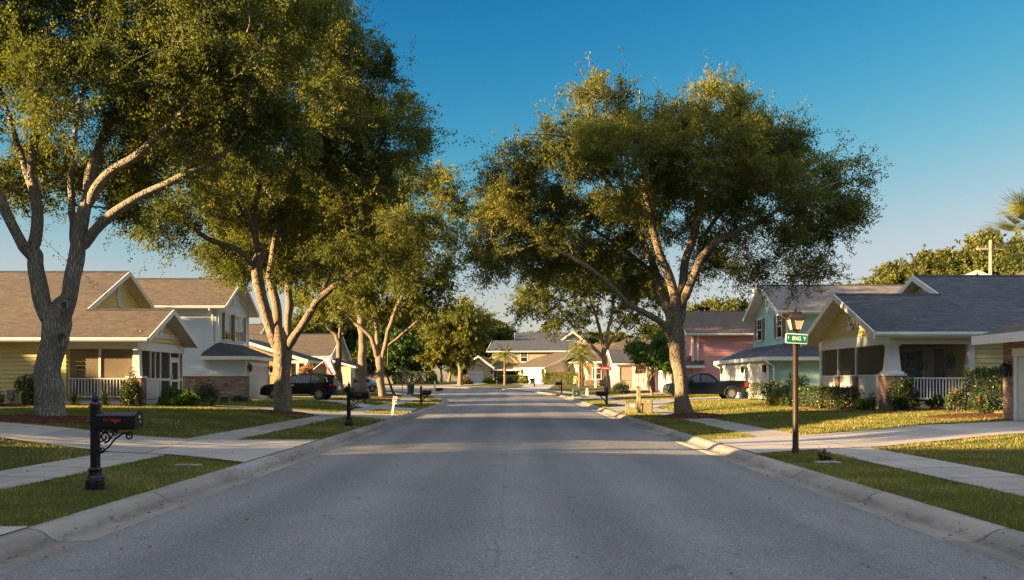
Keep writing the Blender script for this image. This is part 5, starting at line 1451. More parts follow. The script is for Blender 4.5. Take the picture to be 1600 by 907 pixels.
def house_off_left():
    """an added unseen house on the near left, placed so its roof shades the street"""
    g = 0.45
    h = House('two_storey_house', (-26, 1, g), 'added white two-storey house shading the near street, unseen, beside the first driveway')
    h.gable_roof(-34, -19.4, -10.5, 0.8, 12.0, 5.9, 9.0, 'sh_tan')
    h.wall((-33, -9.5), (-20, -9.5), 0, 5.9, 'cream', course=None); w = h.wall((-20, -9.5), (-20, 11.3), 0, 5.9, 'cream', course=None); h.wall((-20, 11.3), (-33, 11.3), 0, 5.9, 'cream', course=None)
    h.gable((-20, -9.7), (-20, 11.5), 10.5, 5.9, 8.7, 'cream', course=None)
    h.garage_door(w, 13.6, 15.6, 0.45, 2.6); h.window(w, 4, 6, 3.9, 5.3, 2, 2); h.window(w, 9, 11, 3.9, 5.3, 2, 2)
    h.flush(); return h

def house_off_middle():
    """the house the first driveway leads to, unseen; placed and raised to shade the street"""
    g = 0.5
    h = House('two_storey_house', (-27, 24, g), 'cream two-storey house at the end of the first driveway, beyond the left picture edge')
    h.gable_roof(-34, -19.4, 17.3, 24.8, 32.3, 5.4, 8.3, 'sh_tan')
    h.wall((-33, 17.9), (-20, 17.9), 0.2, 5.4, 'cream', course=None); w = h.wall((-20, 17.9), (-20, 31.7), 0.2, 5.4, 'cream', course=None); h.wall((-20, 31.7), (-33, 31.7), 0.2, 5.4, 'cream', course=None)
    h.gable((-20, 17.7), (-20, 31.9), 7.1, 5.4, 8.0, 'cream', course=None)
    h.garage_door(w, 4.6, 9.4, 0.5, 2.6); h.window(w, 2, 3.6, 3.6, 4.9, 2, 2); h.window(w, 9, 11, 3.6, 4.9, 2, 2)
    h.flush(); return h
# ================================================================== STREET FURNITURE AND VEHICLES
def mailbox_ornate(name, loc, rotz, label, group=None, number=True):
    """black cast post with finial, box on a scrolled bracket; local: box points to +x"""
    r = empty(name, loc, rotz, label, 'mailbox', group, world=False)
    m = MB()
    m.lathe([(0.135, -0.1), (0.135, 0.10), (0.12, 0.13), (0.125, 0.16), (0.10, 0.19), (0.085, 0.25), (0.10, 0.27), (0.10, 0.29), (0.07, 0.31)], n=8)
    for i in range(4): m.frust(0, 0, 0.13, 0.15, 0.13, 0.13, 0.11, 0.11); break
    m.box(-0.052, -0.052, 0.30, 0.052, 0.052, 1.16)
    m.box(-0.066, -0.066, 0.94, 0.066, 0.066, 0.965); m.box(-0.07, -0.07, 1.161, 0.07, 0.07, 1.185)
    m.build('post', M['iron'], r, bevel=0.008)
    m = MB(); m.lathe([(0.075, 1.186), (0.078, 1.21), (0.045, 1.25), (0.03, 1.262), (0.05, 1.275), (0.048, 1.30), (0.028, 1.335), (0.012, 1.365), (0.016, 1.375), (0.003, 1.395)], n=14); m.build('finial', M['iron'], r, smooth=True)
    # box: rounded-shoulder section running along +x
    sec = []
    w, h0, h1 = 0.12, 0.88, 1.02
    sec = [(-w, h0), (w, h0), (w, h1 - 0.02)] + [(w * math.cos(a), h1 + 0.085 * math.sin(a)) for a in [PI * k / 10 for k in range(1, 10)]] + [(-w, h1 - 0.02)]
    m = MB(); m.prism([(0.07, y, z) for y, z in sec], (0.56, 0, 0)); bx = m.build('box', M['black'], r, bevel=0.006)
    m = MB(); big = [(y * 1.06, 0.98 + (z - 0.98) * 1.06) for y, z in sec]; m.prism([(0.631, y, z) for y, z in big], (0.028, 0, 0)); m.box(0.659, -0.02, 1.09, 0.675, 0.02, 1.11); dr = m.build('box_door', M['black'], r, bevel=0.004)
    m = MB(); m.box(0.05, -0.10, 0.85, 0.60, 0.10, 0.879); m.build('shelf', M['iron'], r)
    # scroll bracket: two curls, leaf and a sweeping arm
    m = MB()
    def spiral(cx, cz, r0, turns, a0, sg, n=22):
        return [(cx + r0 * (1 - 0.8 * k / n) * math.cos(a0 + sg * 2 * PI * turns * k / n), 0, cz + r0 * (1 - 0.8 * k / n) * math.sin(a0 + sg * 2 * PI * turns * k / n)) for k in range(n + 1)]
    m.tube([(0.05, 0, 0.50), (0.10, 0, 0.53), (0.20, 0, 0.60), (0.30, 0, 0.72), (0.42, 0, 0.80), (0.50, 0, 0.80)], 0.013, 6)
    m.tube(spiral(0.50, 0.76, 0.06, 1.3, PI / 2, -1), 0.012, 6)
    m.tube(spiral(0.14, 0.74, 0.085, 1.4, -PI / 2, 1), 0.013, 6); m.tube(spiral(0.29, 0.80, 0.055, 1.3, PI, -1), 0.011, 6)
    m.tube(spiral(0.10, 0.56, 0.05, 1.2, PI, 1), 0.011, 6)
    m.tube([(0.06, 0, 0.85), (0.12, 0, 0.80), (0.17, 0, 0.84)], 0.012, 6); m.tube([(0.05, 0, 0.66), (0.12, 0, 0.69), (0.17, 0, 0.67), (0.23, 0, 0.72), (0.30, 0, 0.84)], 0.012, 6)
    m.build('scroll_bracket', M['iron'], r, smooth=True)
    # red flag plate and numbers on the near side (-y)
    f = MB(); y0 = -0.1225; f.prism([(0.30, y0, 1.005), (0.30, y0, 0.97), (0.335, y0, 0.97), (0.37, y0, 0.945), (0.405, y0, 0.97), (0.44, y0, 0.97), (0.44, y0, 1.005)], (0, -0.006, 0)); f.build('flag', M['red'], r)
    if number:
        text_mesh('917', 0.062, M['red'], bx, (0.225, -0.1215, 0.985), (PI / 2, 0, 0), 'house_number', 0.002, shear=0.3)
        text_mesh('24', 0.055, M['sign_white'], dr, (0.662, 0.0, 1.03), (PI / 2, 0, PI / 2), 'door_number', 0.002); text_mesh('4', 0.05, M['sign_white'], dr, (0.662, 0.02, 0.96), (PI / 2, 0, PI / 2), 'door_number', 0.002)
    return r

def mailbox_plain(name, loc, rotz, label, post_h=1.45, box='black', post='black', group=None, stripe=None, bz=1.0, scale=1.0):
    """square post with a small box on an arm; local: box points to +x"""
    r = empty(name, loc, rotz, label, 'mailbox', group, world=False)
    m = MB(); m.box(-0.055, -0.055, -0.1, 0.055, 0.055, post_h); m.frust(0, 0, post_h + 0.001, post_h + 0.05, 0.065, 0.065, 0.01, 0.01); m.build('post', M[post], r)
    m = MB(); m.box(0.056, -0.04, bz - 0.07, 0.58, 0.04, bz - 0.001); m.bar((0.05, 0, bz - 0.42), (0.40, 0, bz - 0.07), 0.06, 0.06); m.build('arm', M[post], r)
    w = 0.11; sec = [(-w, bz), (w, bz), (w, bz + 0.13)] + [(w * math.cos(a), bz + 0.13 + 0.09 * math.sin(a)) for a in [PI * k / 8 for k in range(1, 8)]] + [(-w, bz + 0.13)]
    m = MB(); m.prism([(0.10, y, z) for y, z in sec], (0.52, 0, 0)); m.prism([(0.621, y * 1.05, bz + 0.1 + (z - bz - 0.1) * 1.05) for y, z in sec], (0.02, 0, 0)); b = m.build('box', M[box], r)
    m = MB(); m.box(0.40, -0.125, bz + 0.05, 0.42, -0.111, bz + 0.24); m.build('flag', M['red'], r)
    if stripe:
        m = MB(); m.box(0.15, -0.116, bz + 0.06, 0.55, -0.111, bz + 0.11); m.build('stripe', M[stripe], b)
    return r

def lamp_post(loc):
    r = empty('lamp_post', loc, 0, 'bronze lamp post with lantern head and green street name sign, on the verge', 'street lamp', None, world=False)
    m = MB(); m.lathe([(0.07, -0.2), (0.07, 0.10), (0.058, 0.13), (0.055, 0.6), (0.050, 2.22), (0.060, 2.24), (0.060, 2.27), (0.04, 2.285)], n=18); m.build('pole', M['bronze'], r, smooth=True)
    m = MB()
    Z = lambda z: 2.286 + (z - 2.481) * 0.70
    fr = lambda z0, z1, a, b: m.frust(0, 0, Z(z0), Z(z1), a, a, b, b)
    m.lathe([(0.035, Z(2.481)), (0.05, Z(2.52)), (0.036, Z(2.55)), (0.05, Z(2.575))], n=12)
    fr(2.576, 2.615, 0.07, 0.077)
    for sx in (-1, 1):
        for sy in (-1, 1): m.bar((sx * 0.072, sy * 0.072, Z(2.61)), (sx * 0.13, sy * 0.13, Z(2.90)), 0.018, 0.018)
    fr(2.891, 2.925, 0.16, 0.154); fr(2.926, 3.06, 0.142, 0.09); fr(3.061, 3.08, 0.10, 0.096); fr(3.081, 3.115, 0.08, 0.03)
    m.lathe([(0.024, Z(3.11)), (0.036, Z(3.14)), (0.016, Z(3.165)), (0.026, Z(3.19)), (0.022, Z(3.22)), (0.005, Z(3.27))], n=10)
    hd = m.build('lantern_head', M['bronze'], r)
    g = MB(); g.frust(0, 0, Z(2.616), Z(2.89), 0.07, 0.07, 0.124, 0.124); g.build('lamp_glass', M['lampglass'], hd)
    # sign, turned a little; centre just in front of the pole
    rz = math.radians(4); roll = math.radians(-3)
    def rr(name, w, h, rad, t, mat, par, y):
        pts = []
        for cx, cz, a0 in ((w / 2 - rad, h / 2 - rad, 0), (-w / 2 + rad, h / 2 - rad, 90), (-w / 2 + rad, -h / 2 + rad, 180), (w / 2 - rad, -h / 2 + rad, 270)):
            for k in range(6):
                a = math.radians(a0 + k * 18); pts.append((cx + rad * math.cos(a), y, cz + rad * math.sin(a)))
        q = MB(); q.prism(pts, (0, -t, 0)); o = q.build(name, mat, par); return o
    sp = rr('sign_panel', 0.47, 0.205, 0.035, 0.012, M['sign_white'], r, 0); sp.location = (-0.005, -0.075, 2.20); sp.rotation_euler = (0, -roll, rz); sp.scale = (0.92, 1, 0.92)
    rr('sign_face', 0.435, 0.17, 0.025, 0.004, M['green_sign'], sp, -0.012)
    text_mesh('I', 0.085, M['sign_white'], sp, (-0.175, -0.0165, 0.01), (PI / 2, 0, 0), 'lettering', 0.002)
    text_mesh('BNG', 0.115, M['sign_white'], sp, (0.0, -0.0165, 0.0), (PI / 2, 0, 0), 'lettering', 0.002, xscale=0.78)
    text_mesh('Y', 0.10, M['sign_white'], sp, (0.17, -0.0165, 0.005), (PI / 2, 0, 0), 'lettering', 0.002)
    return r

def wheel(mbt, x, y, R, w, spokes=6):
    """tyre (lathe about y), rim disc and spokes on the outer side; returns tyre, rim builders"""
    t = MB(); n = 26; prof = [(R * 0.62, -w / 2), (R * 0.9, -w / 2), (R * 0.98, -w * 0.36), (R, -w * 0.2), (R, w * 0.2), (R * 0.98, w * 0.36), (R * 0.9, w / 2), (R * 0.62, w / 2), (R * 0.60, w * 0.1)]
    vs = []; fs = []
    for r_, yy in prof:
        for k in range(n):
            a = 2 * PI * k / n; vs.append((x + r_ * math.cos(a), y + yy, R + r_ * math.sin(a)))
    for i in range(len(prof) - 1):
        for k in range(n):
            a = i * n + k; b = i * n + (k + 1) % n; fs.append((a, b, b + n, a + n))
    t.mesh(vs, fs)
    sg = -1 if y < 0 else 1
    rim = MB(); yo = y + sg * w * 0.42
    for (ra, rb) in ((0.56, 0.66),):
        for k in range(n):
            a = 2 * PI * k / n; b = 2 * PI * (k + 1) / n
            q = lambda r_, t_, yy: (x + r_ * R * math.cos(t_), yy, R + r_ * R * math.sin(t_))
            rim.mesh([q(ra, a, yo), q(rb, a, yo), q(rb, b, yo), q(ra, b, yo), q(ra, a, yo - sg * 0.05), q(rb, a, yo - sg * 0.05), q(rb, b, yo - sg * 0.05), q(ra, b, yo - sg * 0.05)], [(0, 1, 2, 3), (4, 5, 1, 0), (1, 5, 6, 2), (3, 2, 6, 7), (0, 3, 7, 4)])
    for k in range(spokes):
        a = 2 * PI * k / spokes + 0.3
        rim.hexa([
            (x + R * (rr_ * math.cos(a) + ss * ww * math.sin(a)), yo + sg * dd, R + R * (rr_ * math.sin(a) - ss * ww * math.cos(a))) for dd in (-0.03, 0.005) for rr_, ss, ww in ((0.1, -1, 0.12), (0.1, 1, 0.12), (0.58, 1, 0.085), (0.58, -1, 0.085))])
    return t, rim

def vehicle(name, loc, rotz, label, cat, spec):
    """Car body built as a smooth lofted shell. Local: length along x (nose at -x), width along y, wheels on z=0."""
    r = empty(name, loc, rotz, label, cat, None, world=False)
    Lh, Wd = spec['len'] / 2, spec['wid'] / 2
    xs = sorted(set(np.linspace(-Lh, Lh, 90).tolist()))
    top = spec['top']; bot = spec['bot']; R = spec['R']; wx = spec['wheels']
    zt = lambda x: float(np.interp(x, [p[0] for p in top], [p[1] for p in top]))
    def zl(x):
        z = float(np.interp(x, [p[0] for p in bot], [p[1] for p in bot]))
        for c in wx:
            d = abs(x - c); ra = R * 1.17
            if d < ra: z = max(z, R + math.sqrt(ra * ra - d * d))
        return z
    def hw(x, z, zb, zt_):
        f = (z - zb) / max(0.05, zt_ - zb)
        w = Wd * (0.945 + 0.055 * math.sin(PI * min(1, max(0, 0.12 + f * 0.62))) ) - 0.05 * max(0, f - 0.8) / 0.2 * Wd * 0.7
        e = max(0, abs(x) - (Lh - 0.75)) / 0.75
        return w * (1 - spec.get('taper', 0.16) * e ** 2.2)
    K = 9; vs = []; fs = []
    for x in xs:
        a, b = zl(x), zt(x)
        ring = [a + (b - a) * k / (K - 1) for k in range(K)]
        left = [(x, -hw(x, z, min(0.32, a), b), z) for z in ring]; right = [(x, hw(x, z, min(0.32, a), b), z) for z in reversed(ring)]
        ytop = left[-1][1]; cr = 0.03
        mid = [(x, ytop * f, b + cr * (1 - f * f)) for f in (0.6, 0.2)] + [(x, -ytop * f, b + cr * (1 - f * f)) for f in (0.2, 0.6)]
        vs += left + mid + right
    n = 2 * K + 4; m = len(xs)
    for i in range(m - 1):
        for k in range(n):
            a = i * n + k; b = i * n + (k + 1) % n; fs.append((a, a + n, b + n, b))
    fs.append(tuple(range(n))); fs.append(tuple((m - 1) * n + k for k in range(n - 1, -1, -1)))
    mb = MB(); mb.mesh(vs, fs); body = mb.build('body', M[spec['paint']], r, smooth=True)
    # cabin
    cab = spec['cab']; zb = spec['belt']; yb = Wd * 0.93; ztop = max(p[1] for p in cab)
    yw = lambda z: yb - (z - zb) / (ztop - zb) * Wd * 0.24
    cz = lambda x: float(np.interp(x, [p[0] for p in cab], [p[1] for p in cab]))
    cx = np.linspace(cab[0][0], cab[-1][0], 60); K = 6; vs = []; fs = []
    for x in cx:
        zt_ = max(cz(x), zb + 0.001); zs = [zb - 0.03 + (zt_ - zb + 0.03) * k / (K - 1) for k in range(K)]
        left = [(x, -yw(max(z, zb)), z) for z in zs]; right = [(x, yw(max(z, zb)), z) for z in reversed(zs)]
        yt = left[-1][1]; mid = [(x, yt * f, zt_ + 0.04 * (1 - f * f)) for f in (0.92, 0.6, 0.2)] + [(x, -yt * f, zt_ + 0.04 * (1 - f * f)) for f in (0.2, 0.6, 0.92)]
        vs += left + mid + right
    n = 2 * K + 6; m = len(cx)
    for i in range(m - 1):
        for k in range(n):
            a = i * n + k; b = i * n + (k + 1) % n; fs.append((a, a + n, b + n, b))
    fs.append(tuple(range(n))); fs.append(tuple((m - 1) * n + k for k in range(n - 1, -1, -1)))
    mb = MB(); mb.mesh(vs, fs); mb.build('cabin', M[spec['paint']], r, smooth=True)
    # side windows: polygons (x,z) lying just outside the cabin flank
    for poly in spec['windows']:
        for sg in (-1, 1):
            g = MB(); pts = [(x, sg * (yw(z) + 0.012), z) for x, z in poly]; g.face(pts if sg < 0 else pts[::-1]); g.build('side_window', M['carglass'], r)
            if spec.get('trimline'):
                t = MB(); 
                for a, b in zip(pts, pts[1:] + pts[:1]): t.bar(a, b, 0.02, 0.02)
                t.build('window_trim', M[spec['trimline']], r)
    def slope(name, x0, z0, x1, z1, mat, inset=0.9):
        g = MB(); o = 0.035 if x1 > x0 else 0.035
        nx, nz = -(z1 - z0), (x1 - x0); l = math.hypot(nx, nz); nx, nz = nx / l * 0.03, nz / l * 0.03
        if nz < 0: nx, nz = -nx, -nz
        y0, y1 = yw(z0) * inset, yw(z1) * inset
        g.face([(x0 + nx, -y0, z0 + nz), (x0 + nx, y0, z0 + nz), (x1 + nx, y1, z1 + nz), (x1 + nx, -y1, z1 + nz)]); g.build(name, M[mat], r)
    slope('windscreen', *spec['screen'], 'carglass'); slope('rear_window', *spec['rear'], 'carglass')
    for i, c in enumerate(wx):
        for sg in (-1, 1):
            t, rim = wheel(None, c, sg * (Wd - 0.13), R, 0.24, spec.get('spokes', 6))
            to = t.build('wheel', M['tyre'], r, smooth=True); rim.build('rim', M['rim'], to)
            d = MB(); y = sg * (Wd - 0.13 + 0.02); n_ = 20
            d.face([(c + R * 0.62 * math.cos(2 * PI * k / n_), y, R + R * 0.62 * math.sin(2 * PI * k / n_)) for k in range(n_)]); d.build('hub', M['plastic'], to)
            # arch lip
            a = MB(); pts = [(c + R * 1.2 * math.cos(q), sg * (Wd * 0.992), R + R * 1.2 * math.sin(q)) for q in np.linspace(-0.25, PI + 0.25, 20)]; a.tube(pts, 0.035, 5); a.build('wheel_arch', M['plastic'], r)
    for nm, mat, bx in spec['boxes']:
        for sg in (-1, 1):
            b = MB(); x0, x1, y0, y1, z0, z1 = bx
            ya, yb_ = (y0, y1) if sg > 0 else (-y1, -y0)
            b.box(x0, ya, z0, x1, yb_, z1); b.build(nm, M[mat], r, bevel=0.015)
            if y0 == -y1: break
    return r
SUV = dict(len=5.05, wid=1.95, R=0.385, wheels=(-1.53, 1.42), paint='car_black', belt=1.10, taper=0.2,
    top=[(-2.53, 0.72), (-2.45, 0.86), (-2.25, 0.97), (-1.8, 1.05), (-1.2, 1.11), (-0.9, 1.12), (1.6, 1.13), (2.3, 1.12), (2.45, 1.05), (2.53, 0.80)],
    bot=[(-2.53, 0.44), (-2.3, 0.30), (-0.9, 0.27), (0.8, 0.27), (2.2, 0.34), (2.53, 0.50)],
    cab=[(-1.30, 1.10), (-0.75, 1.45), (-0.30, 1.66), (0.2, 1.71), (1.2, 1.71), (1.85, 1.66), (2.1, 1.58), (2.42, 1.12)],
    windows=[[(-0.98, 1.14), (-0.20, 1.14), (-0.12, 1.60), (-0.38, 1.56), (-0.62, 1.43)], [(-0.10, 1.14), (0.82, 1.14), (0.80, 1.63), (-0.02, 1.62)], [(0.92, 1.14), (1.98, 1.17), (1.86, 1.50), (1.55, 1.60), (0.90, 1.63)]],
    trimline='chrome', screen=(-1.20, 1.16, -0.42, 1.60), rear=(2.36, 1.18, 2.12, 1.55), spokes=6,
    boxes=[('headlight', 'headlight', (-2.42, -2.12, 0.60, 0.86, 0.80, 0.92)), ('indicator', 'amber', (-2.16, -2.06, 0.74, 0.90, 0.80, 0.88)), ('tail_light', 'taillight', (2.14, 2.46, 0.66, 0.93, 0.92, 1.06)), ('front_bumper', 'plastic', (-2.56, -2.32, -0.80, 0.80, 0.34, 0.52)), ('rear_bumper', 'plastic', (2.34, 2.60, -0.84, 0.84, 0.42, 0.66)),
           ('sill', 'chrome', (-0.95, 0.85, 0.925, 0.955, 0.34, 0.38)), ('door_handle', 'chrome', (-0.42, -0.20, 0.955, 0.985, 0.95, 0.985)), ('door_handle', 'car_black', (0.58, 0.80, 0.955, 0.985, 0.95, 0.985)), ('mirror', 'car_black', (-0.98, -0.78, 0.94, 1.14, 1.10, 1.26)), ('roof_rail', 'plastic', (-0.2, 1.7, 0.62, 0.66, 1.735, 1.775)), ('spoiler', 'car_black', (1.98, 2.30, -0.62, 0.62, 1.60, 1.66)), ('grille', 'plastic', (-2.545, -2.45, -0.5, 0.5, 0.58, 0.80)), ('number_plate', 'sign_white', (2.52, 2.57, -0.26, 0.26, 0.74, 0.88))])
TRUCK = dict(len=5.35, wid=1.96, R=0.40, wheels=(-1.72, 1.62), paint='car_navy', belt=1.10, taper=0.10,
    top=[(-2.68, 0.75), (-2.62, 0.95), (-2.3, 1.06), (-1.6, 1.12), (-1.2, 1.13), (0.72, 1.13), (0.80, 1.20), (2.55, 1.24), (2.62, 1.20), (2.68, 0.75)],
    bot=[(-2.68, 0.46), (-2.4, 0.34), (-1.0, 0.33), (0.9, 0.33), (2.3, 0.46), (2.68, 0.55)],
    cab=[(-1.55, 1.10), (-1.0, 1.52), (-0.7, 1.70), (-0.3, 1.75), (0.15, 1.73), (0.42, 1.58), (0.86, 1.12)],
    windows=[[(-1.22, 1.14), (-0.52, 1.14), (-0.50, 1.63), (-0.78, 1.60), (-0.98, 1.45)], [(-0.42, 1.14), (0.62, 1.14), (0.40, 1.40), (0.10, 1.60), (-0.40, 1.64)]],
    trimline=None, screen=(-1.46, 1.17, -0.80, 1.62), rear=(0.78, 1.20, 0.46, 1.52), spokes=8,
    boxes=[('headlight', 'headlight', (-2.60, -2.40, 0.60, 0.80, 0.86, 0.97)), ('tail_light', 'taillight', (2.50, 2.70, 0.80, 0.96, 0.84, 1.14)), ('front_bumper', 'plastic', (-2.73, -2.5, -0.80, 0.80, 0.42, 0.62)), ('rear_bumper', 'chrome', (2.60, 2.82, -0.88, 0.88, 0.52, 0.72)), ('tailgate', 'car_navy', (2.60, 2.70, -0.80, 0.80, 0.75, 1.20)),
           ('door_handle', 'car_navy', (0.30, 0.52, 0.965, 0.99, 0.98, 1.02)), ('door_handle', 'car_navy', (-0.72, -0.50, 0.965, 0.99, 0.98, 1.02)), ('mirror', 'car_navy', (-1.22, -1.02, 0.95, 1.18, 1.12, 1.30)), ('bed_rail', 'plastic', (0.9, 2.5, 0.84, 0.90, 1.245, 1.275)), ('grille', 'plastic', (-2.70, -2.64, -0.50, 0.50, 0.70, 0.94))])
SEDAN = dict(len=4.6, wid=1.82, R=0.33, wheels=(-1.4, 1.35), paint='car_blue', belt=0.92, taper=0.2,
    top=[(-2.3, 0.6), (-2.2, 0.75), (-1.2, 0.90), (1.4, 0.95), (2.2, 0.93), (2.3, 0.7)], bot=[(-2.3, 0.35), (-2.0, 0.24), (2.0, 0.24), (2.3, 0.4)],
    cab=[(-1.1, 0.92), (-0.4, 1.38), (0.0, 1.45), (0.7, 1.44), (1.2, 1.30), (1.75, 0.94)],
    windows=[[(-0.75, 0.95), (0.15, 0.95), (0.15, 1.36), (-0.28, 1.32)], [(0.25, 0.95), (1.30, 0.95), (0.95, 1.28), (0.25, 1.36)]],
    trimline=None, screen=(-1.0, 0.98, -0.42, 1.34), rear=(1.66, 1.0, 1.2, 1.28), spokes=6,
    boxes=[('headlight', 'headlight', (-2.26, -2.0, 0.55, 0.8, 0.62, 0.76)), ('tail_light', 'taillight', (2.1, 2.32, 0.55, 0.8, 0.72, 0.86)), ('mirror', 'car_blue', (-0.8, -0.62, 0.88, 1.05, 0.92, 1.05))])

def flagpole(base, tip, droop=1.5, hoist=0.85):
    """staff held out from a porch post with the national flag hanging from it"""
    base = Vector(base); tip = Vector(tip); d = (tip - base).normalized()
    st = empty('flag_staff', base, 0, 'white pole held out from a porch, carrying the striped flag', 'flag pole', None)
    m = MB(); m.tube([base, tip + d * 0.05], 0.022, 8); m.build('staff', M['white'], st, smooth=True)
    m = MB(); m.lathe([(0.0, -0.05), (0.04, -0.02), (0.045, 0.02), (0.0, 0.06)], n=10); m.v = [(x + (tip + d * 0.08).x, y + (tip + d * 0.08).y, z + (tip + d * 0.08).z) for x, y, z in m.v]; m.build('finial', M['bronze'], st, smooth=True)
    fl = empty('flag', tip, 0, 'red, white and blue striped flag with stars hanging behind the black car', 'flag', None)
    # u: from the tip back along the staff (hoist), v: hanging down with folds
    nu, nv = 26, 40; side = Vector((-d.y, d.x, 0)).normalized()
    if side.length < 0.1: side = Vector((0, 1, 0))
    def pt(u, v):
        p = tip - d * (0.06 + u * hoist * (1 - 0.35 * v))
        fold = 0.10 * math.sin(u * 9 + v * 2.5) * v + 0.05 * math.sin(u * 17 + 1) * v
        return p + Vector((0.30 * v * v + 0.10 * v * (1 - u), 0, -droop * v * (0.85 + 0.15 * (1 - u)))) + Vector((0, 1, 0)) * fold
    cl = MB()
    for i in range(nu):
        for j in range(nv):
            u0, u1, v0, v1 = i / nu, (i + 1) / nu, j / nv, (j + 1) / nv
            cl.cur = 2 if (i < nu * 7 / 13 and j < nv * 0.42) else int(i / nu * 13) % 2
            cl.face([pt(u0, v0), pt(u1, v0), pt(u1, v1), pt(u0, v1)])
    cloth = cl.build('cloth', [M['flag_red'], M['flag_white'], M['flag_blue']], fl, smooth=True)
    s = MB()
    for a in range(5):
        for b in range(6):
            u = (a + 0.5) / 5 * 7 / 13; v = (b + 0.5) / 6 * 0.42; c = pt(u, v); e1 = (pt(u + 0.01, v) - c).normalized(); e2 = (pt(u, v + 0.01) - c).normalized(); nn = e1.cross(e2).normalized()
            for sg in (-1, 1):
                s.face([c + nn * 0.006 * sg + (e1 * math.cos(q) + e2 * math.sin(q)) * (0.032 if i % 2 == 0 else 0.014) for i, q in enumerate([PI / 5 * i for i in range(10)])])
    s.build('stars', M['flag_white'], cloth)

def chair(loc, rotz, label):
    r = empty('wicker_chair', loc, rotz, label, 'chair', 'chairs on the right-hand porch', world=False)
    m = MB(); m.box(-0.32, -0.30, 0.30, 0.32, 0.32, 0.40); m.build('seat', M['wicker'], r, bevel=0.03)
    m = MB(); m.prism([(-0.34, 0.26, 0.38), (0.34, 0.26, 0.38), (0.36, 0.34, 0.85), (0.22, 0.38, 1.02), (-0.22, 0.38, 1.02), (-0.36, 0.34, 0.85)], (0, 0.07, 0)); m.build('backrest', M['wicker'], r, bevel=0.02)
    for s in (-1, 1):
        m = MB(); m.box(s * 0.36 - 0.05, -0.30, 0.56, s * 0.36 + 0.05, 0.30, 0.62); m.box(s * 0.36 - 0.04, -0.28, 0.2, s * 0.36 + 0.04, 0.26, 0.56); m.build('armrest', M['wicker'], r, bevel=0.02)
        for y in (-0.26, 0.28): m = MB(); m.box(s * 0.30 - 0.03, y - 0.03, 0, s * 0.30 + 0.03, y + 0.03, 0.30); m.build('leg', M['wicker'], r)
    m = MB(); m.box(-0.27, -0.28, 0.401, 0.27, 0.22, 0.50); m.build('cushion', M['cushion'], r, bevel=0.04); m = MB(); m.prism([(-0.25, 0.16, 0.50), (0.25, 0.16, 0.50), (0.25, 0.25, 0.88), (-0.25, 0.25, 0.88)], (0, 0.09, 0)); m.build('back_cushion', M['cushion'], r, bevel=0.03)
    return r
# ================================================================== PLACE EVERYTHING
def on(x, y, dz=0.0): return (x, y, gz(x, y) + dz)

house_right_yellow(); house_left_yellow(); house_left_bluegrey(); house_right_teal(); house_right_pink(); house_right_brick()
house_left_orange(); house_left_tanroof(); house_right_porchbrick(); house_far_hip(); house_far_garage(); house_far_gold(); house_far_grey(); house_far_edge(); house_left_hidden_far(); house_off_left(); house_off_middle()

# ---- mulch rings and beds
mulch(-12.75, 26.2, 2.3, 1.35, 'mulch ring round the big oak on the left', 0.14)
mulch(-9.1, 37.4, 1.5, 1.1, 'mulch ring round the second oak on the left', 0.10)
mulch(6.75, 36.4, 1.35, 1.5, 'mulch ring round the big oak on the right', 0.16)
mulch(-10.2, 75, 1.5, 1.3, 'mulch ring round the far oak on the left', 0.10)
mulch(9.2, 92, 1.5, 1.4, 'mulch ring round the far oak on the right', 0.10)
mulch(-19.0, 39.75, 4.6, 0.85, 'mulch bed below the rail of the left yellow house', 0.06)
mulch(-14.6, 43.0, 0.95, 2.4, 'mulch bed at the porch corner of the left yellow house', 0.06)
mulch(-15.4, 48.5, 1.1, 1.6, 'mulch bed under the red flowering bush', 0.06)
mulch(12.85, 39.5, 0.85, 4.6, 'mulch bed under the clipped hedge on the right', 0.06)
mulch(15.6, 34.2, 2.6, 0.75, 'mulch bed in front of the right porch rail', 0.06)
mulch(13.9, 28.6, 1.7, 1.2, 'mulch bed beside the brick garage', 0.07)

# ---- the big street oaks (limbs and crowns follow the photograph at each tree's own depth)
def limbs_at(Y, lst): return [([P(a, b, Y + (c[0] if c else 0)) for a, b, *c in pts], rad) for pts, rad in lst]
def lobes_at(Y, lst, flat=1.0): return [(P(a, b, Y + dy), (r * 0.92, r * flat * 1.05, r * 0.72)) for a, b, r, dy in lst]

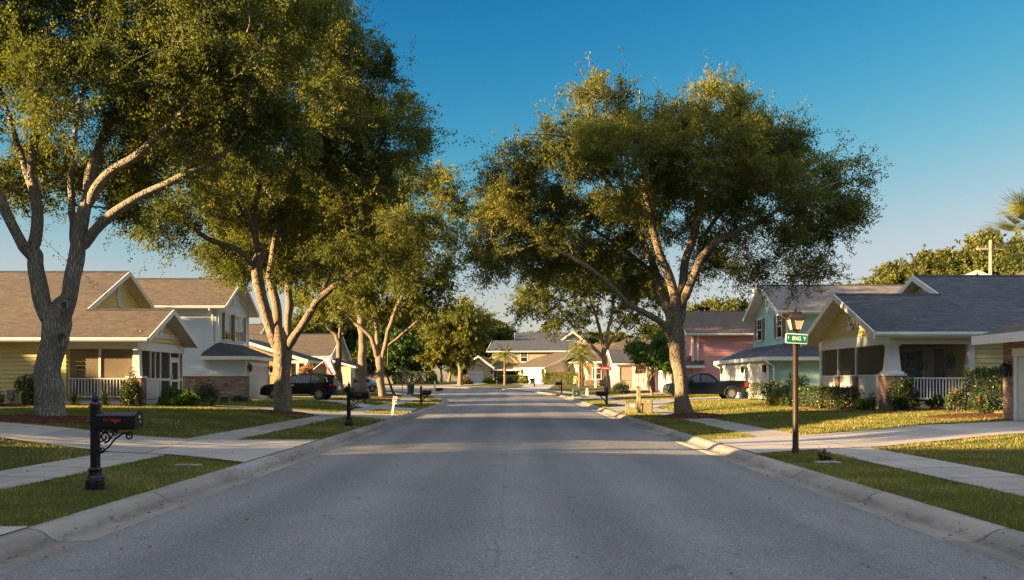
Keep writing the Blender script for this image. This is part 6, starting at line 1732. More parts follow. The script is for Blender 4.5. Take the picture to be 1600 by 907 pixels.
Y1 = 26.3
grow_tree('oak_tree', P(80, 657, Y1), limbs_at(Y1, [
    ([(80, 658), (78, 610), (81, 550), (86, 508)], [0.378, 0.348, 0.344, 0.378]),
    ([(84, 520), (66, 475), (50, 400)], [0.258, 0.224, 0.198]),
    ([(50, 408), (22, 352, -.3), (-8, 292, -.6), (-60, 200, -1), (-110, 90, -1)], [0.163, 0.138, 0.120, 0.086, 0.043]),
    ([(50, 402), (59, 345, .2), (52, 270, .5), (56, 180, .7), (46, 70, 1), (62, -60, 1)], [0.172, 0.155, 0.133, 0.107, 0.077, 0.034]),
    ([(56, 320, .3), (20, 200, 2), (-20, 80, 3)], [0.103, 0.077, 0.034]),
    ([(90, 520), (107, 458), (122, 395), (138, 312)], [0.267, 0.232, 0.211, 0.172]),
    ([(138, 315), (149, 252, .4), (166, 205, .8), (205, 150, 1.4), (270, 60, 2), (300, -40, 2)], [0.155, 0.133, 0.112, 0.086, 0.060, 0.026]),
    ([(136, 325), (162, 278, -.4), (212, 243, -.8), (246, 214, -1.2), (320, 140, -2), (380, 60, -2.5)], [0.138, 0.120, 0.103, 0.086, 0.060, 0.026]),
    ([(125, 392), (165, 345, -.2), (208, 312, -.3), (300, 266, -.5), (360, 232, -.8), (420, 150, -1)], [0.155, 0.133, 0.116, 0.090, 0.060, 0.026]),
    ([(122, 400), (110, 300, 2.2), (120, 180, 4), (150, 60, 5)], [0.129, 0.095, 0.069, 0.026])]),
    lobes_at(Y1, [(40, 40, 2.6, 0), (-90, 90, 2.6, 0), (-60, 220, 1.7, 1), (150, 20, 2.7, 1), (120, 130, 1.8, -1.5), (270, 40, 2.6, 0), (360, 90, 2.0, -1.5), (250, 150, 1.8, 1.5), (330, 190, 1.5, -.5), (160, 240, 1.5, 3.5), (250, 250, 1.3, 2.5), (80, 250, 1.3, 4), (30, 280, .9, 2), (60, -90, 3, 1), (230, -90, 3, 0), (-140, -20, 3, 0), (400, 10, 2.0, -1), (400, 190, 1.2, -1), (200, 305, .8, 3)]),
    'largest oak at the left edge, forked grey trunk in a mulch ring by the driveway', cat='tree', seed=21, tint_shift=-0.05, n_clump=235, clump_r=1.0, twigs=32, leaves=62, leaf=(0.085, 0.046), bark='bark_grey', flare=0.16, sides=22)
t1 = bpy.data.objects['oak_tree']
for (px_, py_, R_) in ((98, 531, 0.19), (101, 478, 0.13)):
    c_ = P(px_, py_, Y1 - 0.34) - Vector(t1.location); m = MB(); vs_ = []; fs_ = []
    for i_ in range(18):
        for j_ in range(8):
            a_, b_ = 2 * PI * i_ / 18, 2 * PI * j_ / 8; rr_ = R_ * (1 + 0.06 * math.sin(3 * a_)) + 0.055 * math.cos(b_)
            vs_.append((c_.x + rr_ * 0.8 * math.cos(a_), c_.y + 0.055 * math.sin(b_) - 0.02, c_.z + rr_ * math.sin(a_)))
    for i_ in range(18):
        for j_ in range(8): fs_.append((i_ * 8 + j_, ((i_ + 1) % 18) * 8 + j_, ((i_ + 1) % 18) * 8 + (j_ + 1) % 8, i_ * 8 + (j_ + 1) % 8))
    m.mesh(vs_, fs_); m.mesh([(c_.x + R_ * 0.72 * math.cos(q_), c_.y + 0.01, c_.z + R_ * 0.9 * math.sin(q_)) for q_ in np.linspace(0, 2 * PI, 16, endpoint=False)], [tuple(range(15, -1, -1))])
    ob_ = m.build('branch_scar', M['bark_grey'], None, smooth=True); ob_.parent = t1
Y2 = 37.5
grow_tree('oak_tree', P(443, 655, Y2), limbs_at(Y2, [
    ([(443, 656), (441, 605), (438, 550), (436, 530)], [0.299, 0.273, 0.282, 0.299]),
    ([(433, 550), (415, 490), (403, 432), (405, 392)], [0.238, 0.220, 0.194, 0.167]),
    ([(404, 430), (375, 393, -.5), (330, 376, -1), (285, 346, -1.4), (235, 326, -1.8)], [0.132, 0.114, 0.097, 0.070, 0.026]),
    ([(405, 400), (397, 340, .5), (410, 250, 1), (398, 150, 1.5), (400, 40, 2)], [0.141, 0.123, 0.097, 0.070, 0.026]),
    ([(405, 402), (385, 330, -.8), (345, 260, -1.5), (300, 190, -2)], [0.114, 0.097, 0.062, 0.026]),
    ([(438, 545), (432, 480, .8), (423, 425, 1.4), (440, 330, 2), (470, 230, 2.5), (490, 120, 3), (500, 20, 3)], [0.194, 0.176, 0.150, 0.114, 0.088, 0.062, 0.026]),
    ([(446, 548), (470, 512, -.3), (500, 466, -.6), (545, 433, -1), (610, 396, -1.4), (660, 350, -2)], [0.194, 0.158, 0.136, 0.106, 0.070, 0.026]),
    ([(500, 466, -.6), (530, 390, .5), (562, 300, 1), (600, 215, 1.3), (640, 160, 1.5)], [0.114, 0.097, 0.075, 0.053, 0.018]),
    ([(440, 335, 2), (390, 250, 4), (350, 150, 5)], [0.088, 0.070, 0.026])]),
    lobes_at(Y2, [(470, 10, 2.2, 0), (400, 60, 2.4, 1), (540, 120, 1.9, 1), (600, 150, 1.4, 1.5), (622, 215, 1.4, .5), (560, 230, 2.0, 0), (480, 180, 2.2, -1.5), (400, 190, 2.2, -1.5), (330, 230, 2.0, 0), (480, 300, 1.9, 1), (400, 310, 1.7, 2), (320, 310, 1.7, -1), (265, 340, 1.3, -1.5), (292, 402, .75, -1), (560, 320, 1.7, 0), (540, 390, 1.4, -.8), (600, 380, 1.3, -1.4), (470, 420, 1.2, 1.5), (380, 430, .8, 2.2), (350, 400, 1.0, 2.5), (430, -60, 2.6, 0), (320, 130, 2.2, 2), (640, 350, 1.0, -1.8), (510, 60, 1.6, -1)]),
    'second oak on the left, spreading over the sidewalk in front of the black car', cat='tree', seed=5, tint_shift=-0.05, n_clump=245, clump_r=0.98, twigs=30, leaves=50, leaf=(0.098, 0.052), flare=0.35)
Y3 = 75.0
grow_tree('oak_tree', P(596, 622, Y3), limbs_at(Y3, [
    ([(597, 623), (595, 588), (592, 560)], [.34, .28, .30]),
    ([(590, 565), (580, 530), (555, 505), (528, 478)], [.24, .20, .15, .06]),
    ([(594, 560), (588, 510, 1), (582, 440, 2), (590, 350, 2)], [.2, .17, .12, .04]),
    ([(597, 562), (612, 500, -1), (640, 440, -2), (665, 380, -2), (690, 310, -2)], [.2, .16, .12, .08, .03]),
    ([(602, 545), (640, 512), (680, 475), (700, 440)], [.14, .11, .07, .03])]),
    lobes_at(Y3, [(690, 300, 1.9, 0), (650, 285, 1.8, 0), (715, 340, 1.2, 0), (620, 340, 2.4, 1), (670, 360, 2.5, -1), (690, 430, 1.8, 0), (620, 420, 2.6, -2), (560, 440, 2.3, 0), (650, 470, 2.0, 1), (530, 400, 2.2, 2), (690, 480, 1.1, 0), (520, 470, 1.4, -1), (590, 480, 1.5, 2), (560, 370, 2.2, 1)]),
    'third oak on the left, pale trunk in a mulch ring left of the stop sign', cat='tree', seed=8, n_clump=120, clump_r=1.25, twigs=24, leaves=26, leaf=(0.20, 0.10), flare=0.3, sides=10, twig_geo=0.0)
Y5 = 36.5
grow_tree('oak_tree', P(1068, 657, Y5), limbs_at(Y5, [
    ([(1069, 658), (1064, 605), (1060, 560), (1057, 528)], [0.326, 0.273, 0.264, 0.299]),
    ([(1050, 535), (1036, 506, -.3), (1000, 485, -.8), (980, 474, -1.2), (955, 446, -1.6), (900, 405, -2.2), (840, 380, -2.6)], [0.150, 0.136, 0.114, 0.101, 0.088, 0.062, 0.026]),
    ([(1052, 535), (1046, 488, .2), (1034, 455, .5), (1020, 410, .8), (1006, 380, 1), (985, 320, 1.5), (960, 250, 2)], [0.211, 0.185, 0.163, 0.141, 0.123, 0.088, 0.026]),
    ([(1060, 525), (1056, 470), (1042, 425, -.3), (1028, 388, -.6), (1012, 320, -1), (1000, 230, -1.5), (1000, 140, -1.5)], [0.220, 0.194, 0.167, 0.145, 0.114, 0.079, 0.026]),
    ([(1062, 515), (1066, 455, .3), (1072, 408, .6), (1086, 362, 1), (1092, 290, 1.4), (1100, 190, 1.5), (1110, 110, 1.5)], [0.202, 0.185, 0.158, 0.132, 0.106, 0.070, 0.026]),
    ([(1066, 480), (1081, 437, -.4), (1100, 397, -.8), (1130, 372, -1.2), (1185, 346, -2), (1250, 310, -2.5), (1320, 280, -2.5)], [0.176, 0.150, 0.128, 0.106, 0.079, 0.053, 0.018]),
    ([(1012, 395, .9), (980, 330, 0), (930, 260, -1), (880, 215, -1.5), (820, 210, -2)], [0.106, 0.088, 0.070, 0.044, 0.018]),
    ([(1090, 380, .9), (1150, 300, 2), (1200, 220, 2.5), (1230, 180, 3)], [0.097, 0.079, 0.053, 0.018]),
    ([(1040, 440, .5), (960, 380, 2.5), (880, 330, 4)], [0.088, 0.070, 0.026])]),
    lobes_at(Y5, [(945, 172, 1.25, 0), (1000, 205, 1.6, -.5), (1105, 172, 1.4, 0), (1158, 195, 1.4, 1), (1195, 240, 1.6, 0), (1240, 245, 1.0, .5), (1298, 280, .95, -.5), (1315, 335, .85, -.5), (1275, 340, 1.6, 0), (1240, 395, 1.3, -.5), (1180, 320, 2.1, -1.5), (1090, 255, 2.1, -1.8), (985, 265, 2.2, -1.5), (890, 240, 1.6, 0), (812, 258, 1.2, 0), (795, 330, 1.3, 0), (772, 390, .9, -.5), (850, 325, 1.8, 1.5), (885, 380, 1.4, 0), (960, 350, 1.6, 2.5), (1050, 320, 1.9, 2.5), (1130, 370, 1.0, 2), (782, 420, .5, -.5), (1262, 425, .5, -1), (1210, 415, .7, 1.5), (1005, 425, .9, 1), (1095, 405, .8, 1.5), (950, 415, 1.1, 1.5), (1160, 415, .8, 0), (865, 425, .8, 0), (905, 205, 1.0, 1), (1150, 255, 1.9, 1.5), (825, 385, 1.0, 1)]),
    'big spreading oak on the right, trunk in a mulch ring on the verge', cat='tree', seed=14, tint_shift=0.06, n_clump=255, clump_r=0.92, twigs=30, leaves=48, leaf=(0.095, 0.050), flare=0.3)
Y6 = 92.0
grow_tree('oak_tree', P(952, 617, Y6), limbs_at(Y6, [
    ([(952, 618), (947, 585), (944, 560)], [.36, .29, .29]),
    ([(944, 562), (925, 540), (900, 515), (870, 480)], [.19, .16, .12, .04]),
    ([(944, 558), (940, 530), (930, 490), (910, 440)], [.2, .18, .13, .04]), ([(945, 555), (950, 520), (958, 470), (950, 420)], [.2, .16, .12, .04]), ([(946, 550), (970, 510), (1000, 470)], [.15, .11, .04])]),
    lobes_at(Y6, [(850, 455, 2.4, 0), (828, 485, 1.4, 0), (890, 440, 2.6, 0), (870, 500, 1.3, -1), (940, 440, 2.8, 0), (910, 490, 1.5, -1), (990, 450, 2.4, 0), (970, 490, 1.4, 1), (1030, 470, 2, 1), (1000, 500, 1.3, 0)]),
    'oak standing behind the red street sign on the right', cat='tree', seed=31, n_clump=90, clump_r=1.35, twigs=22, leaves=22, leaf=(0.24, 0.12), flare=0.25, sides=10, twig_geo=0.0)
Y7 = 129.0
grow_tree('oak_tree', P(720, 602, Y7), limbs_at(Y7, [
    ([(720, 603), (719, 580), (718, 568)], [.36, .30, .28]), ([(718, 570), (708, 550), (690, 530)], [.2, .16, .05]), ([(718, 570), (720, 540), (715, 500)], [.2, .16, .05]), ([(719, 570), (728, 548), (750, 520)], [.2, .16, .05])]),
    lobes_at(Y7, [(690, 520, 2.6, 0), (720, 500, 2.8, 0), (745, 503, 2.0, 0), (725, 530, 2.2, -1), (700, 545, 2.0, -1), (670, 548, 1.7, 0), (650, 540, 1.4, 0), (745, 530, 1.4, 0), (720, 555, 1.6, 0)]),
    'sunlit oak with pale forked trunk in the bend, left of the golden house', cat='tree', seed=41, n_clump=80, clump_r=1.4, twigs=22, leaves=20, leaf=(0.30, 0.15), flare=0.2, sides=8, twig_geo=0.0, tint_shift=0.12)
simple_tree('oak_tree', 17, 6.0, 51, 'leaf', (0.24, 0.12), 70, 22, 20, trunk_h=7.5, trunk_r=0.42, label='tall oak with thick dark trunk standing left of the pale-trunked oak', loc=on(-12.6, 80.5), low=0.42)
Y8 = 57.0  # added oak, its crown placed and thickened to shade the teal house
grow_tree('oak_tree', on(-13.4, Y8), limbs_at(Y8, [([(448, 640), (448, 580), (450, 500), (452, 440)], [.28, .24, .22, .22]), ([(452, 445), (430, 400), (400, 350, -2), (390, 300, -4)], [.16, .13, .1, .03]), ([(452, 445), (480, 400), (530, 370, 2), (590, 340, 4)], [.17, .14, .1, .03]), ([(452, 440), (460, 380), (480, 300)], [.16, .12, .03])]),
    lobes_at(Y8, [(400, 370, 2.3, -4), (470, 370, 2.6, 0), (540, 360, 2.5, 3), (600, 370, 2.2, 4), (400, 300, 2.4, -3), (500, 290, 2.8, 0), (590, 300, 2.2, 5), (440, 330, 2.4, -6), (520, 330, 2.2, -5), (540, 400, 1.6, 6), (450, 400, 1.5, 4)]),
    'added oak hidden behind the second left oak, its crown shading the teal house', cat='tree', seed=58, n_clump=200, clump_r=1.2, twigs=26, leaves=26, leaf=(0.18, 0.10), flare=0.2, sides=10, twig_geo=0.0)
simple_tree('oak_tree', 13, 4.6, 52, 'leaf', (0.24, 0.12), 55, 20, 20, trunk_h=5.0, trunk_r=0.36, label='dark leaning oak behind the flag', loc=on(-15.9, 88), low=0.40)
simple_tree('maple_tree', 5.7, 2.5, 53, 'leaf_bright', (0.20, 0.13), 46, 20, 16, trunk_h=1.9, trunk_r=0.10, label='small bright green tree beside the utility boxes', loc=on(11.7, 80), low=0.25)
simple_tree('maple_tree', 6.0, 2.8, 54, 'leaf_bright', (0.24, 0.15), 46, 18, 16, trunk_h=1.8, trunk_r=0.12, label='dark green young tree between the two left trunks', loc=on(-10.6, 86), low=0.2, tint_shift=-0.15)
simple_tree('maple_tree', 6.0, 2.6, 55, 'leaf_bright', (0.24, 0.15), 46, 18, 16, trunk_h=1.8, trunk_r=0.12, label='dark green young tree behind the stop sign', loc=on(-14.2, 98), low=0.2, tint_shift=-0.1)
simple_tree('maple_tree', 7.0, 3.3, 56, 'leaf_bright', (0.32, 0.2), 46, 18, 16, trunk_h=2.0, trunk_r=0.16, label='bright lime green tree beyond the bend, right of the dark hedge', loc=on(-17.1, 150), low=0.25, tint_shift=0.15)
simple_tree('blossom_tree', 2.6, 1.0, 57, 'leaf_pink', (0.14, 0.09), 26, 16, 12, trunk_h=0.9, trunk_r=0.06, label='small pinkish-orange tree in front of the white porch posts', loc=on(-16.2, 76.6), low=0.15)

# ---- palms
palm('palm_tree', on(-0.92, 126.5), 4.1, 2.5, 61, 'single palm tree in front of the golden house')
palm('palm_tree', on(8.05, 114), 3.6, 2.3, 62, 'shorter palm of the pair in front of the cream garage house')
palm('palm_tree', on(8.5, 116.5), 4.9, 2.4, 63, 'taller palm of the pair in front of the cream garage house')
palm('palm_tree', on(27.3, 50.5), 8.4, 3.3, 64, 'fan palm showing above the roofs at the right edge', n=34, fan=True, trunk_r=0.22)

# ---- trees behind the houses: four kinds, each tree an object
protos = []
for k, (h, sp, m_, ts) in enumerate(((13, 5.2, 'leaf_far', 0.0), (12, 4.6, 'leaf_far', 0.12), (14, 5.0, 'leaf_far', -0.12), (11, 5.4, 'leaf_far', 0.05))):
    protos.append((simple_tree('woodland_tree', h, sp, 70 + k, m_, (0.30, 0.18), 80, 24, 24, trunk_h=h * 0.3, trunk_r=0.25, loc=(0, 0, 0), low=0.15, tint_shift=ts), h))
labels = ['olive green treetop above the roofs on the right', 'tree beyond the far houses in the middle', 'tree rising behind the houses on the left']
back = [(1297, 432, 95), (1335, 420, 92), (1375, 410, 97), (1412, 402, 101), (1442, 372, 96), (1476, 366, 99), (1508, 350, 94), (1548, 355, 97), (1588, 360, 90), (1632, 350, 88), (1085, 470, 122), (1117, 462, 119), (1152, 452, 116), (1188, 450, 119), (1235, 452, 112),
        (1010, 505, 140), (1042, 492, 142), (968, 508, 155), (932, 505, 166), (897, 518, 190), (855, 508, 196), (822, 508, 200), (792, 500, 196), (764, 496, 186), (738, 494, 182), (702, 482, 178), (672, 472, 172), (641, 462, 172), (608, 462, 166), (575, 452, 160), (541, 458, 152), (500, 476, 146), (462, 492, 140), (424, 494, 136), (392, 497, 134),
        (655, 520, 168), (690, 525, 170), (620, 530, 166), (590, 535, 164), (725, 540, 182), (760, 545, 186), (560, 540, 166), (1270, 445, 108)]
used = [False] * 4
for i, (px, ty, Yb) in enumerate(back):
    k = i % 4; root, h0 = protos[k]; q = P(px, ty, Yb); zb = gz(q.x, q.y); s = (q.z - zb) / (h0 * 1.12)
    lab = labels[0] if px > 1060 else (labels[1] if px > 690 else labels[2])
    grp = ['trees above the right-hand roofs', 'trees beyond the far houses', 'trees behind the left houses'][0 if px > 1060 else (1 if px > 690 else 2)]
    wide = (max(s, 0.85) * RS.uniform(0.85, 1.1),) * 2 + (s,)
    if not used[k]:
        used[k] = True; root.location = (q.x, q.y, zb); root.rotation_euler = (0, 0, RS.uniform(0, 6.28)); root.scale = wide; tag(root, lab, 'tree', grp)
    else: copy_thing(root, (q.x, q.y, zb), RS.uniform(0, 6.28), wide, lab, grp)
# added hedge and trees, unseen on the left, placed to shade street and houses
bush('hedge', on(-13.5, 15.9), (0.7, 4.4), 2.7, 140, 'added tall hedge beyond the left picture edge, shading the yard', n=9000, boxy=True, leaf=(0.16, 0.1), cat='hedge')
simple_tree('oak_tree', 12.0, 4.8, 91, 'leaf', (0.26, 0.15), 150, 24, 22, trunk_h=5.4, trunk_r=0.3, label='added high-crowned oak beyond the left picture edge, shading the brick garage', loc=on(-15.0, 16.0), low=0.42)
for x, y, s in ((-13, 2, 1.0), (-14, -9, 1.0), (-41, 35, 0.55), (-42, 55, 0.85)): copy_thing(protos[1][0], on(x, y), x, (s, s, s), 'added bushy shade tree beyond the left picture edge', 'added shade trees on the near left')

# ---- shrubs and beds
bush('shrub', on(-19.9, 39.6), (0.72, 0.6), 1.45, 101, 'tall leafy shrub against the yellow wall left of the big oak', 'leaf_hedge', n=3600, airy=0.8, leaf=(0.10, 0.055), stems=9)
bush('shrub', on(-21.6, 39.4), (0.75, 0.6), 1.75, 102, 'tall shrub cut by the left picture edge', 'leaf_hedge', n=3600, airy=0.8, leaf=(0.10, 0.055), stems=9)
bush('shrub', on(-21.0, 38.9), (0.5, 0.45), 0.65, 103, 'low dark shrub at the left picture edge', n=2200)
rosette('sago_plant', on(-18.0, 39.5), 0.75, 0.85, 104, 'spiky plant under the left end of the white rail', n=44)
rosette('sago_plant', on(-16.75, 39.5), 0.6, 0.85, 105, 'spiky plant behind the near mailbox finial', n=36)
bush('shrub', on(-15.75, 39.6), (0.62, 0.5), 1.55, 106, 'tall dark shrub in front of the brick porch pier', n=3400, airy=0.7, leaf=(0.09, 0.05), stems=8)
bush('shrub', on(-14.15, 41.3), (0.95, 0.8), 0.85, 107, 'rounded yellow-green shrub right of the porch pier', 'leaf_bright', n=5200, leaf=(0.085, 0.055))
bush('shrub', on(-14.9, 42.3), (0.7, 0.7), 0.9, 127, 'fuller green shrub below the screen door', 'leaf_bright', n=3600, leaf=(0.085, 0.055))
rosette('grass_clump', on(-13.15, 42.0), 0.65, 0.55, 108, 'pale grassy clump beside the front walk', n=90, w=0.03, mat='leaf_bright')
bush('flowering_bush', on(-15.35, 48.3), (0.85, 0.7), 1.5, 109, 'red flowering bush in front of the stone base', n=4200, flowers='flower_red', nfl=12, airy=0.4)
bush('shrub', on(-14.9, 52.5), (0.9, 0.4), 0.35, 110, 'low shrubs below the stacked stone wall', n=1600)
bush('hedge', on(12.75, 39.9), (0.45, 3.7), 0.85, 111, 'clipped dark green hedge below the right porch', n=15000, boxy=True, cat='hedge', stems=12)
bush('shrub', on(13.0, 44.2), (0.7, 0.7), 1.55, 112, 'golden leaved shrub at the far end of the clipped hedge', 'leaf_gold', n=3000, airy=0.6, leaf=(0.10, 0.06))
bush('shrub', on(12.2, 44.0), (0.55, 0.55), 0.8, 113, 'yellow-green shrub behind the lamp pole', 'leaf_gold', n=2600)
bush('shrub', on(13.3, 48.0), (0.9, 0.8), 1.3, 114, 'green shrub between the teal house and the hedge', n=3000, airy=0.5, leaf=(0.10, 0.06))
bush('shrub', on(13.1, 35.4), (0.45, 0.45), 0.75, 115, 'small green shrub at the near end of the clipped hedge', 'leaf_bright', n=1800)
bush('shrub', on(14.0, 34.25), (0.6, 0.4), 1.3, 116, 'dark spreading shrub in front of the tapered column', n=3600, airy=0.8, leaf=(0.085, 0.05), stems=9)
bush('shrub', on(15.2, 34.4), (0.34, 0.3), 0.5, 117, 'small dark shrub below the white porch rail', n=1500, airy=0.6)
bush('hedge', on(16.5, 33.2), (0.72, 0.5), 1.4, 118, 'tall dark hedge beside the brick garage wall', n=8000, boxy=True, cat='hedge')
bush('rose_bush', on(13.6, 29.4), (0.34, 0.3), 0.9, 119, 'thin rose bush with red blooms left of the taller hedge', n=900, flowers='flower_red', nfl=2, airy=0.9, stems=8)
bush('rose_bush', on(14.3, 29.0), (0.42, 0.35), 0.85, 120, 'leafier rose bush with one bright bloom beside the brick garage', 'leaf_hedge', n=1900, flowers='flower_red', nfl=1, airy=0.7, stems=7)
bush('clipped_bush', on(15.1, 57.0), (0.85, 0.8), 1.05, 121, 'rounded clipped bush in front of the garage doors of the teal house', n=5200, boxy=True, cat='shrub')
bush('shrub', on(9.9, 88), (1.0, 0.9), 1.15, 122, 'dark green bush in front of the picket rail', n=3200, leaf=(0.14, 0.08))
bush('hedge', on(6.6, 127), (2.6, 0.8), 1.55, 123, 'sunlit hedge in front of the cream garage house', 'leaf_gold', n=5200, boxy=True, leaf=(0.16, 0.1), cat='hedge', rot=-0.35)
bush('hedge', on(0.2, 144.2), (2.2, 0.5), 1.1, 124, 'dark hedge below the brown porch screens', n=3200, boxy=True, leaf=(0.18, 0.1), cat='hedge')
bush('shrub', on(-3.2, 143.5), (1.3, 0.8), 0.95, 125, 'golden shrubs beside the gabled garage', 'leaf_gold', n=2400, leaf=(0.18, 0.1))
bush('shrub', on(1.8, 142.5), (0.8, 0.6), 0.9, 126, 'yellow-green shrub right of the single palm', 'leaf_gold', n=2000, leaf=(0.18, 0.1))
bush('hedge', on(-14.2, 137.5), (2.8, 1.0), 1.7, 128, 'dark hedge across the end of the street', n=5200, boxy=True, leaf=(0.2, 0.12), cat='hedge')
bush('shrub', on(-6.3, 133), (1.0, 0.9), 1.2, 129, 'brownish rounded shrub beside the sunlit oak in the bend', 'leaf_dry', n=2200, leaf=(0.18, 0.1))
bush('shrub', on(-16.6, 92), (1.6, 0.7), 0.8, 130, 'dark bushes below the pale blue parked car', n=2800, leaf=(0.15, 0.09))
bush('shrub', on(-11.5, 140), (0.8, 0.7), 1.8, 131, 'lime green bush between the dark hedge and the sunlit oak', 'leaf_gold', n=2200, leaf=(0.2, 0.12))

# ---- mailboxes
mb1 = mailbox_ornate('mailbox', on(-5.36, 12.35), math.radians(-6), 'large black ornate mailbox with red flag and white door numbers, at the near left'); mb1.scale = (0.90,) * 3
mailbox_ornate('mailbox', on(-5.03, 29.6), math.radians(-6), 'second black ornate mailbox, on the verge beside the front walk')
mailbox_plain('mailbox', on(-5.35, 56.5), math.radians(-8), 'black square-post mailbox with reddish stripe near the left kerb bend', post_h=1.10, bz=0.68, stripe='red')
mailbox_plain('mailbox', on(-5.75, 71.5), math.radians(-10), 'slim tall-post mailbox with white lower post at the left kerb bend', post_h=1.40, bz=0.72, post='white_dirty')
mailbox_plain('mailbox', on(5.55, 56.3), PI + 0.2, 'dark mailbox below the red street sign', post_h=1.05, bz=0.62, stripe='red')
mailbox_plain('mailbox', on(4.9, 95), PI + 0.3, 'black mailbox near the dark green transformer box', post_h=1.35, bz=0.9)
mailbox_plain('mailbox', on(2.75, 118), PI + 0.5, 'black mailbox in front of the bright white garage door', post_h=1.2, bz=0.8)
mailbox_plain('mailbox', on(-2.0, 128.5), PI + 0.8, 'farthest small mailbox left of the single palm', post_h=1.0, bz=0.7)

lamp_post(on(5.42, 18.35))

# ---- signs
r = empty('stop_sign', on(-9.9, 86.7), math.radians(4), 'octagonal stop sign seen from its grey back', 'sign', None, world=False)
m = MB(); m.box(-0.035, -0.03, -0.2, 0.035, 0.03, 2.95); m.build('pole', M['steel'], r)
m = MB(); m.prism([(0.41 * math.cos(PI / 8 + k * PI / 4), 0.035, 2.55 + 0.41 * math.sin(PI / 8 + k * PI / 4)) for k in range(8)], (0, 0.006, 0)); pl = m.build('sign_plate', M['steel'], r)
m = MB(); m.face([(0.40 * math.cos(PI / 8 - k * PI / 4), 0.045, 2.55 + 0.40 * math.sin(PI / 8 - k * PI / 4)) for k in range(8)]); m.build('sign_face', M['red_sign'], pl)
r = empty('street_sign', on(5.6, 56.75), 0, 'red street name sign on a dark pole above the right mailbox', 'sign', None, world=False)
m = MB(); m.tube([(0, 0, -0.2), (0, 0, 2.30)], 0.03, 8); m.build('pole', M['bronze'], r)
m = MB(); m.box(-0.38, -0.05, 2.06, 0.26, -0.032, 2.30); pl = m.build('sign_panel', M['red_sign'], r); m = MB(); [m.box(-0.30 + a_, -0.054, 2.145, -0.30 + a_ + w_, -0.051, 2.215) for a_, w_ in ((0, .012), (.05, .03), (.10, .02), (.14, .035), (.19, .012), (.22, .03), (.27, .02), (.32, .035), (.40, .03), (.45, .02))]; m.build('lettering', M['white_dirty'], pl)
r = empty('leaning_sign', on(-4.93, 39.4), 0, 'short leaning white post sign with red marks at the kerb', 'sign', None, world=False); r.rotation_euler = (0, math.radians(9), 0)
m = MB(); m.box(-0.045, -0.02, -0.1, 0.045, 0.02, 0.62); m.build('post', M['white_dirty'], r); m = MB(); m.box(-0.07, -0.035, 0.50, 0.11, -0.021, 0.80); pl = m.build('sign_panel', M['white_dirty'], r)
m = MB(); m.box(-0.045, -0.038, 0.66, 0.085, -0.036, 0.70); m.box(-0.045, -0.038, 0.73, 0.02, -0.036, 0.77); m.box(0.04, -0.038, 0.56, 0.10, -0.036, 0.62); m.build('red_mark', M['red'], pl)

# ---- utility boxes on the right verge
r = empty('utility_box', on(5.12, 41.0), math.radians(-8), 'low square tan-green utility box with white label', 'utility box', None, world=False)
m = MB(); m.box(-0.30, -0.24, -0.05, 0.30, 0.24, 0.06); m.build('base', M['utility'], r); m = MB(); m.box(-0.27, -0.22, 0.061, 0.27, 0.22, 0.50); m.frust(0, 0, 0.501, 0.53, 0.29, 0.24, 0.25, 0.20); m.build('cabinet', M['utility'], r, bevel=0.012)
m = MB(); m.box(-0.17, -0.232, 0.10, 0.22, -0.221, 0.46); d = m.build('door', M['utility'], r, bevel=0.004); m = MB(); m.box(-0.06, -0.238, 0.32, 0.12, -0.233, 0.43); m.build('label_plate', M['sign_white'], d); m = MB(); m.box(0.16, -0.25, 0.24, 0.19, -0.233, 0.30); m.build('latch', M['steel'], d)
r = empty('utility_cabinet', on(5.78, 41.0), math.radians(-8), 'taller upright tan-green utility cabinet', 'utility box', None, world=False)
m = MB(); m.box(-0.22, -0.2, -0.05, 0.22, 0.2, 0.62); m.frust(0, 0, 0.621, 0.66, 0.235, 0.215, 0.21, 0.19); m.build('cabinet', M['utility'], r, bevel=0.012); m = MB(); m.box(-0.19, -0.212, 0.08, 0.19, -0.201, 0.60); d = m.build('door', M['utility'], r, bevel=0.004); m = MB(); m.box(0.0, -0.218, 0.54, 0.08, -0.213, 0.565); m.build('label_plate', M['sign_white'], d); m = MB(); m.tube([(-0.16, -0.25, 0.01), (-0.16, -0.25, 0.06)], 0.03, 8); m.build('lock', M['iron'], d)
r = empty('wooden_post', on(5.48, 41.5), 0.05, 'weathered wooden post between the two utility boxes', 'post', None, world=False)
m = MB(); m.box(-0.075, -0.06, -0.2, 0.075, 0.06, 1.20); m.build('post', M['wood'], r, bevel=0.008); m = MB(); m.box(-0.13, -0.07, 1.10, -0.076, 0.05, 1.22); m.box(0.02, -0.10, 0.55, 0.07, -0.061, 0.68); m.build('bracket', M['utility_tan'], r)
r = empty('marker_post', on(7.55, 43.6), 0, 'white marker post carrying an orange tag', 'marker', None, world=False)
m = MB(); m.box(-0.10, -0.04, -0.05, -0.06, 0.04, 0.44); m.box(0.06, -0.04, -0.05, 0.10, 0.04, 0.30); m.box(-0.10, 0.0, 0.20, 0.10, 0.03, 0.24); m.build('frame', M['white_dirty'], r); m = MB(); m.box(-0.055, -0.06, 0.22, 0.09, -0.041, 0.46); m.build('tag_plate', M['orange_tag'], r)
r = empty('pedestal', on(7.6, 42.2), 0, 'round tan cable pedestal left of the big oak trunk', 'utility box', None, world=False)
m = MB(); m.lathe([(0.13, -0.05), (0.13, 0.03), (0.115, 0.05), (0.112, 0.58), (0.10, 0.62), (0.05, 0.65)], n=18); m.build('shell', M['utility_tan'], r, smooth=True); m = MB(); m.lathe([(0.118, 0.50), (0.118, 0.53)], n=18); m.build('band', M['utility'], r)
r = empty('transformer_box', on(5.5, 82.0), 0.1, 'dark green transformer box on the right verge', 'utility box', None, world=False)
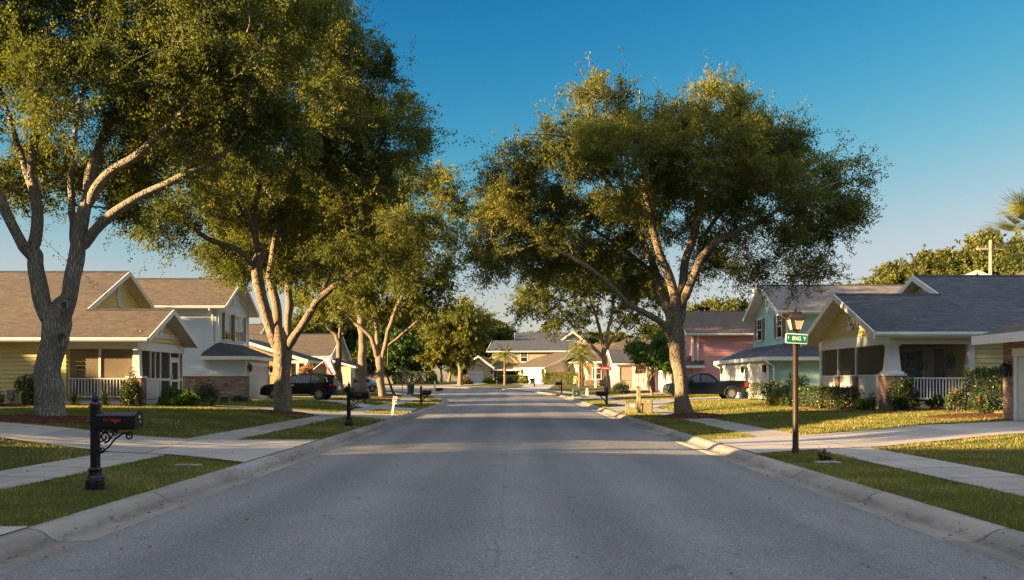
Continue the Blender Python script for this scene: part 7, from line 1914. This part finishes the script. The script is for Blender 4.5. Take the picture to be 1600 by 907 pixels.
m = MB(); m.box(-0.36, -0.32, -0.05, 0.36, 0.32, 0.06); m.build('base', M['cream'], r); m = MB(); m.prism([(-0.32, -0.30, 0.061), (-0.32, 0.30, 0.061), (-0.32, 0.30, 0.78), (-0.32, -0.16, 0.78), (-0.32, -0.30, 0.62)], (0.64, 0, 0)); m.build('cabinet', M['util_dk'], r, bevel=0.015); m = MB(); m.box(-0.10, -0.315, 0.25, 0.02, -0.301, 0.40); m.build('label_plate', M['utility_tan'], r)
r = empty('marker_post', on(6.6, 84.5), 0, 'small white marker right of the dark green transformer box', 'marker', None, world=False); m = MB(); m.frust(0, 0, -0.05, 0.72, 0.14, 0.08, 0.08, 0.05); m.build('marker', M['white_dirty'], r); m = MB(); m.box(-0.25, -0.15, -0.02, 0.25, 0.15, 0.08); m.build('base', M['util_dk'], r)
def bin_(loc, rz, label):
    r = empty('wheelie_bin', loc, rz, label, 'bin', None, world=False)
    m = MB(); m.frust(0, 0, 0.08, 0.92, 0.24, 0.24, 0.30, 0.32); m.build('body', M['util_dk'], r, bevel=0.02); m = MB(); m.frust(0, 0, 0.921, 1.0, 0.32, 0.35, 0.28, 0.30); m.build('lid', M['util_dk'], r, bevel=0.02)
    for s in (-1, 1): m = MB(); m.tube([(s * 0.22, 0.26, 0.1), (s * 0.28, 0.26, 0.1)], 0.1, 12); m.build('wheel', M['tyre'], r)
bin_(on(-9.55, 90.5), 0.3, 'dark green wheeled bin right of the stop sign')
r = empty('garden_box', on(-14.2, 47.4), 0.3, 'small dark green box on the lawn beside the front walk', 'box', None, world=False); m = MB(); m.frust(0, 0, -0.02, 0.32, 0.17, 0.14, 0.2, 0.16); m.build('body', M['util_dk'], r, bevel=0.01); m = MB(); m.box(-0.23, -0.18, 0.321, 0.23, 0.18, 0.37); m.build('lid', M['util_dk'], r, bevel=0.01)
r = empty('meter_cover', on(5.32, 16.2), 0.1, 'pale concrete meter cover in the grass below the lamp post', 'cover', None, world=False); m = MB(); m.box(-0.20, -0.13, -0.05, 0.20, 0.13, 0.035); m.build('slab', M['walk'], r, bevel=0.01); m = MB(); m.lathe([(0.08, 0.036), (0.08, 0.042)], n=14); m.build('lid', M['steel'], r)
r = empty('leaf_pile', on(5.36, 16.5), 0, 'crumpled brown leaf lump on the pale meter cover', 'leaves', None, world=False)
rs = np.random.RandomState(3); V, F = leaf_quads(rs.normal(size=(60, 3)) * [0.05, 0.04, 0.03] + [0, 0, 0.08], rs.normal(size=(60, 3)), 0.11, 0.08, rs); V[:, 2] = np.maximum(V[:, 2], 0.0); np_mesh('leaf_lump', V, F, M['leaf_dry'], r, tint=rs.uniform(0, .5, 60))
for (x, y, l) in ((-5.6, 9.9, 'flat grey meter cover in the grass below the near mailbox'), (-5.3, 15.7, 'flat grey meter cover in the grass behind the near mailbox')):
    r = empty('meter_cover', on(x, y), 0.05, l, 'cover', None, world=False); m = MB(); m.box(-0.22, -0.14, -0.05, 0.22, 0.14, 0.028); m.build('slab', M['kerb'], r, bevel=0.008)
# painted utility marks on the kerb face
def kerb_mark(x0, x1, y, lab):
    m = MB(); 
    for a, b, c, d in ((0, .12, 0, .35), (.16, .30, .02, .33), (.34, .46, .0, .36)):
        ya, yb = y + a, y + b; xa = x0 + (x1 - x0) * c / .36; xb = x0 + (x1 - x0) * d / .36
        zz = lambda x: float(np.interp(abs(x) - 4.0 - (0.1 if x > 0 else 0), [0.24, 0.33, 0.41, 0.47, 0.57], [-0.008, 0.028, 0.085, 0.112, 0.122])) + 0.006
        m.face([(xa, ya, zz(xa)), (xb, ya, zz(xb)), (xb, yb, zz(xb)), (xa, yb, zz(xa))] if xa < xb else [(xb, ya, zz(xb)), (xa, ya, zz(xa)), (xa, yb, zz(xa)), (xb, yb, zz(xb))])
    m.build('kerb_marking', M['blue_paint'], kind='structure', label=lab)
kerb_mark(-4.50, -4.38, 15.9, 'blue utility mark on the left kerb'); kerb_mark(-4.50, -4.38, 36.4, 'blue utility mark on the far left kerb'); kerb_mark(4.48, 4.60, 18.7, 'blue utility mark on the right kerb')

# ---- vehicles, flag, porch chairs
vehicle('family_car', (-13.95, 63.6, gz(-13.95, 63.6) - 0.02), math.radians(-4), 'black family car with chrome window trim parked nose to the grey house', 'car', SUV)
vehicle('pickup_truck', (13.1, 65.4, gz(13.1, 65.4) + 0.02), math.radians(3), 'dark navy pickup truck parked before the teal house', 'truck', TRUCK)
vehicle('parked_car', on(-15.4, 96.5), math.radians(10), 'pale blue parked car glimpsed behind the left tree trunks', 'car', SEDAN)
flagpole(P(489, 578, 76), P(519.5, 553.5, 75.4))
chair((15.15, 37.3, 0.78), math.radians(200), 'wicker porch chair with cream cushions behind the white rail, the nearer one')
chair((15.0, 38.9, 0.78), math.radians(170), 'wicker porch chair deeper in the shaded porch, behind the nearer one')
r = empty('porch_bench', (-18.0, 43.6, 0.765), 0.0, 'wooden bench with pale seat inside the left screened porch', 'bench', None, world=False)
m = MB(); m.box(-0.7, -0.28, 0.34, 0.7, 0.28, 0.42); m.build('seat', M['cushion'], r, bevel=0.02); m = MB(); m.box(-0.7, 0.24, 0.42, 0.7, 0.30, 0.95); m.build('backrest', M['wicker'], r)
for s in (-1, 1):
    for y in (-0.22, 0.22): m = MB(); m.box(s * 0.62 - 0.03, y - 0.03, 0, s * 0.62 + 0.03, y + 0.03, 0.34); m.build('leg', M['wicker'], r)

# ---- poles and wires behind the right-hand houses
def power_pole(x, y, h, label, arm=True):
    r = empty('power_pole', on(x, y), 0, label, 'power pole', None, world=False); m = MB(); m.tube([(0, 0, -0.3), (0, 0, h)], [0.19, 0.13], 10); m.build('pole', M['pole'], r, smooth=True)
    if arm:
        m = MB(); m.box(-1.1, -0.06, h - 0.75, 1.1, 0.06, h - 0.60); m.build('crossarm', M['pole'], r)
        for u in (-1, -0.4, 0.4, 1): m = MB(); m.lathe([(0.03, h - 0.60), (0.06, h - 0.52), (0.03, h - 0.42)], cx=u, n=8); m.build('insulator', M['steel'], r)
    return r
q1 = P(1548, 376, 76); z1 = q1.z - gz(q1.x, q1.y); power_pole(q1.x, q1.y, z1, 'wooden power pole rising above the dark slate roof on the right')
q2 = P(1178, 432, 112); power_pole(q2.x, q2.y, q2.z - gz(q2.x, q2.y), 'bare wooden power pole between the pink and teal houses', arm=False)
def wire(a, b, sag, label):
    a = Vector(a); b = Vector(b); m = MB(); pts = [a.lerp(b, t) + Vector((0, 0, -4 * sag * t * (1 - t))) for t in np.linspace(0, 1, 24)]; m.tube(pts, 0.016, 5)
    m.build('power_line', M['iron'], label=label, cat='power line', group='power lines between the poles')
for dz, dx in ((-0.45, -1.0), (-0.45, 1.0)): wire((q1.x + dx, q1.y, q1.z + dz), (q2.x, q2.y, q2.z - 0.4 + 0.3 * dx), 1.4, 'thin power line strung across the treetops on the right')
r = empty('street_light', on(8.6, 121), 0, 'tall grey street light with curved arm among the palms', 'street light', None, world=False)
m = MB(); m.tube([(0, 0, -0.1), (0, 0, 4.9), (-0.2, 0, 5.4), (-0.8, 0, 5.7), (-1.3, 0, 5.75)], [0.09, 0.07, 0.06, 0.05, 0.045], 8); m.build('pole', M['steel'], r, smooth=True); m = MB(); m.frust(-1.55, 0, 5.66, 5.78, 0.28, 0.1, 0.2, 0.07); m.build('lamp_head', M['steel'], r)
r = empty('white_post', on(9.6, 110.5), 0, 'plain white post standing left of the far oak trunk', 'post', None, world=False); m = MB(); m.box(-0.09, -0.09, -0.1, 0.09, 0.09, 2.75); m.build('post', M['white'], r); m = MB(); m.frust(0, 0, 2.751, 2.9, 0.14, 0.14, 0.05, 0.05); m.build('cap', M['white'], r)

# ---- grass blades over the lawns that are near, thinning with distance
def in_poly(px, py, poly):
    inside = np.zeros(len(px), bool); n = len(poly); j = n - 1
    for i in range(n):
        xi, yi = poly[i]; xj, yj = poly[j]
        c = ((yi > py) != (yj > py)) & (px < (xj - xi) * (py - yi) / (yj - yi + 1e-12) + xi)
        inside ^= c; j = i
    return inside
def grass(name, d0, d1, y0, y1, side, dens, hgt, wid, seed, label):
    rs = np.random.RandomState(seed); area = (d1 - d0) * (y1 - y0); n = int(area * dens)
    y = y0 + (y1 - y0) * rs.uniform(0, 1, n) ** 1.25; d = rs.uniform(d0, d1, n)
    x = np.where(side < 0, -4.0, 4.1) + side * d
    keep = (np.abs(x) * 1500 / y < 1300)
    for p in DRIVES: keep &= ~in_poly(x, y, p)
    for cx, cy, rx, ry, rot in MULCH: keep &= (((x - cx) / rx) ** 2 + ((y - cy) / ry) ** 2) > 1
    keep &= ((x + 5.36) ** 2 + (y - 12.35) ** 2) > 0.18 * rs.uniform(0.2, 1.6, n)
    x, y, d = x[keep], y[keep], d[keep]; n = len(x); z = zroad(y) + rise(d, y) - 0.014
    E = EL if side < 0 else ER; x = x + np.interp(y, E[:300, 1], E[:300, 0]) - (-4.0 if side < 0 else 4.1) if y1 > 40 else x
    patch = np.sin(x * 1.3 + 2) * np.cos(y * 0.9) + 0.6 * np.sin(x * 3.1 + y * 2.3) + 0.5 * np.sin(y * 5.0 - x * 1.7)
    bare = (np.sin(x * 2.1 + 0.7 * y) + np.sin(y * 1.7 - x * 0.9 + 1.3) + 0.7 * np.sin(x * 5.3 + 1) * np.sin(y * 4.1)) < -1.15
    kp = ~(bare & (rs.uniform(size=n) < 0.72)); x, y, z, patch = x[kp], y[kp], z[kp], patch[kp]; n = len(x)
    k = np.clip(y / 16, 0.85, 2.6); h = hgt * rs.uniform(0.5, 1.25, n) * (1 + 0.15 * patch) * k ** 0.25; w = wid * rs.uniform(0.7, 1.3, n) * np.clip(y / 16, 0.85, 3.2)
    a = rs.uniform(0, 2 * PI, n); l = rs.normal(0, 0.45, (n, 2)) * h[:, None]
    b = np.stack([x, y, z], 1); s = np.stack([np.cos(a) * w, np.sin(a) * w, np.zeros(n)], 1)
    V = np.stack([b - s, b + s, b + np.stack([l[:, 0], l[:, 1], h], 1)], 1).reshape(-1, 3)
    dry = rs.uniform(0, 1, n) < (0.27 if d1 < 4 else 0.15) + 0.12 * patch
    t = np.clip(0.42 + 0.09 * patch + rs.normal(0, 0.14, n) + dry * 0.38, 0, 1)
    np_mesh(name, V, np.arange(3 * n).reshape(n, 3), M['blade'], tint=t, label=label, cat='grass', kind='stuff')
for side, w0, w1, nm in ((-1, 2.40, 3.58, 'left'), (1, 1.95, 3.15, 'right')):
    grass('verge_grass', 0.56, w0 + 0.02, 5, 30, side, 2500, 0.050, 0.0075, 5 + side, 'short green and dry grass on the %s verge' % nm)
    grass('verge_grass', 0.56, w0 + 0.02, 30, 75, side, 420, 0.065, 0.012, 15 + side, 'far grass on the %s verge' % nm)
    grass('lawn_grass', w1 - 0.02, 14.5, 8, 45, side, 560, 0.054, 0.010, 25 + side, 'mown lawn grass on the %s yards' % nm)
    grass('lawn_grass', w1 - 0.02, 13, 45, 88, side, 200, 0.07, 0.013, 35 + side, 'far lawn grass on the %s yards' % nm)
# fallen leaves
rs = np.random.RandomState(77); n = 1500
g = rs.uniform(size=n); y = 5 + 45 * rs.uniform(size=n) ** 1.3; sd = np.where(rs.uniform(size=n) < 0.5, -1, 1)
off = np.where(g < 0.55, rs.normal(0.02, 0.16, n), np.where(g < 0.85, rs.uniform(0.6, 4.5, n), rs.uniform(-4, 0, n)))
x = np.where(sd < 0, -4.0, 4.1) + sd * (off + 0.2); hh, dd = height(x, y)
z = np.where(dd < 0, 0.05 * (1 - (x / 4.1) ** 2), np.where(dd < 0.57, np.interp(dd, [0, 0.33, 0.57], [0.01, 0.035, 0.13]), hh + 0.05)) + 0.008
ax = rs.normal(size=(n, 3)) * [1, 1, 0.12]; V, F = leaf_quads(np.stack([x, y, z], 1), ax, 0.05, 0.03, rs, flat=np.array([0, 0, 1.5])); V[:, 2] = np.maximum(V[:, 2], np.repeat(z, 4) - 0.004)
np_mesh('fallen_leaves', V, F, M['leaf_dry'], tint=rs.uniform(0, 1, n), label='scattered brown fallen leaves along the kerbs and lawns', cat='leaves', kind='stuff')

# ================================================================== LIGHT, SKY, CAMERA
SUN_AZ = math.radians(16)      # the sun stands low on the left, a little behind the camera
SUN_EL = math.radians(12)
to_sun = Vector((-math.cos(SUN_AZ) * math.cos(SUN_EL), -math.sin(SUN_AZ) * math.cos(SUN_EL), math.sin(SUN_EL)))
sl = bpy.data.lights.new('sun', 'SUN'); sl.energy = 5.0; sl.angle = math.radians(0.55); sl.color = (1.0, 0.66, 0.32)
so = bpy.data.objects.new('sun', sl); COL.objects.link(so); so.rotation_euler = to_sun.to_track_quat('Z', 'Y').to_euler(); so.location = (-60, -20, 40)
w = bpy.data.worlds.new('World'); SC.world = w; w.use_nodes = True; t = w.node_tree
sky = t.nodes.new('ShaderNodeTexSky'); sky.sky_type = 'NISHITA'; sky.sun_disc = False; sky.sun_elevation = SUN_EL
sky.sun_rotation = math.atan2(to_sun.x, to_sun.y) % (2 * PI); sky.air_density = 1.0; sky.dust_density = 0.6; sky.ozone_density = 2.5; sky.altitude = 50
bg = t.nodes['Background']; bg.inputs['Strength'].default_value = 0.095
# the evening sky of the photograph is a deeper blue overhead than the plain model: a contrast per channel,
# and, to fill the shade, an added pale bright zone above 28 degrees
sep = t.nodes.new('ShaderNodeSeparateColor'); L(t, sky.outputs[0], sep.inputs[0]); cmb = t.nodes.new('ShaderNodeCombineColor')
for ch, (k, p, cap) in enumerate(((0.056, 3.8, 1.05), (0.142, 2.0, 1.22), (0.200, 1.55, 1.35))):
    x_ = math_(t, 'MULTIPLY', math_(t, 'POWER', sep.outputs[ch], p), k)
    L(t, math_(t, 'DIVIDE', x_, math_(t, 'SQRT', math_(t, 'ADD', 1.0, math_(t, 'POWER', math_(t, 'DIVIDE', x_, cap), 2.0)))), cmb.inputs[ch])
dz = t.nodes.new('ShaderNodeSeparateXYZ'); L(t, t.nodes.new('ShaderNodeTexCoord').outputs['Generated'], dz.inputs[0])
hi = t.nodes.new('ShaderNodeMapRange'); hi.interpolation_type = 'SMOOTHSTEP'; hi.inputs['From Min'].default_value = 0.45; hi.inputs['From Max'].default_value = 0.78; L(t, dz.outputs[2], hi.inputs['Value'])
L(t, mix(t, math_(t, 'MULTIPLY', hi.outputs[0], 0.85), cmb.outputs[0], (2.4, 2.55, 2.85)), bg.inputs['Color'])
cd = bpy.data.cameras.new('camera'); cam = bpy.data.objects.new('camera', cd); COL.objects.link(cam)
cd.sensor_width = 36; cd.lens = 1500 / 1600 * 36; cd.shift_y = (597 - 453.5) / 1600
cam.location = (0, 0, EYE); cam.rotation_euler = (PI / 2, 0, 0); cd.clip_start = 0.1; cd.clip_end = 3000
SC.camera = cam
SC.view_settings.view_transform = 'Standard'; SC.view_settings.look = 'None'; SC.view_settings.exposure = 2.68; SC.view_settings.gamma = 1.0
SC.view_settings.use_curve_mapping = False
SC.cycles.max_bounces = 6; SC.cycles.diffuse_bounces = 3; SC.cycles.transparent_max_bounces = 8; SC.cycles.transmission_bounces = 3; SC.cycles.use_denoising = True
